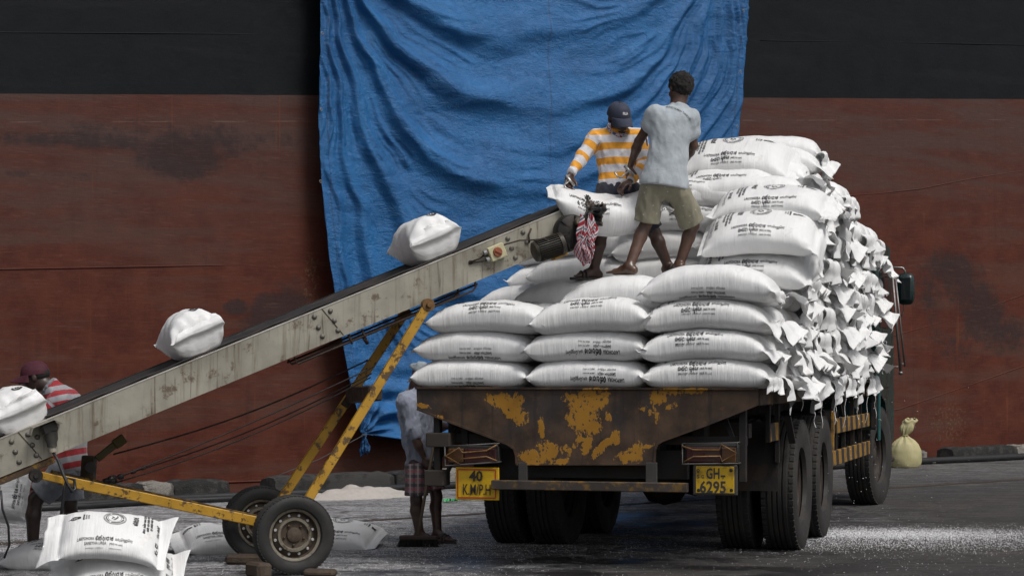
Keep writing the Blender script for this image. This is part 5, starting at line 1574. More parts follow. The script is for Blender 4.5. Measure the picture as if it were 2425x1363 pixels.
def build_truck():
    T = root("flatbed_lorry", tuple(TR_O), TR_A, "battered six wheel flatbed lorry seen from behind, loaded high with white sacks", "lorry")
    fm = fascia_material()
    wood = simple("deck_timber", (.060, .042, .030), .8, 0, .4, 9, .5, (.03, .025, .02), .6, 4)
    frame = simple("chassis_iron", (.022, .020, .019), .65, .3, .4, 10, .4, (.050, .030, .020), .5, 5)
    side = simple("side_rail_paint", (.055, .036, .024), .65, .1, .5, 9, .5, (.15, .080, .020), .55, 3.5)
    L = 7.05
    # deck
    mb = MB()
    for i in range(12):
        w = 2.45 / 12; mb.box((-2.45 + w * (i + .5), L / 2 + .03, DECK - .022), (w - .006, L - .08, .036), None, .003)
    mb.obj("deck", wood, T)
    mb = MB()
    mb.box((-.025, L / 2 + .05, DECK - .060), (.05, L - .1, .115), None, .006)
    mb.box((-2.425, L / 2 + .05, DECK - .060), (.05, L - .1, .115), None, .006)
    for s_ in (-.012, -2.438):
        for i in range(9): mb.box((s_, .6 + i * .78, DECK - .075), (.030, .05, .10), None, .003)
    so = mb.obj("side_rail", side, T)
    mb = MB()
    for i in range(15): mb.box((-1.225, .3 + i * .48, DECK - .085), (2.3, .07, .085))
    for x in (-1.65, -.80): mb.box((x, L / 2 + .3, DECK - .24), (.09, L + .5, .22), None, .006)
    for i in range(4): mb.box((-1.225, 1.0 + i * 1.7, DECK - .26), (.85, .09, .16))
    mb.obj("chassis", frame, T)
    # tail panel
    out = [(986.5, 922), (988, 968), (1060, 996), (1150, 1030), (1205, 1052), (1218, 1062), (1223, 1078), (1224, 1098), (1550, 1098), (1552, 1064), (1558, 1050), (1572, 1042), (1680, 1003), (1800, 957), (1801, 917)]
    P = [RP(*p) for p in out]
    mb = MB()
    M = np.zeros((3, 4)); M[:, 0] = (1, 0, 0); M[:, 1] = (0, 0, 1); M[:, 2] = (0, -1, 0)
    poly = [(p[0], min(p[2], DECK + .002)) for p in P]
    poly[0] = (poly[0][0], DECK + .002); poly[-1] = (0.0, DECK + .002); poly[-2] = (0.0, poly[-2][1])
    mb.prism(poly[::-1], -.03, .004, M)
    # folded top and lower lips
    mb.box((-1.225, -.0, DECK - .004), (2.45, .05, .016), None, .003)
    for a, b in zip(poly[1:-1], poly[2:-1]):
        mb.beam((a[0], -.004, a[1]), (b[0], -.004, b[1]), .018, .014, (0, 0, 1) if abs(a[0] - b[0]) > .02 else (1, 0, 0))
    mb.obj("tail_panel", fm, T)
    # dark cross beams behind and beneath it
    mb = MB()
    mb.box((-1.30, .22, RP(1400, 1100)[2]), (1.55, .08, .20)); mb.box((-1.225, .42, DECK - .30), (2.2, .12, .10))
    for l in (-2.0, -.45): mb.box((l, .35, .98), (.10, .3, .22), None, .01)
    for x in (1100, 1140): 
        p = RP(x, 1020, .10); mb.beam((p[0], .10, p[2] + .13), (p[0] + (.05 if x > 1120 else 0), .12, p[2] - .10), .045, .03, (0, 1, 0))
    for (l, a) in ((-2.33, .14), (-.12, .10)):
        mb.beam((l, a, 1.12), (l, a, .62), .05, .05, (0, 1, 0), .004)
        mb.beam((l + (.16 if l < -1 else -.16), a + .1, 1.10), (l, a, .74), .03, .03, (0, 1, 0))
    mb.beam((-2.35, .15, .90), (-.1, .15, .90), .05, .06, (0, 0, 1))
    mb.obj("rear_frame", frame, T)
    # left hanger with two timber blocks
    mb = MB()
    p0, p1 = RP(1036, 985, .06), RP(1038, 1150, .06)
    mb.beam(p0, p1, .045, .05, (0, 1, 0), .004)
    hb = mb.obj("hanger_post", frame, T)
    wd = simple("grey_timber", (.030, .023, .018), .8, 0, .4, 11, .5)
    for (x0, y0, x1, y1) in [(1010, 1024, 1066, 1058), (1006, 1112, 1052, 1150)]:
        a, b = RP(x0, y0, .0), RP(x1, y1, .0); f = MB()
        f.box(((a[0] + b[0]) / 2, .06, (a[2] + b[2]) / 2), (abs(b[0] - a[0]), .16, abs(a[2] - b[2])), None, .006); f.obj("timber_block", wd, hb)
    f = MB(); a, b = RP(1045, 1150, .1), RP(1072, 1090, .1); f.beam(a, b, .02, .05, (0, 1, 0)); f.obj("hanger_strut", frame, T)
    # under-run bumper
    mb = MB()
    a, b = RP(1163, 1151, -.05), RP(1628, 1150, -.05)
    mb.box(((a[0] + b[0]) / 2, -.03, (a[2] + b[2]) / 2), (b[0] - a[0], .05, .066), None, .006)
    bo = mb.obj("bumper_bar", simple("bumper_paint", (.050, .040, .034), .6, .2, .4, 10, .5, (.20, .11, .02), .75, 11), T)
    bpm = simple("bumper_post_paint", (.050, .046, .043), .6, .2, .3, 10, .4)
    for (x, w) in [(1239, .064), (1543, .078)]:
        mb = MB(); a, b = RP(x, 1094, .0), RP(x, 1144, .0); mb.box((a[0], .0, (a[2] + b[2]) / 2), (w, .03, a[2] - b[2]), None, .003)
        mb.obj("bumper_post", bpm, bo)
    # arrow lamps in wire cages
    redl = simple("dusty_red_lens", (.045, .008, .009), .35, 0, .3, 12, .1, (.05, .035, .03), .6, 5)
    ambl = simple("dusty_amber_lens", (.085, .036, .010), .35, 0, .3, 12, .1, (.05, .035, .03), .5, 5)
    dk = simple("lamp_box_paint", (.020, .019, .018), .6, .2, .3, 12, .3)
    org = simple("orange_bent_rod", (.20, .10, .028), .6, .1, .4, 20, .3, (.08, .045, .02), .8, 14)
    grey = simple("grey_cage_rod", (.075, .072, .068), .6, .3, .3, 20, .3)
    def lamp(box, arrow, head, lab):
        lm = bpy.data.objects.new("tail_lamp", None); link(lm); lm.parent = T; lm["label"] = lab
        p = [RP(*q, -.02) for q in box]
        c = sum(p) / 4; w = p[1][0] - p[0][0]; h = (p[0][2] + p[1][2] - p[2][2] - p[3][2]) / 2
        f = MB(); f.box((c[0], .03, c[2]), (w * .98, .07, h * .92), None, .008); f.obj("lamp_box", dk, lm)
        hx = RP(head, 1076, -.02)[0]
        lo, hi = (p[0][0] + .015, hx) if hx < c[0] else (hx, p[1][0] - .015)
        f = MB(); f.box(((lo + hi) / 2, -.012, c[2] - .01), (hi - lo, .02, h * .74), None, .006); f.obj("lamp_lens", ambl, lm)
        lo, hi = (hx + .006, p[1][0] - .02) if hx < c[0] else (p[0][0] + .02, hx - .006)
        f = MB(); f.box(((lo + hi) / 2, -.012, c[2] - .01), (hi - lo, .02, h * .74), None, .006); f.obj("lamp_lens", redl, lm)
        f = MB(); q = [np.array([k[0], -.045, k[2]]) for k in (p[0], p[1], p[2], p[3])]
        f.tube(q + [q[0]], .0065, 6)
        for k in q: f.tube([k, k + np.array([0, .08, 0])], .006, 6)
        f.obj("lamp_cage", grey, lm, smooth=True)
        f = MB(); f.tube([np.array([k[0], -.052, k[2]]) for k in [RP(*a, -.02) for a in arrow]], .0062, 6); f.obj("arrow_rod", org, lm, smooth=True)
    lamp([(1056, 1056), (1181, 1049), (1182, 1093), (1057, 1102)], [(1180, 1052), (1155, 1066), (1098, 1071), (1091, 1059), (1058, 1078), (1093, 1098), (1095, 1085), (1155, 1080), (1180, 1090)], 1097, "left arrow lamp, amber head and red body in a wire cage")
    lamp([(1618, 1050), (1748, 1047), (1750, 1096), (1618, 1098)], [(1618, 1055), (1645, 1064), (1706, 1064), (1710, 1051), (1746, 1071), (1712, 1092), (1708, 1079), (1645, 1080), (1622, 1092)], 1708, "right arrow lamp, dull and dirty in a wire cage")
    # speed sign
    sg = bpy.data.objects.new("speed_sign", None); link(sg); sg.parent = T
    yelm = simple("sign_yellow", (.60, .37, .006), .5, 0, .10, 9, .1, (.30, .17, .02), .35, 7)
    a, b = RP(1078, 1105, .0), RP(1181, 1184, .0)
    cx_, cz_, w, h = (a[0] + b[0]) / 2, (a[2] + b[2]) / 2, b[0] - a[0], a[2] - b[2]
    f = MB(); f.box((cx_, .012, cz_), (w, .012, h), None, .004); f.obj("sign_panel", yelm, sg)
    f = MB(); bw = .008; iw, ih = w * .87, h * .86
    for (x, z, ww, hh) in [(0, ih / 2, iw, bw), (0, -ih / 2, iw, bw), (-iw / 2, 0, bw, ih - bw), (iw / 2, 0, bw, ih - bw)]: f.box((cx_ + x - .003, .003, cz_ + z), (ww, .002, hh))
    f.obj("sign_border", simple("sign_red", (.38, .035, .012), .5, 0, .2, 10, .1), sg)
    fl = Flat(); fl.text("40", .100, (0, .012), 0, .030, width=.098, center=True); fl.text("K.M/P.H", .108, (.006, -.086), 0, .014, width=.208, center=True)
    flat_writing(sg, "sign_writing", fl, ((cx_ - .006, 0, cz_ + .008), (1, 0, 0), (0, 0, 1)), -.0045 * -1, simple("sign_black", (.022, .018, .014), .6, 0, .2, 20, .1))
    # number plate
    pg = bpy.data.objects.new("number_plate", None); link(pg); pg.parent = T
    a, b = RP(1641, 1099, .0), RP(1747, 1173, .0)
    cx_, cz_, w, h = (a[0] + b[0]) / 2, (a[2] + b[2]) / 2, b[0] - a[0], a[2] - b[2]
    f = MB(); f.box((cx_, .0, cz_), (w, .016, h), None, .007); f.obj("plate_holder", simple("plate_holder_grey", (.060, .058, .055), .5, .3, .3, 14, .2), pg)
    pw, ph_ = w * .86, h * .88
    f = MB(); f.box((cx_, -.012, cz_ + .003), (pw, .008, ph_), None, .003); f.obj("plate_panel", simple("plate_yellow", (.50, .31, .008), .5, 0, .12, 9, .1, (.10, .06, .015), .5, 9), pg)
    fl = Flat()
    x0 = -pw / 2
    fl.text("S", .036, (x0 + .008, .012), 0, .03, width=.019); fl.text("G", .036, (x0 + .040, .012), 0, .03, width=.019)
    fl.text("GH", .100, (x0 + .072, .012), 0, .028, width=.094); fl.text("-", .085, (x0 + .172, .010), 0, .03, width=.034)
    fl.text("D", .026, (x0 + .182, .010), 0, .02, width=.014)
    fl.text("6295", .112, (x0 + .028, -.085), 0, .026, width=.182)
    fl.ring((x0 + .018, .066), .008, .006); fl.poly([(x0 + .010, .048), (x0 + .026, .048), (x0 + .026, .054), (x0 + .010, .054)])
    flat_writing(pg, "plate_writing", fl, ((cx_, -.0165, cz_), (1, 0, 0), (0, 0, 1)), .0008, simple("plate_black", (.030, .028, .028), .6, 0, .2, 20, .1))
    f = MB()
    for (x, z) in ((.43, -.36), (-.42, -.38), (.42, .38)): f.lathe([(.001, -.004), (.010, -.003), (.013, 0)], (cx_ + pw * x, -.016, cz_ + ph_ * z), (0, 1, 0), 10)
    f.obj("plate_screw", dk, pg)
    # wheels: dual rear tandem, single steering wheels at the front
    rimm = simple("dusty_brown_rim", (.050, .038, .032), .65, .2, .4, 10, .3, (.025, .02, .018), .6, 6)
    big = simple("lorry_tyre", (.020, .0185, .0175), .8, 0, .35, 5, .5, (.045, .038, .032), .45, 3)
    R = .51
    for a in (2.12, 3.36):
        for (l, s_) in ((-.13, 1), (-.475, -1), (-2.32, -1), (-1.975, 1)):
            wheel(T, (l, a, R - .012), (s_, 0, 0), R, .265, .275, (big, rimm, M_RUST), holes=8, tread=56, bolts=10, dish=-.9 if s_ * (1 if l > -1.2 else -1) > 0 else .3)
        f = MB(); f.tube([(-.5, a, R), (-1.95, a, R)], .075, 12)
        f.lathe([(.06, -.20), (.17, -.12), (.20, 0), (.17, .12), (.06, .20)], (-1.1, a, R + .01), (1, 0, 0), 24)
        f.obj("axle", frame, T, angle=40)
    for (l, s_) in ((-.15, 1), (-2.30, -1)):
        w = wheel(T, (l, 7.72, R - .012), (s_, 0, 0), R, .27, .275, (big, rimm, M_RUST), holes=8, tread=56, bolts=10, dish=.32)
        w.rotation_euler = (0, 0, math.radians(-7))
    f = MB(); f.tube([(-.3, 7.72, R), (-2.1, 7.72, R)], .06, 12); f.obj("axle", frame, T, smooth=True)
    f = MB(); f.lathe([(.001, -.34), (.24, -.34), (.27, -.30), (.27, .30), (.24, .34), (.001, .34)], (-.95, 4.9, .66), (1, 0, 0), 28)
    f.obj("fuel_tank", M_DARK, T, angle=40)
    f = MB()
    for a in (1.45, 2.74, 4.0): f.beam((-.62, a, 1.0), (-.62, a + .02, .58), .02, .5, (0, 1, 0))
    f.box((-.62, 2.74, .66), (.07, 1.7, .05), None, .01); f.box((-1.83, 2.74, .66), (.07, 1.7, .05), None, .01)
    f.obj("leaf_spring", frame, T)
    # mud flap boards and striped side guards
    hz = striped_material()
    gd = MB(); p = RP(1836, 1030, 1.1)
    gd.box((-.10, 1.25, .93), (.028, .42, .135), None, .004)
    gd.beam((-.03, 1.50, 1.04), (-.01, 1.62, .84), .028, .05, (1, 0, 0))
    g1 = gd.obj("wheel_guard", hz, T)
    gp = MB(); gp.beam((-.10, 1.45, 1.15), (-.10, 1.47, .70), .03, .05, (0, 1, 0)); gp.obj("guard_bracket", frame, g1); gp = MB(); gp.beam((-.10, 1.04, 1.15), (-.10, 1.04, .86), .03, .05, (0, 1, 0)); gp.obj("guard_bracket", frame, g1)
    for x_ in (-.36, -2.1): gp = MB(); gp.box((x_, 1.50, .74), (.52, .012, .52)); gp.obj("mud_flap", frame, T)
    gd = MB()
    gd.box((-.035, 5.45, .895), (.03, 2.45, .13), None, .004); gd.box((-.035, 5.35, .62), (.03, 2.75, .13), None, .004)
    gd.beam((-.03, 4.06, 1.10), (-.035, 4.02, .56), .03, .06, (0, 1, 0), .004)
    gd.obj("side_guard", hz, T)
    gp = MB()
    for a in (4.35, 4.95, 5.6, 6.2): gp.beam((-.06, a, 1.13), (-.06, a + .06, .56), .035, .035, (0, 1, 0))
    for a in (4.7, 5.9): gp.beam((-.06, a, 1.12), (-.07, a + .35, .92), .02, .02, (0, 1, 0))
    gp.box((-.35, 4.9, .8), (.4, .9, .45), None, .02)
    gp.obj("guard_post", frame, T)
    # cab
    grn = simple("cab_green_paint", (.006, .036, .033), .35, 0, .3, 5, .1, (.018, .022, .020), .6, 3)
    cb = bpy.data.objects.new("cab", None); link(cb); cb.parent = T
    out = [(7.20, .78), (7.20, 2.52), (7.36, 2.72), (8.55, 2.68), (8.82, 1.85), (8.92, 1.75), (8.95, .62), (8.35, .58), (8.28, .86), (8.10, 1.04), (7.72, 1.12), (7.38, 1.04), (7.26, .86)]
    M = np.zeros((3, 4)); M[:, 0] = (0, 1, 0); M[:, 1] = (0, 0, 1); M[:, 2] = (1, 0, 0)
    f = MB(); f.prism(out, -2.43, -.02, M); f.obj("cab_body", grn, cb)
    glass = NT("cab_glass", .08); glass.out((.012, .016, .018))
    f = MB(); f.box((-.016, 7.95, 2.13), (.012, .80, .62), None, .004); f.box((-1.225, 7.192, 2.2), (1.7, .012, .42), None, .004); f.beam((-1.225, 8.80, 1.93), (-1.225, 8.575, 2.60), 2.1, .012, (0, 1, .3)); f.box((-2.436, 7.95, 2.13), (.012, .80, .62), None, .004)
    f.obj("window", glass.m, cb)
    f = MB(); f.box((-.013, 7.93, 1.50), (.012, .95, .60), None, .005); dro = f.obj("door", grn, cb)
    f = MB(); f.box((.004, 7.58, 1.70), (.02, .12, .03), None, .006); f.obj("door_handle", grey, dro)
    f = MB(); f.box((-1.225, 9.0, .62), (2.35, .10, .24), None, .02); f.obj("front_bumper", frame, cb)
    for l in (-.35, -2.1):
        f = MB(); f.lathe([(.001, .03), (.09, .03), (.10, 0)], (l, 8.94, 1.0), (0, 1, 0), 18); f.obj("headlight", simple("headlamp_glass", (.5, .5, .48), .2), cb)
    f = MB(); f.beam((-.03, 7.15, 1.12), (-.03, 7.15, .80), .05, .02, (0, 1, 0)); f.obj('cab_bracket', frame, cb); f = MB(); f.box((-.05, 8.55, .42), (.12, .4, .04), None, .01); f.obj("cab_step", frame, cb)
    f = MB(); f.box((.015, 7.19, .98), (.03, .05, .62), None, .008); f.obj("corner_post", simple("teal_post", (.020, .095, .095), .4, 0, .3, 6, .1), cb)
    # mirror and rails
    f = MB(); a_ = 8.55
    def Q(x, y, a=8.55): return RP(x, y, a)
    f.tube([Q(2106, 633), Q(2120, 633), Q(2138, 634), Q(2143, 641), Q(2144, 650)], .011, 8)
    f.tube([Q(2143, 645), Q(2141, 718), Q(2139, 742), Q(2132, 750)], .006, 6)
    mr = f.obj("mirror_arm", simple("bare_steel_tube", (.22, .21, .20), .35, .7, .2, 20, .1), T, smooth=True)
    p = Q(2145.5, 684); f = MB()
    V = []; nu, nv = 20, 14
    for i in range(nu):
        for j in range(nv):
            u = i / nu * math.tau; v_ = (j / (nv - 1) - .5) * math.pi
            sx, sz = math.copysign(abs(math.cos(u)) ** .55, math.cos(u)), math.copysign(abs(math.sin(u)) ** .45, math.sin(u))
            e = math.cos(v_) ** .5
            V.append((p[0] + sx * .092 * e, p[1] + math.sin(v_) * .07, p[2] + sz * .170 * e))
    f.add(V, [(i * nv + j, ((i + 1) % nu) * nv + j, ((i + 1) % nu) * nv + j + 1, i * nv + j + 1) for i in range(nu) for j in range(nv - 1)])
    f.obj("mirror_shell", simple("mirror_shell_green", (.006, .020, .020), .25, 0, .2, 5, .05), mr, smooth=True)
    f = MB(); f.box((p[0] + .005, p[1] - .070, p[2]), (.10, .012, .24), None, .004); f.obj("mirror_glass", glass.m, mr)
    f = MB()
    b = 8.1
    f.tube([Q(2113, 647, b), Q(2133, 882, b)], .014, 8); f.tube([Q(2121, 660, b), Q(2143, 868, b)], .010, 8)
    f.tube([Q(2098, 655, b), Q(2116, 655, b)], .008, 6); f.tube([Q(2104, 868, b), Q(2134, 868, b)], .008, 6); f.tube([Q(2131, 861, b), Q(2142, 861, b)], .008, 6)
    for q in (Q(2113, 646, b), Q(2133, 883, b)): f.lathe([(.001, -.02), (.022, -.015), (.022, .015), (.001, .02)], q, (0, 0, 1), 10)
    f.obj("grab_rail", simple("grey_steel_tube", (.17, .16, .155), .4, .6, .2, 20, .1), T, smooth=True)
    # headboard behind the cab
    f = MB(); f.box((-1.225, 7.06, 1.85), (2.35, .04, 1.2), None, .01); f.obj("headboard", side, T)
# ------------------------------------------------------------------ people: smooth distance fields turned into skins
class Field:
    """smooth union of rounded cones and ellipsoids on a grid, polygonised by surface nets"""
    def __init__(s, h=0.0075): s.h = h; s.pr = []; s.cut = []; s.disp = None
    def cone(s, a, b, ra, rb, k=0.03, tagv=None):
        s.pr.append(('c', np.array(a, float), np.array(b, float), ra, rb, k, tagv)); return s
    def ell(s, c, R, r, k=0.03, tagv=None):
        s.pr.append(('e', np.array(c, float), np.array(R, float), np.array(r, float), None, k, tagv)); return s
    @staticmethod
    def pd(p, X):
        if p[0] == 'c':
            a, b, ra, rb = p[1:5]
            ab = b - a; L2 = ab @ ab + 1e-12
            t = np.clip(((X - a) @ ab) / L2, 0, 1)
            return np.linalg.norm(X - a - t[..., None] * ab, axis=-1) - (ra + (rb - ra) * t)
        c, R, r = p[1:4]
        q = (X - c) @ R / r
        n = np.linalg.norm(q, axis=-1)
        return (n - 1) * np.minimum(r.min() * (1 + .6 * 0), r.max()) * 1.0 if False else n * (n - 1.0) / (np.linalg.norm(q / r, axis=-1) + 1e-9)
    def bb(s, p, m):
        if p[0] == 'c':
            r = max(p[3], p[4]); return np.minimum(p[1], p[2]) - r - m, np.maximum(p[1], p[2]) + r + m
        e = np.sqrt(((p[2] * p[3]) ** 2).sum(1)); return p[1] - e - m, p[1] + e + m
    def build(s):
        h = s.h
        lo = np.min([s.bb(p, .03)[0] for p in s.pr], 0); hi = np.max([s.bb(p, .03)[1] for p in s.pr], 0)
        n = np.ceil((hi - lo) / h).astype(int) + 2
        ax = [lo[i] + h * np.arange(n[i]) for i in range(3)]
        D = np.full(n, 0.2, np.float64)
        for p in s.pr:
            l, u = s.bb(p, .05)
            sl = tuple(slice(max(0, int((l[i] - lo[i]) / h)), min(n[i], int((u[i] - lo[i]) / h) + 2)) for i in range(3))
            X = np.stack(np.meshgrid(ax[0][sl[0]], ax[1][sl[1]], ax[2][sl[2]], indexing='ij'), -1)
            d = s.pd(p, X); k = p[5]; a = D[sl]
            hh = np.maximum(k - np.abs(a - d), 0) / k
            D[sl] = np.minimum(a, d) - hh * hh * k * .25
        if s.disp is not None or s.cut:
            X = np.stack(np.meshgrid(*ax, indexing='ij'), -1)
            near = D < .05
            if s.disp is not None: D[near] += s.disp(X[near])
            for cf in s.cut: D[near] = np.maximum(D[near], cf(X[near]))
        return s.nets(D, lo, h)
    @staticmethod
    def nets(D, lo, h):
        ins = D < 0
        n = np.array(D.shape) - 1
        c = np.zeros(n, np.int8)
        for dx in (0, 1):
            for dy in (0, 1):
                for dz in (0, 1): c += ins[dx:dx + n[0], dy:dy + n[1], dz:dz + n[2]]
        act = (c > 0) & (c < 8)
        I = np.argwhere(act)
        idx = -np.ones(n, np.int64); idx[act] = np.arange(len(I))
        acc = np.zeros((len(I), 3)); cnt = np.zeros(len(I))
        corners = [(x, y, z) for x in (0, 1) for y in (0, 1) for z in (0, 1)]
        for a in corners:
            for d in range(3):
                if a[d]: continue
                b = list(a); b[d] = 1
                da = D[I[:, 0] + a[0], I[:, 1] + a[1], I[:, 2] + a[2]]; db = D[I[:, 0] + b[0], I[:, 1] + b[1], I[:, 2] + b[2]]
                m = (da < 0) != (db < 0)
                t = da / np.where(m, da - db, 1)
                P = np.tile(np.array(a, float), (len(I), 1)); P[:, d] += t
                acc[m] += P[m]; cnt[m] += 1
        V = lo + h * (I + acc / cnt[:, None])
        quads = []
        for d in range(3):
            o1, o2 = [(1, 2), (2, 0), (0, 1)][d]
            sl0 = [slice(1, n[i]) for i in range(3)]; sl0[d] = slice(0, n[d])
            A = ins[tuple(slice(s_.start, s_.stop) for s_ in sl0)]
            sl1 = list(sl0); sl1[d] = slice(1, n[d] + 1)
            B = ins[tuple(sl1)]
            E = np.argwhere(A != B)
            E = E + np.array([s_.start for s_ in sl0])
            flip = ins[E[:, 0], E[:, 1], E[:, 2]]
            def g(k1, k2):
                J = E.copy(); J[:, o1] -= k1; J[:, o2] -= k2
                return idx[J[:, 0], J[:, 1], J[:, 2]]
            q = np.stack([g(0, 0), g(1, 0), g(1, 1), g(0, 1)], 1)
            q[~flip] = q[~flip][:, ::-1]
            quads.append(q)
        Q = np.concatenate(quads)
        Q = Q[(Q >= 0).all(1)]
        return V, Q
    def obj(s, name, mat, parent, origin, attr=None, smooth_it=2):
        V, Q = s.build()
        me = bpy.data.meshes.new(name); me.from_pydata((V - origin).tolist(), [], Q.tolist())
        if attr:
            best = np.full(len(V), 9.0); val = np.zeros(len(V))
            for p in s.pr:
                if p[6] is None: continue
                d = s.pd(p, V); m = d < best
                best = np.where(m, d, best); val = np.where(m, p[6](V), val)
            a = me.attributes.new(attr, 'FLOAT', 'POINT'); a.data.foreach_set("value", val.astype(np.float32))
        o = make_obj(name, me, mat, parent, smooth=True)
        if smooth_it:
            md = o.modifiers.new("soften", 'SMOOTH'); md.factor = .5; md.iterations = smooth_it
        return o

def nrm(v): v = np.array(v, float); return v / (np.linalg.norm(v) + 1e-9)
def frame_of(x, z):
    """columns x, y, z: z kept, x made square to it"""
    z = nrm(z); x = nrm(np.array(x, float) - z * np.dot(x, z)); return np.stack([x, np.cross(z, x), z], 1)

def hand(f, wrist, d, palm_n, thumb_s, curl=.6, sc=1.0, spread=.10):
    """palm, four unequal bent fingers and a thumb; d: pointing direction, palm_n: out of the palm"""
    d = nrm(d); pn = nrm(np.array(palm_n) - d * np.dot(palm_n, d)); sd = np.cross(d, pn) * thumb_s
    w = np.array(wrist, float)
    R = np.stack([d, sd, pn], 1)
    f.ell(w + d * .048 * sc, R, np.array([.050, .040, .017]) * sc, .012)
    for i, (o, L) in enumerate([(.030, .070), (.011, .080), (-.009, .074), (-.028, .058)]):
        b = w + d * .085 * sc + sd * o * sc
        a1, a2, a3 = curl * .8, curl * 1.9, curl * 2.8
        dd = nrm(d + sd * o * spread * 12)
        r = (.0092 - .0004 * i) * sc
        p1 = b + (dd * math.cos(a1) + pn * math.sin(a1)) * L * .45 * sc
        p2 = p1 + (dd * math.cos(a2) + pn * math.sin(a2)) * L * .32 * sc
        p3 = p2 + (dd * math.cos(a3) + pn * math.sin(a3)) * L * .26 * sc
        f.cone(b - dd * .02, p1, r * 1.1, r, .006); f.cone(p1, p2, r, r * .92, .004); f.cone(p2, p3, r * .92, r * .75, .004)
    b = w + d * .025 * sc + sd * .030 * sc
    p1 = b + nrm(d * .75 + sd * .8 + pn * .35) * .040 * sc; p2 = p1 + nrm(d + pn * .6 + sd * .1) * .032 * sc
    f.cone(b, p1, .0125 * sc, .0105 * sc, .008); f.cone(p1, p2, .0105 * sc, .008 * sc, .004)

def foot(f, ankle, heading, ground_z, sc=1.0, lift=0.0):
    h = nrm([heading[0], heading[1], 0]); a = np.array(ankle, float)
    heel = a + np.array([0, 0, 0]) - h * .035; heel[2] = ground_z + .028
    ball = a + h * .115 * sc; ball[2] = ground_z + .020
    toe = a + h * .165 * sc; toe[2] = ground_z + .014
    sd = np.array([-h[1], h[0], 0])
    f.cone(a, heel, .036, .030, .02); f.cone(a, (a + ball) / 2 + np.array([0, 0, .004]), .034, .028, .02)
    f.cone(heel, ball + sd * .012, .026, .024, .02); f.cone(heel, ball - sd * .018, .024, .020, .02)
    for i, o in enumerate((.026, .012, 0, -.012, -.024)):
        f.cone(ball + sd * o, ball + sd * o * 1.15 + h * (.058 - .008 * i) * sc + np.array([0, 0, -.006]), .012 - .001 * i, .009 - .0008 * i, .006)

def head(f, c, fwd, up, sc=1.0, jaw=True):
    fwd = nrm(fwd); up = nrm(np.array(up) - fwd * np.dot(up, fwd)); sd = np.cross(fwd, up)
    R = np.stack([sd, fwd, up], 1); c = np.array(c, float)
    L = lambda x, y, z: c + (sd * x + fwd * y + up * z) * sc
    f.ell(L(0, -.006, .030), R, np.array([.075, .094, .082]) * sc, .02)
    f.ell(L(0, .014, -.040), R, np.array([.060, .070, .078]) * sc, .03)
    f.ell(L(0, .050, -.088), R, np.array([.028, .026, .022]) * sc, .02)          # chin
    f.cone(L(0, .086, .006), L(0, .108, -.028), .009 * sc, .015 * sc, .012)      # nose
    for s_ in (-1, 1):
        f.cone(L(s_ * .014, .094, -.030), L(s_ * .016, .092, -.030), .010 * sc, .010 * sc, .006)
        f.cone(L(s_ * .012, .086, .020), L(s_ * .044, .072, .020), .009 * sc, .007 * sc, .012)   # brow
        f.ell(L(s_ * .045, .060, -.028), R, np.array([.020, .020, .018]) * sc, .02)  # cheek
        f.ell(L(s_ * .077, -.006, -.008), R, np.array([.009, .019, .032]) * sc, .006)  # ear
    f.cone(L(-.020, .082, -.056), L(.020, .082, -.056), .0085 * sc, .0085 * sc, .005)
    f.cone(L(-.017, .080, -.069), L(.017, .080, -.069), .0095 * sc, .0095 * sc, .005)
    return L, R, sd

SKIN = {}
def skin_mat(name, col):
    t = NT(name, .5)
    v = t.coord("Object"); n = t.noise(v, 14, 5)
    c = t.mix(t.step(n, .35, .7), tuple(x * .78 for x in col), tuple(x * 1.12 for x in col))
    t.b.inputs["Subsurface Weight"].default_value = 0.03
    return t.out(c, t.step(n, .3, .7, .30, .50), t.bump(t.noise(v, 150, 3), .12, .002))

def cloth_mat(name, col, rough=.85, fold=True):
    t = NT(name, rough)
    v = t.coord("Object"); n = t.noise(v, 10, 5)
    c = t.mix(t.step(n, .3, .7), tuple(x * .88 for x in col), tuple(min(1, x * 1.08) for x in col))
    b = t.bump(t.noise(v, 22, 4, .6, .8), .45, .008); b = t.bump(t.noise(v, 420, 2), .15, .001, b)
    t.b.inputs["Sheen Weight"].default_value = .15
    return t, c, b

def torso_frame(pel, che, shL, shR):
    up = nrm(che - pel); x = nrm(shR - shL); return frame_of(x, up)   # columns: to his right.. , depth, up

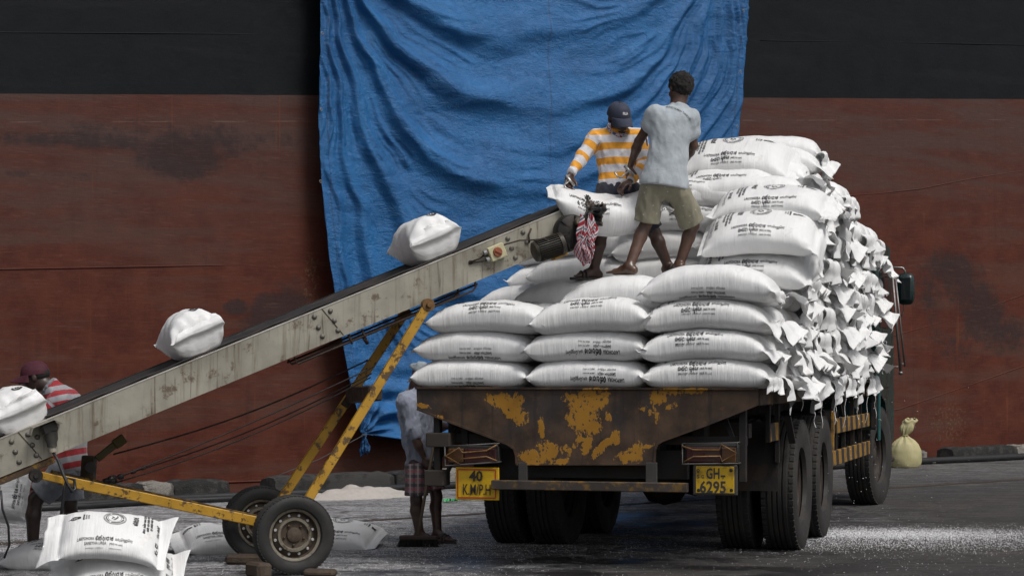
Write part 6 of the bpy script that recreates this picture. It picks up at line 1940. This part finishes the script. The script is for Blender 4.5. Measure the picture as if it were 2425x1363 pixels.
def person(label, J, skin, group=None):
    """J: joints in world metres; returns root and builds the bare body"""
    o = np.array([J['ankL'][0] * .5 + J['ankR'][0] * .5, J['ankL'][1] * .5 + J['ankR'][1] * .5, min(J['gzL'], J['gzR'])])
    r = root("person", tuple(o), 0, label, "person", group)
    f = Field(.0070)
    pel, che, nk, hd = J['pel'], J['che'], J['nk'], J['hd']
    x = nrm(J['shB'] - J['shA']); R = frame_of(x, che - pel); w = J.get('w', 1.0)
    f.ell(pel, frame_of(nrm(J['hpB'] - J['hpA']), che - pel), np.array([.150, .105, .11]) * w, .05)
    f.ell(pel * .5 + che * .5, R, np.array([.135, .095, .17]) * w, .05)
    f.ell(che, R, np.array([.160, .108, .17]) * w, .05)
    f.cone(J['shA'], J['shB'], .062 * w, .062 * w, .06)
    f.cone(che + (nk - che) * .3, nk, .075, .056, .04)
    f.cone(nk, hd - nrm(hd - nk) * .04, .056, .052, .02)
    L, HR, sd = head(f, hd, J['face'], J['hup'], J.get('hs', 1.0))
    for s_ in 'AB':
        sh, el, wr = J['sh' + s_], J['el' + s_], J['wr' + s_]
        f.cone(sh, el, .050 * w, .038 * w, .03); f.ell(sh * .72 + el * .28, frame_of([1, .3, .2], el - sh), np.array([.050, .050, .09]) * w, .03)
        m = el * .72 + wr * .28
        f.cone(el, m, .037 * w, .041 * w, .02); f.cone(m, wr, .041 * w, .026 * w, .02)
        hd_ = J.get('hand' + s_)
        if hd_: hand(f, wr, *hd_)
        hp, kn, an = J['hp' + s_], J['kn' + s_], J['an' + s_]
        f.cone(hp, kn, .082 * w, .054 * w, .04)
        m = kn * .70 + an * .30; bk = nrm(np.cross(x, [0, 0, 1.0])) * J.get('calf', -1) * .012
        f.cone(kn, m + bk, .052 * w, .054 * w, .02); f.cone(m + bk, an, .054 * w, .034, .02)
        foot(f, an, J['ft' + s_], J['gz' + s_])
    b = f.obj("body", skin, r, o, smooth_it=2)
    return r, o, R, L, HR

def garment(name, mat, parent, o, prims, cuts=(), disp=None, attr=None, h=.0075, it=1):
    f = Field(h); f.pr = prims; f.cut = list(cuts); f.disp = disp
    return f.obj(name, mat, parent, o, attr, it)

def C(a, b, ra, rb, k=.03, tagv=None): return ('c', np.array(a, float), np.array(b, float), ra, rb, k, tagv)
def E_(c, R, r, k=.04, tagv=None): return ('e', np.array(c, float), np.array(R, float), np.array(r, float), None, k, tagv)
def above(p, n): p, n = np.array(p, float), nrm(n); return lambda X: -(X - p) @ n        # keeps the side n points to
def folds(seed, amp=.008, sc=(9, 9, 5), lim=None):
    def g(X):
        q = fbm(X[:, 0] * sc[0], X[:, 1] * sc[1], X[:, 2] * sc[2], seed, 3)
        return amp * (np.abs(q) - .35) * 1.3 + amp * .4 * fbm(X[:, 0] * 30, X[:, 1] * 30, X[:, 2] * 16, seed + 5, 2)
    return g

def shorts(parent, J, o, mat, seed, drop=(.0, .0), name="shorts", flare=.028, waist=.05, attr=None):
    w = J.get('w', 1); pr = []
    Rp = frame_of(nrm(J['hpB'] - J['hpA']), J['che'] - J['pel'])
    pr.append(E_(J['pel'], Rp, np.array([.168, .125, .13]) * w, .05))
    ends = []
    for s_, dr in zip('AB', drop):
        hp, kn, an = J['hp' + s_], J['kn' + s_], J['an' + s_]
        e = kn + (kn - hp) * dr
        pr.append(C(hp, e + nrm(kn - hp) * .04, .100 * w, .066 * w + flare, .05)); ends.append((e, hp, kn))
    def hem(X):
        d = np.full(len(X), -9.0)
        # cut each leg below its own hem plane, deciding by nearness
        dist = [Field.pd(C(hp, e, .05, .05), X) for e, hp, kn in ends]
        a = [(X - e) @ nrm(kn - hp) for e, hp, kn in ends]
        return np.where(dist[0] < dist[1], a[0], a[1])
    up = nrm(J['che'] - J['pel'])
    return garment(name, mat, parent, o, pr, [hem, above(J['pel'] + up * waist, -up)], folds(seed, .010, (10, 10, 4)), attr)

def cap(parent, o, L, HR, mat, mat_b=None, tilt=0.0, brim=.075, low=.018):
    sd, fw, up = HR[:, 0], HR[:, 1], HR[:, 2]
    c0 = L(0, 0, 0)
    cp = bpy.data.objects.new("cap", None); link(cp); cp.parent = parent
    nu, nv = 40, 16; V = []
    for j in range(nv):
        ph = j / (nv - 1) * math.pi / 2
        for i in range(nu):
            a = i / nu * math.tau
            r_ = math.cos(ph) ** .75
            p = L(.0855 * r_ * math.cos(a), -.006 + .1045 * r_ * math.sin(a), low + .100 * math.sin(ph) ** .95 * (1 + .015 * math.cos(6 * a)))
            V.append(p - o)
    mb = MB(); mb.add(V, [(j * nu + i, j * nu + (i + 1) % nu, (j + 1) * nu + (i + 1) % nu, (j + 1) * nu + i) for j in range(nv - 1) for i in range(nu)])
    t = L(0, -.006, low + .102) - o
    mb.lathe([(.001, .006), (.008, .003), (.008, -.002)], t, up, 10)
    cr = mb.obj("cap_crown", mat, cp, angle=50)
    V = []; ni, nj = 22, 9
    for i in range(ni):
        a = math.radians(22 + 136 * i / (ni - 1))
        for j in range(nj):
            f_ = j / (nj - 1); ext = brim * math.sin(math.pi * i / (ni - 1)) ** .55
            x, y = math.cos(a) * .0855, -.006 + .1045 * math.sin(a)
            p = L(x * (1 - .05 * f_), y + ext * f_, low + .002 - .030 * f_ * (1 + tilt) - .16 * abs(x) * f_ - 0.9 * x * x * 3 * f_)
            V.append(p - o)
    mb = MB(); mb.add(V, grid_faces(ni, nj)); b = mb.obj("cap_brim", mat_b or mat, cp, smooth=True)
    md = b.modifiers.new("thickness", 'SOLIDIFY'); md.thickness = .005; md.offset = 0
    return cp

def eyes(parent, o, L, HR):
    w = simple("eye_white", (.5, .48, .45), .3, 0, .02, 5, 0); dk = simple("iris", (.015, .010, .008), .2, 0, .02, 5, 0)
    for s_ in (-1, 1):
        mb = MB(); c = L(s_ * .030, .0795, .002) - o
        mb.lathe([(.001, .0095), (.006, .0075), (.0095, .001), (.0095, -.004)], c, HR[:, 1], 12); e = mb.obj("eye", w, parent, smooth=True)
        mb = MB(); mb.lathe([(.001, .0105), (.0045, .0092), (.0055, .0080)], c, HR[:, 1], 10); mb.obj("iris", dk, e)

def build_people():
    # ---------------- A: grey shirt, back to us
    Y = 15.22
    g = CAMZ - (650 - CY) / F * Y
    J = dict(pel=px(1573, 432, Y), che=px(1588, 312, Y + .02), nk=px(1606, 250, Y + .05), hd=px(1611, 211, Y + .07), face=(-.35, .92, -.25), hup=(.12, .15, 1),
             shA=px(1552, 272, Y + .02), elA=px(1513, 335, Y + .10), wrA=px(1493, 392, Y + .22), shB=px(1634, 280, Y + .04), elB=px(1642, 345, Y + .10), wrB=px(1612, 395, Y + .30),
             hpA=px(1545, 445, Y), knA=px(1529, 528, Y + .06), anA=px(1490, 632, Y - .02), hpB=px(1600, 445, Y + .02), knB=px(1641, 532, Y + .12), anB=px(1609, 626, Y + .16),
             ftA=(-.75, .55), ftB=(-.1, 1.0), gzA=CAMZ - (649 - CY) / F * Y, gzB=CAMZ - (640 - CY) / F * (Y + .16), calf=-1,
             handA=((-.15, .35, -1), (.7, .6, .1), 1, .75), handB=((-.8, .5, -.5), (0, .4, -1), -1, .7), w=.86, hs=.98)
    J['ankL'], J['ankR'] = J['anA'], J['anB']; J['gzL'], J['gzR'] = J['gzA'], J['gzB']
    sk = skin_mat("brown_skin", (.095, .050, .034))
    r, o, R, L, HR = person("barefoot person in grey T-shirt and khaki shorts, back turned, lifting a sack", J, sk)
    f = Field(.007); hc = L(0, 0, 0); 
    f.ell(L(0, -.012, .040), HR, np.array([.088, .102, .086]), .02); f.ell(L(0, -.050, .000), HR, np.array([.076, .060, .062]), .02)
    f.disp = lambda X: .010 * fbm(X[:, 0] * 60, X[:, 1] * 60, X[:, 2] * 60, 5, 3)
    f.cut = [above(L(0, .060, .0), -HR[:, 1] * .9 + HR[:, 2] * .75)]
    f.obj("hair", simple("curly_black_hair", (.010, .008, .007), .8, 0, .5, 60, .9, bd=.01), r, o, smooth_it=0)
    t, c, b = cloth_mat("grey_tshirt", (.36, .40, .43)); t.out(c, .85, b)
    up = nrm(J['che'] - J['pel']); w = J['w']
    Ra = R
    pr = [E_(J['che'], R, np.array([.185, .135, .19]) * w * .98, .06), E_(J['pel'] * .5 + J['che'] * .5, R, np.array([.178, .130, .20]) * w, .06), E_(J['pel'] + up * .0, R, np.array([.205, .150, .19]) * w, .06),
          C(J['shA'], J['shB'], .072 * w, .072 * w, .06), C(J['che'] + (J['nk'] - J['che']) * .55, J['nk'] - up * .015, .088, .066, .05)]
    for s_, ff in (('A', .40), ('B', .50)):
        sh, el = J['sh' + s_], J['el' + s_]; pr.append(C(sh, sh + (el - sh) * ff, .070 * w, .074 * w, .04))
    cuts = [above(J['pel'] - up * .035, up)]
    nkd = nrm(J['hd'] - J['nk']); cuts.append(above(J['nk'] + nkd * .012, -nkd))
    garment("t_shirt", t.m, r, o, pr, cuts, folds(4, .011, (8, 8, 3.0)))
    t, c, b = cloth_mat("khaki_print_shorts", (.20, .185, .130)); v = t.coord("Object", (1, 1, 1))
    dots = t.voro(t.coord("Object", (19, 19, 30)), 1.0); k = t.step(dots, .10, .16, .8, 0)
    t.out(t.mix(t.math('MULTIPLY', k, .75), c, (.42, .42, .36)), .85, b)
    shorts(r, J, o, t.m, 6, (-.05, -.04), flare=.042, waist=.035)
    # faint curved line of print across the shoulders, laid on the cloth
    fl = Flat(); fl.text("GOOD HUMAN THINKING", .022, (-.10, 0), 0, .01, width=.20)
    V, Fs = fl.arrays(); ctr = px(1610, 262, Y - .11)
    ex = nrm(px(1640, 275, Y) - px(1585, 245, Y)); ey = nrm(np.cross([0, -1.0, 0], ex)); ey = ey if ey[2] > 0 else -ey
    shirt = [c_ for c_ in r.children if c_.name.startswith("t_shirt")][0]
    bpy.context.view_layer.update()
    pts = []
    from mathutils.bvhtree import BVHTree
    dgr = bpy.context.evaluated_depsgraph_get()
    bvh = BVHTree.FromObject(shirt, dgr)
    for p in V:
        q = ctr + ex * p[0] + ey * (p[1] - 1.9 * p[0] ** 2) - np.array([0, .3, 0]) - o
        hit = bvh.ray_cast(Vector(q), Vector((0, 1, 0)))
        pts.append(tuple(hit[0] + hit[1] * .0018) if hit[0] is not None else tuple(q + np.array([0, .35, 0])))
    mb = MB(); mb.add(pts, Fs); mb.obj("shirt_print", simple("dark_shirt_print", (.06, .065, .075), .8, 0, .1, 20, 0), shirt)
    # ---------------- B: orange and white stripes, facing us
    Y = 15.62
    J = dict(pel=px(1463, 446, Y), che=px(1462, 352, Y + .02), nk=px(1463, 306, Y - .01), hd=px(1466, 278, Y - .05), face=(.42, -.84, -.36), hup=(.05, -.35, 1),
             shA=px(1412, 326, Y), elA=px(1378, 372, Y - .06), wrA=px(1352, 412, Y - .16), shB=px(1514, 326, Y), elB=px(1529, 388, Y - .05), wrB=px(1493, 428, Y - .20),
             hpA=px(1438, 458, Y), knA=px(1424, 552, Y - .05), anA=px(1407, 640, Y + .0), hpB=px(1488, 458, Y), knB=px(1548, 548, Y + .02), anB=px(1583, 632, Y + .06),
             ftA=(-.85, -.35), ftB=(.5, -.8), gzA=CAMZ - (659 - CY) / F * Y, gzB=CAMZ - (645 - CY) / F * (Y + .06), calf=1,
             handA=((-.25, -.35, -.9), (.5, -.5, .3), -1, .55), handB=((-.7, -.35, -.45), (.1, .3, -1), 1, .7), w=.90, hs=1.0)
    J['ankL'], J['ankR'] = J['anA'], J['anB']; J['gzL'], J['gzR'] = J['gzA'], J['gzB']
    sk2 = skin_mat("dark_brown_skin", (.066, .036, .027))
    r, o, R, L, HR = person("person in orange and white striped shirt and navy cap, bending over the hooked sack", J, sk2)
    eyes(r, o, L, HR)
    capm = simple("navy_cap_cloth", (.030, .036, .060), .85, 0, .2, 20, .4)
    cp = cap(r, o, L, HR, capm, None, .3, .072, .012)
    fl = Flat(); fl.text("FILA", .030, (-.026, 0), 0, .035, width=.052); V, Fs = fl.arrays()
    pts = []
    for p in V:
        a = math.pi / 2 - p[0] / .1; ph = (p[1] + .030) / .10
        r_ = math.cos(ph) ** .75
        pts.append(L(-.0880 * r_ * math.cos(a), -.006 + .1075 * r_ * math.sin(a), .012 + .1005 * math.sin(ph) ** .95) - o)
    mb = MB(); mb.add(pts, Fs); mb.obj("cap_lettering", simple("white_stitching", (.62, .60, .60), .7, 0, .05, 20, 0), cp)
    w = J['w']; up = nrm(J['che'] - J['pel'])
    base = J['nk']
    tv = lambda X: (base - X) @ up
    def along(a, b, off): 
        d = nrm(b - a); return lambda X: (X - a) @ d + off
    t, c, b = cloth_mat("orange_white_stripes", (.5, .5, .5)); at_ = t.attr("band")
    k = t.step(t.math('FRACT', t.math('MULTIPLY', at_, 1 / .108)), .47, .50); k2 = t.step(t.math('FRACT', t.math('MULTIPLY', at_, 1 / .108)), .0, .03)
    kk = t.math('MULTIPLY', k2, t.math('SUBTRACT', 1.0, k))
    t.out(t.mix(kk, t.mix(t.noise(t.coord(), 12, 4), (.56, .55, .58), (.66, .65, .68)), t.mix(t.noise(t.coord(), 12, 4), (.66, .27, .018), (.80, .36, .03))), .8, b)
    pr = [E_(J['che'], R, np.array([.180, .128, .18]) * w, .05, tv), E_(J['pel'] * .45 + J['che'] * .55, R, np.array([.160, .118, .17]) * w, .05, tv), E_(J['pel'] + up * .02, R, np.array([.160, .122, .12]) * w, .05, tv),
          C(J['shA'], J['shB'], .070 * w, .070 * w, .05, tv), C(J['che'] + (J['nk'] - J['che']) * .5, J['nk'] - up * .01, .085, .070, .04, tv)]
    for s_ in 'AB':
        sh, el, wr = J['sh' + s_], J['el' + s_], J['wr' + s_]
        l1 = np.linalg.norm(el - sh)
        pr.append(C(sh, el, .064 * w, .052 * w, .04, along(sh, el, .045))); pr.append(C(el, wr - nrm(wr - el) * .03, .054 * w, .040 * w, .03, along(el, wr, .045 + l1)))
    nkd = nrm(J['hd'] - J['nk'])
    cuts = [above(J['pel'] - up * .015, up), above(J['nk'] + nkd * .016, -nkd)]
    sh_ = garment("striped_shirt", t.m, r, o, pr, cuts, folds(9, .014, (10, 10, 4.5)), "band")
    # collar
    om = simple("orange_collar_cloth", (.72, .31, .02), .8, 0, .15, 20, .3)
    mb = MB(); V = []; ni, nj = 30, 5
    for i in range(ni):
        a = math.radians(-62 + 304 * i / (ni - 1)); 
        for j in range(nj):
            f_ = j / (nj - 1); rr_ = .068 + .034 * f_
            V.append(J['nk'] - nkd * (-.012 + .042 * f_ + .02 * f_ * (abs(i / (ni - 1) - .5) * 2) ** 4) + (R[:, 0] * math.cos(a) + nrm(np.cross(up, R[:, 0])) * math.sin(a) * -R[1, 1] / abs(R[1, 1])) * rr_ - o)
    mb.add(V, grid_faces(ni, nj)); co = mb.obj("collar", om, sh_, smooth=True); md = co.modifiers.new("thickness", 'SOLIDIFY'); md.thickness = .004
    # patterned neck scarf under the chin
    t = NT("patterned_scarf", .8); v = t.coord(); n = t.noise(v, 26, 3, .6, 1.5)
    c = t.mix(t.step(n, .42, .46), (.30, .035, .06), t.mix(t.step(n, .54, .57), (.50, .48, .50), (.07, .08, .20))); t.out(c, .85, t.bump(t.noise(v, 30, 4), .4, .006))
    f = Field(.007)
    P = [L(.070 * math.cos(a), .005 + .078 * math.sin(a), -.098 - .018 * math.sin(a)) for a in np.linspace(-math.pi, math.pi, 15)]
    for a, b_ in zip(P[:-1], P[1:]): f.cone(a, b_, .017, .017, .01)
    f.cone(L(.075, .02, -.085), L(.088, .02, -.045), .020, .012, .01)
    f.disp = folds(3, .006, (30, 30, 30)); f.obj("neck_scarf", t.m, r, o, smooth_it=1)
    t, c, b = cloth_mat("navy_shorts", (.022, .024, .038)); t.out(c, .85, b)
    shorts(r, J, o, t.m, 12, (.0, -.02), flare=.02, waist=.04)
    slip = simple("dark_sandal", (.035, .030, .026), .6, 0, .2, 20, .3)
    def sandal(J, s_, r, o, m=slip):
        h_ = nrm([J['ft' + s_][0], J['ft' + s_][1], 0]); sd = np.array([-h_[1], h_[0], 0]); a = J['an' + s_]; gz = J['gz' + s_]
        mb = MB(); pts = []
        for k in range(22):
            t_ = k / 22 * math.tau; x = math.cos(t_); y = math.sin(t_)
            pts.append((x * .135 + .062, y * (.042 + .010 * x)))
        M = np.zeros((3, 4)); M[:, 0] = h_; M[:, 1] = sd; M[:, 2] = (0, 0, 1); M[:, 3] = np.array([a[0], a[1], gz]) - o
        mb.prism(pts, -.012, .006, M)
        for k in (0.075, .105):
            q = [np.array([a[0], a[1], gz]) - o + h_ * k + sd * .046 * math.cos(t_) + np.array([0, 0, .058 * math.sin(t_) * (1 if k < .1 else .85)]) for t_ in np.linspace(0, math.pi, 9)]
            mb.tube(q, .009, 6)
        return mb.obj("sandal", m, r, angle=40)
    sandal(J, 'A', r, o); sandal(J, 'B', r, o)
    wrA, wrB = J['wrA'], J['wrB']
    # ---------------- steel loading hooks in their hands
    hk = simple("steel_hook", (.42, .41, .39), .35, .8, .2, 20, .1)
    def hook(p0, p1, lab, side=1):
        p0, p1 = np.array(p0), np.array(p1); mb = MB(); d = nrm(p1 - p0); s_ = nrm(np.cross(d, [0, 1.0, 0])) * side
        L_ = np.linalg.norm(p1 - p0); pts = [p0, p0 + d * L_ * .6]
        for t_ in np.linspace(0, math.pi * .95, 9): pts.append(p0 + d * (L_ * .6 + .030 * math.sin(t_)) + s_ * (.030 - .030 * math.cos(t_)))
        mb.tube(pts, .0065, 8); mb.tube([p0 - s_ * .05, p0 + s_ * .05], .012, 8)
        o_ = mb.obj("loading_hook", hk, None, smooth=True); tag(o_, lab, "hook", "steel loading hooks")
    hook(px(1490, 404, 15.38), px(1459, 430, 15.20), "steel hook gripped by the grey shirted man, in the right end of the lifted sack", -1)
    hook(px(1350, 428, 15.42), px(1330, 441, 15.28), "steel hook in the striped man's hand at the left end of the lifted sack", 1)
    # ---------------- C: sweeping man beside the lorry
    Y = 16.95
    J = dict(pel=px(1000, 1098, Y + .05), che=px(984, 975, Y + .02), nk=px(987, 915, Y - .0), hd=px(997, 893, Y - .02), face=(.80, .05, -.60), hup=(.55, 0, .8),
             shA=px(962, 950, Y - .12), elA=px(985, 1042, Y - .16), wrA=px(1004, 1082, Y - .14), shB=px(1010, 945, Y + .16), elB=px(1042, 1010, Y + .10), wrB=px(1060, 1010, Y + .0),
             hpA=px(985, 1105, Y - .05), knA=px(986, 1185, Y - .06), anA=px(994, 1262, Y - .08), hpB=px(1018, 1105, Y + .10), knB=px(1034, 1175, Y + .06), anB=px(1036, 1262, Y + .0),
             ftA=(.9, -.35), ftB=(.75, -.65), gzA=.012, gzB=.014, calf=-1, handA=((.35, 0, -.9), (.6, .6, 0), 1, .8), handB=((.9, 0, .1), (0, 0, -1), 1, .5), w=.86, hs=.93)
    for k in ('anA', 'anB'): J[k] = J[k].copy(); J[k][2] = .075
    J['ankL'], J['ankR'] = J['anA'], J['anB']; J['gzL'], J['gzR'] = .012, .014
    r, o, R, L, HR = person("person in pale blue shirt and plaid shorts stooping over a broom by the lorry", J, sk2)
    eyes(r, o, L, HR)
    f = Field(.008)
    f.ell(L(0, -.012, .045), HR, np.array([.092, .108, .075]), .02); f.cone(L(.06, -.03, .10), L(-.03, -.09, .03), .022, .03, .02); f.cone(L(0, -.10, .02), L(.0, -.10, -.06), .03, .015, .02)
    f.disp = folds(5, .012, (18, 18, 18)); f.cut = [above(L(0, 0, .012), HR[:, 2])]
    t, c, b = cloth_mat("grey_head_cloth", (.24, .27, .29)); t.out(c, .85, b); f.obj("head_cloth", t.m, r, o, smooth_it=1)
    up = nrm(J['che'] - J['pel']); w = J['w']; nkd = nrm(J['hd'] - J['nk'])
    t, c, b = cloth_mat("pale_blue_shirt", (.235, .255, .320)); t.out(c, .85, b)
    pr = [E_(J['che'], R, np.array([.19, .150, .20]) * w, .06), E_(J['pel'] * .5 + J['che'] * .5, R, np.array([.185, .15, .2]) * w, .06), E_(J['pel'] + up * .01, R, np.array([.19, .15, .14]) * w, .06), C(J['shA'], J['shB'], .080 * w, .080 * w, .06),
          C(J['che'] + (J['nk'] - J['che']) * .5, J['nk'], .088, .068, .04)]
    for s_, ff in (('A', .78), ('B', .85)):
        sh, el = J['sh' + s_], J['el' + s_]; pr.append(C(sh, sh + (el - sh) * ff, .074 * w, .066 * w, .04)); e = sh + (el - sh) * ff; pr.append(C(e, e + nrm(el - sh) * .02, .060, .060, .02))
    garment("shirt", t.m, r, o, pr, [above(J['pel'] - up * .04, up), above(J['nk'] + nkd * .01, -nkd)], folds(14, .020, (11, 11, 5)))
    t, c, b = cloth_mat("plaid_shorts", (.22, .16, .17)); v = t.coord(); sp = t.sep(v)
    def band(ax_, fq, ph, wd): return t.step(t.math('ABSOLUTE', t.math('SUBTRACT', t.math('FRACT', t.math('ADD', t.math('MULTIPLY', sp[ax_], fq), ph)), .5)), wd, wd + .05, 1, 0)
    c = t.mix(t.math('MULTIPLY', band(2, 14, .1, .14), .7), c, (.025, .022, .028)); c = t.mix(t.math('MULTIPLY', band(0, 16, .3, .14), .6), c, (.025, .022, .028))
    c = t.mix(t.math('MULTIPLY', band(2, 14, .55, .10), .6), c, (.34, .05, .08)); c = t.mix(t.math('MULTIPLY', band(0, 16, .8, .08), .5), c, (.45, .42, .42)); t.out(c, .85, b)
    shorts(r, J, o, t.m, 16, (-.15, -.20), flare=.034, waist=.03)
    sandal(J, 'A', r, o); sandal(J, 'B', r, o)
    # broom
    br = root("broom", tuple(px(991, 1284, 16.55) * np.array([1, 1, 0])), 0, "wide yard broom with dark bristles held by the stooping man", "broom")
    bo = np.array(br.location)
    a = px(1022, 1085, 16.76) - bo; b_ = np.array([-.005, .02, .085])
    mb = MB(); mb.tube([a + (a - b_) * .25, b_], .0125, 8); mb.obj("broom_stick", simple("bare_wood_stick", (.13, .095, .06), .7, 0, .3, 20, .2), br, smooth=True)
    mb = MB(); mb.box((0.0, 0, .072), (.30, .07, .035), np.array(Matrix.Rotation(math.radians(-8), 3, 'Z')), .008); mb.obj("broom_head", simple("dark_broom_wood", (.050, .030, .022), .7, 0, .3, 20, .3), br)
    rs = np.random.RandomState(2); mb = MB()
    for k in range(420):
        x, y = rs.uniform(-.145, .145), rs.uniform(-.03, .03)
        q = np.array([x * .99 + y * .14, y - x * .14, .058]); e = q + np.array([rs.normal(0, .012) + x * .08, rs.normal(0, .012) + y * .6, -.055])
        mb.tube([q, e], [.003, .0015], 3, cap=False)
    mb.obj("bristles", simple("black_bristle", (.014, .012, .011), .8, 0, .2, 20, 0), br)
    # ---------------- D: man in cap at the foot of the conveyor
    Y = 15.15
    J = dict(pel=px(160, 1105, Y), che=px(160, 985, Y + .02), nk=px(118, 917, Y), hd=px(82, 892, Y - .0), face=(-.97, -.08, -.14), hup=(-.14, 0, 1),
             shA=px(142, 950, Y - .17), elA=px(90, 1000, Y - .20), wrA=px(48, 975, Y - .15), shB=px(160, 945, Y + .16), elB=px(205, 990, Y + .16), wrB=px(190, 1050, Y + .16),
             hpA=px(145, 1125, Y - .08), knA=px(85, 1180, Y - .08), anA=px(78, 1285, Y - .08), hpB=px(165, 1125, Y + .08), knB=px(165, 1190, Y + .10), anB=px(190, 1280, Y + .25),
             ftA=(-.95, -.3), ftB=(-.9, .1), gzA=.004, gzB=.004, calf=-1, handA=((-.8, .2, .3), (0, 1, 0), 1, .5), handB=((.3, 0, -1), (-1, 0, 0), 1, .5), w=.98, hs=1.0)
    for k in ('anA', 'anB'): J[k] = J[k].copy(); J[k][2] = .075
    J['ankL'], J['ankR'] = J['anA'], J['anB']; J['gzL'], J['gzR'] = .004, .004
    r, o, R, L, HR = person("person in maroon cap and red and grey striped shirt, leaning over the conveyor's foot", J, skin_mat("deep_brown_skin", (.045, .027, .021)))
    eyes(r, o, L, HR)
    cap(r, o, L, HR, simple("maroon_cap_cloth", (.050, .0045, .014), .8, 0, .2, 20, .3), None, -.2, .078, .014)
    f = Field(.008); f.ell(L(0, -.015, .020), HR, np.array([.080, .098, .070]), .02); f.cut = [above(L(0, .03, .0), -HR[:, 1] + HR[:, 2] * .3)]
    f.obj("hair", simple("short_black_hair", (.010, .009, .008), .8, 0, .4, 60, .6), r, o, smooth_it=0)
    up = nrm(J['che'] - J['pel']); w = J['w']; nkd = nrm(J['hd'] - J['nk'])
    tv = lambda X: (J['pel'] - X) @ nrm(up + np.array([-.22, 0, 0])) + 2.0
    t, c, b = cloth_mat("red_grey_stripes", (.5, .5, .5)); at_ = t.attr("band")
    fr = t.math('FRACT', t.math('MULTIPLY', at_, 1 / .086)); k = t.math('MULTIPLY', t.step(fr, .0, .03), t.step(fr, .50, .53, 1, 0))
    t.out(t.mix(k, t.mix(t.noise(t.coord(), 12, 4), (.22, .22, .235), (.28, .28, .30)), (.255, .012, .018)), .85, b)
    pr = [E_(J['che'], R, np.array([.185, .145, .19]) * w, .06, tv), E_(J['pel'] * .5 + J['che'] * .5, R, np.array([.175, .140, .20]) * w, .06, tv), E_(J['pel'] + up * .02, R, np.array([.18, .142, .14]) * w, .06, tv), C(J['shA'], J['shB'], .082 * w, .082 * w, .06, tv),
          C(J['che'] + (J['nk'] - J['che']) * .5, J['nk'], .105, .075, .06, tv)]
    for s_ in 'AB':
        sh, el = J['sh' + s_], J['el' + s_]
        dd = nrm(el - sh); pr.append(C(sh, sh + (el - sh) * .62, .070 * w, .066 * w, .04, (lambda sh, dd: lambda X: (X - sh) @ dd + .02)(sh, dd)))
    garment("striped_shirt", t.m, r, o, pr, [above(J['pel'] - up * .035, up), above(J['nk'] + nkd * .012, -nkd)], folds(24, .010, (9, 9, 4)), "band")
    f = Field(.008)
    P = [J['nk'] + nkd * .01 + (nrm(np.cross(nkd, [0, 1, 0])) * math.cos(a) + np.array([0, 1, 0]) * math.sin(a)) * .062 for a in np.linspace(-math.pi, math.pi, 13)]
    for a, b_ in zip(P[:-1], P[1:]): f.cone(a, b_, .014, .014, .01)
    f.obj("shirt_collar", simple("grey_collar", (.16, .16, .17), .85, 0, .2, 20, .3), r, o)
    t, c, b = cloth_mat("grey_sport_shorts", (.155, .165, .190)); sp = t.sep(t.coord())
    t.out(c, .85, b)
    shorts(r, J, o, t.m, 26, (-.18, -.15), flare=.036, waist=.03)
# ------------------------------------------------------------------ build everything
build_ground()
build_ship()
build_tarp()
build_kerb()
build_truck()
build_conveyor()
build_side_meshes()
build_load()
build_loose_sacks()
build_people()
build_spill()
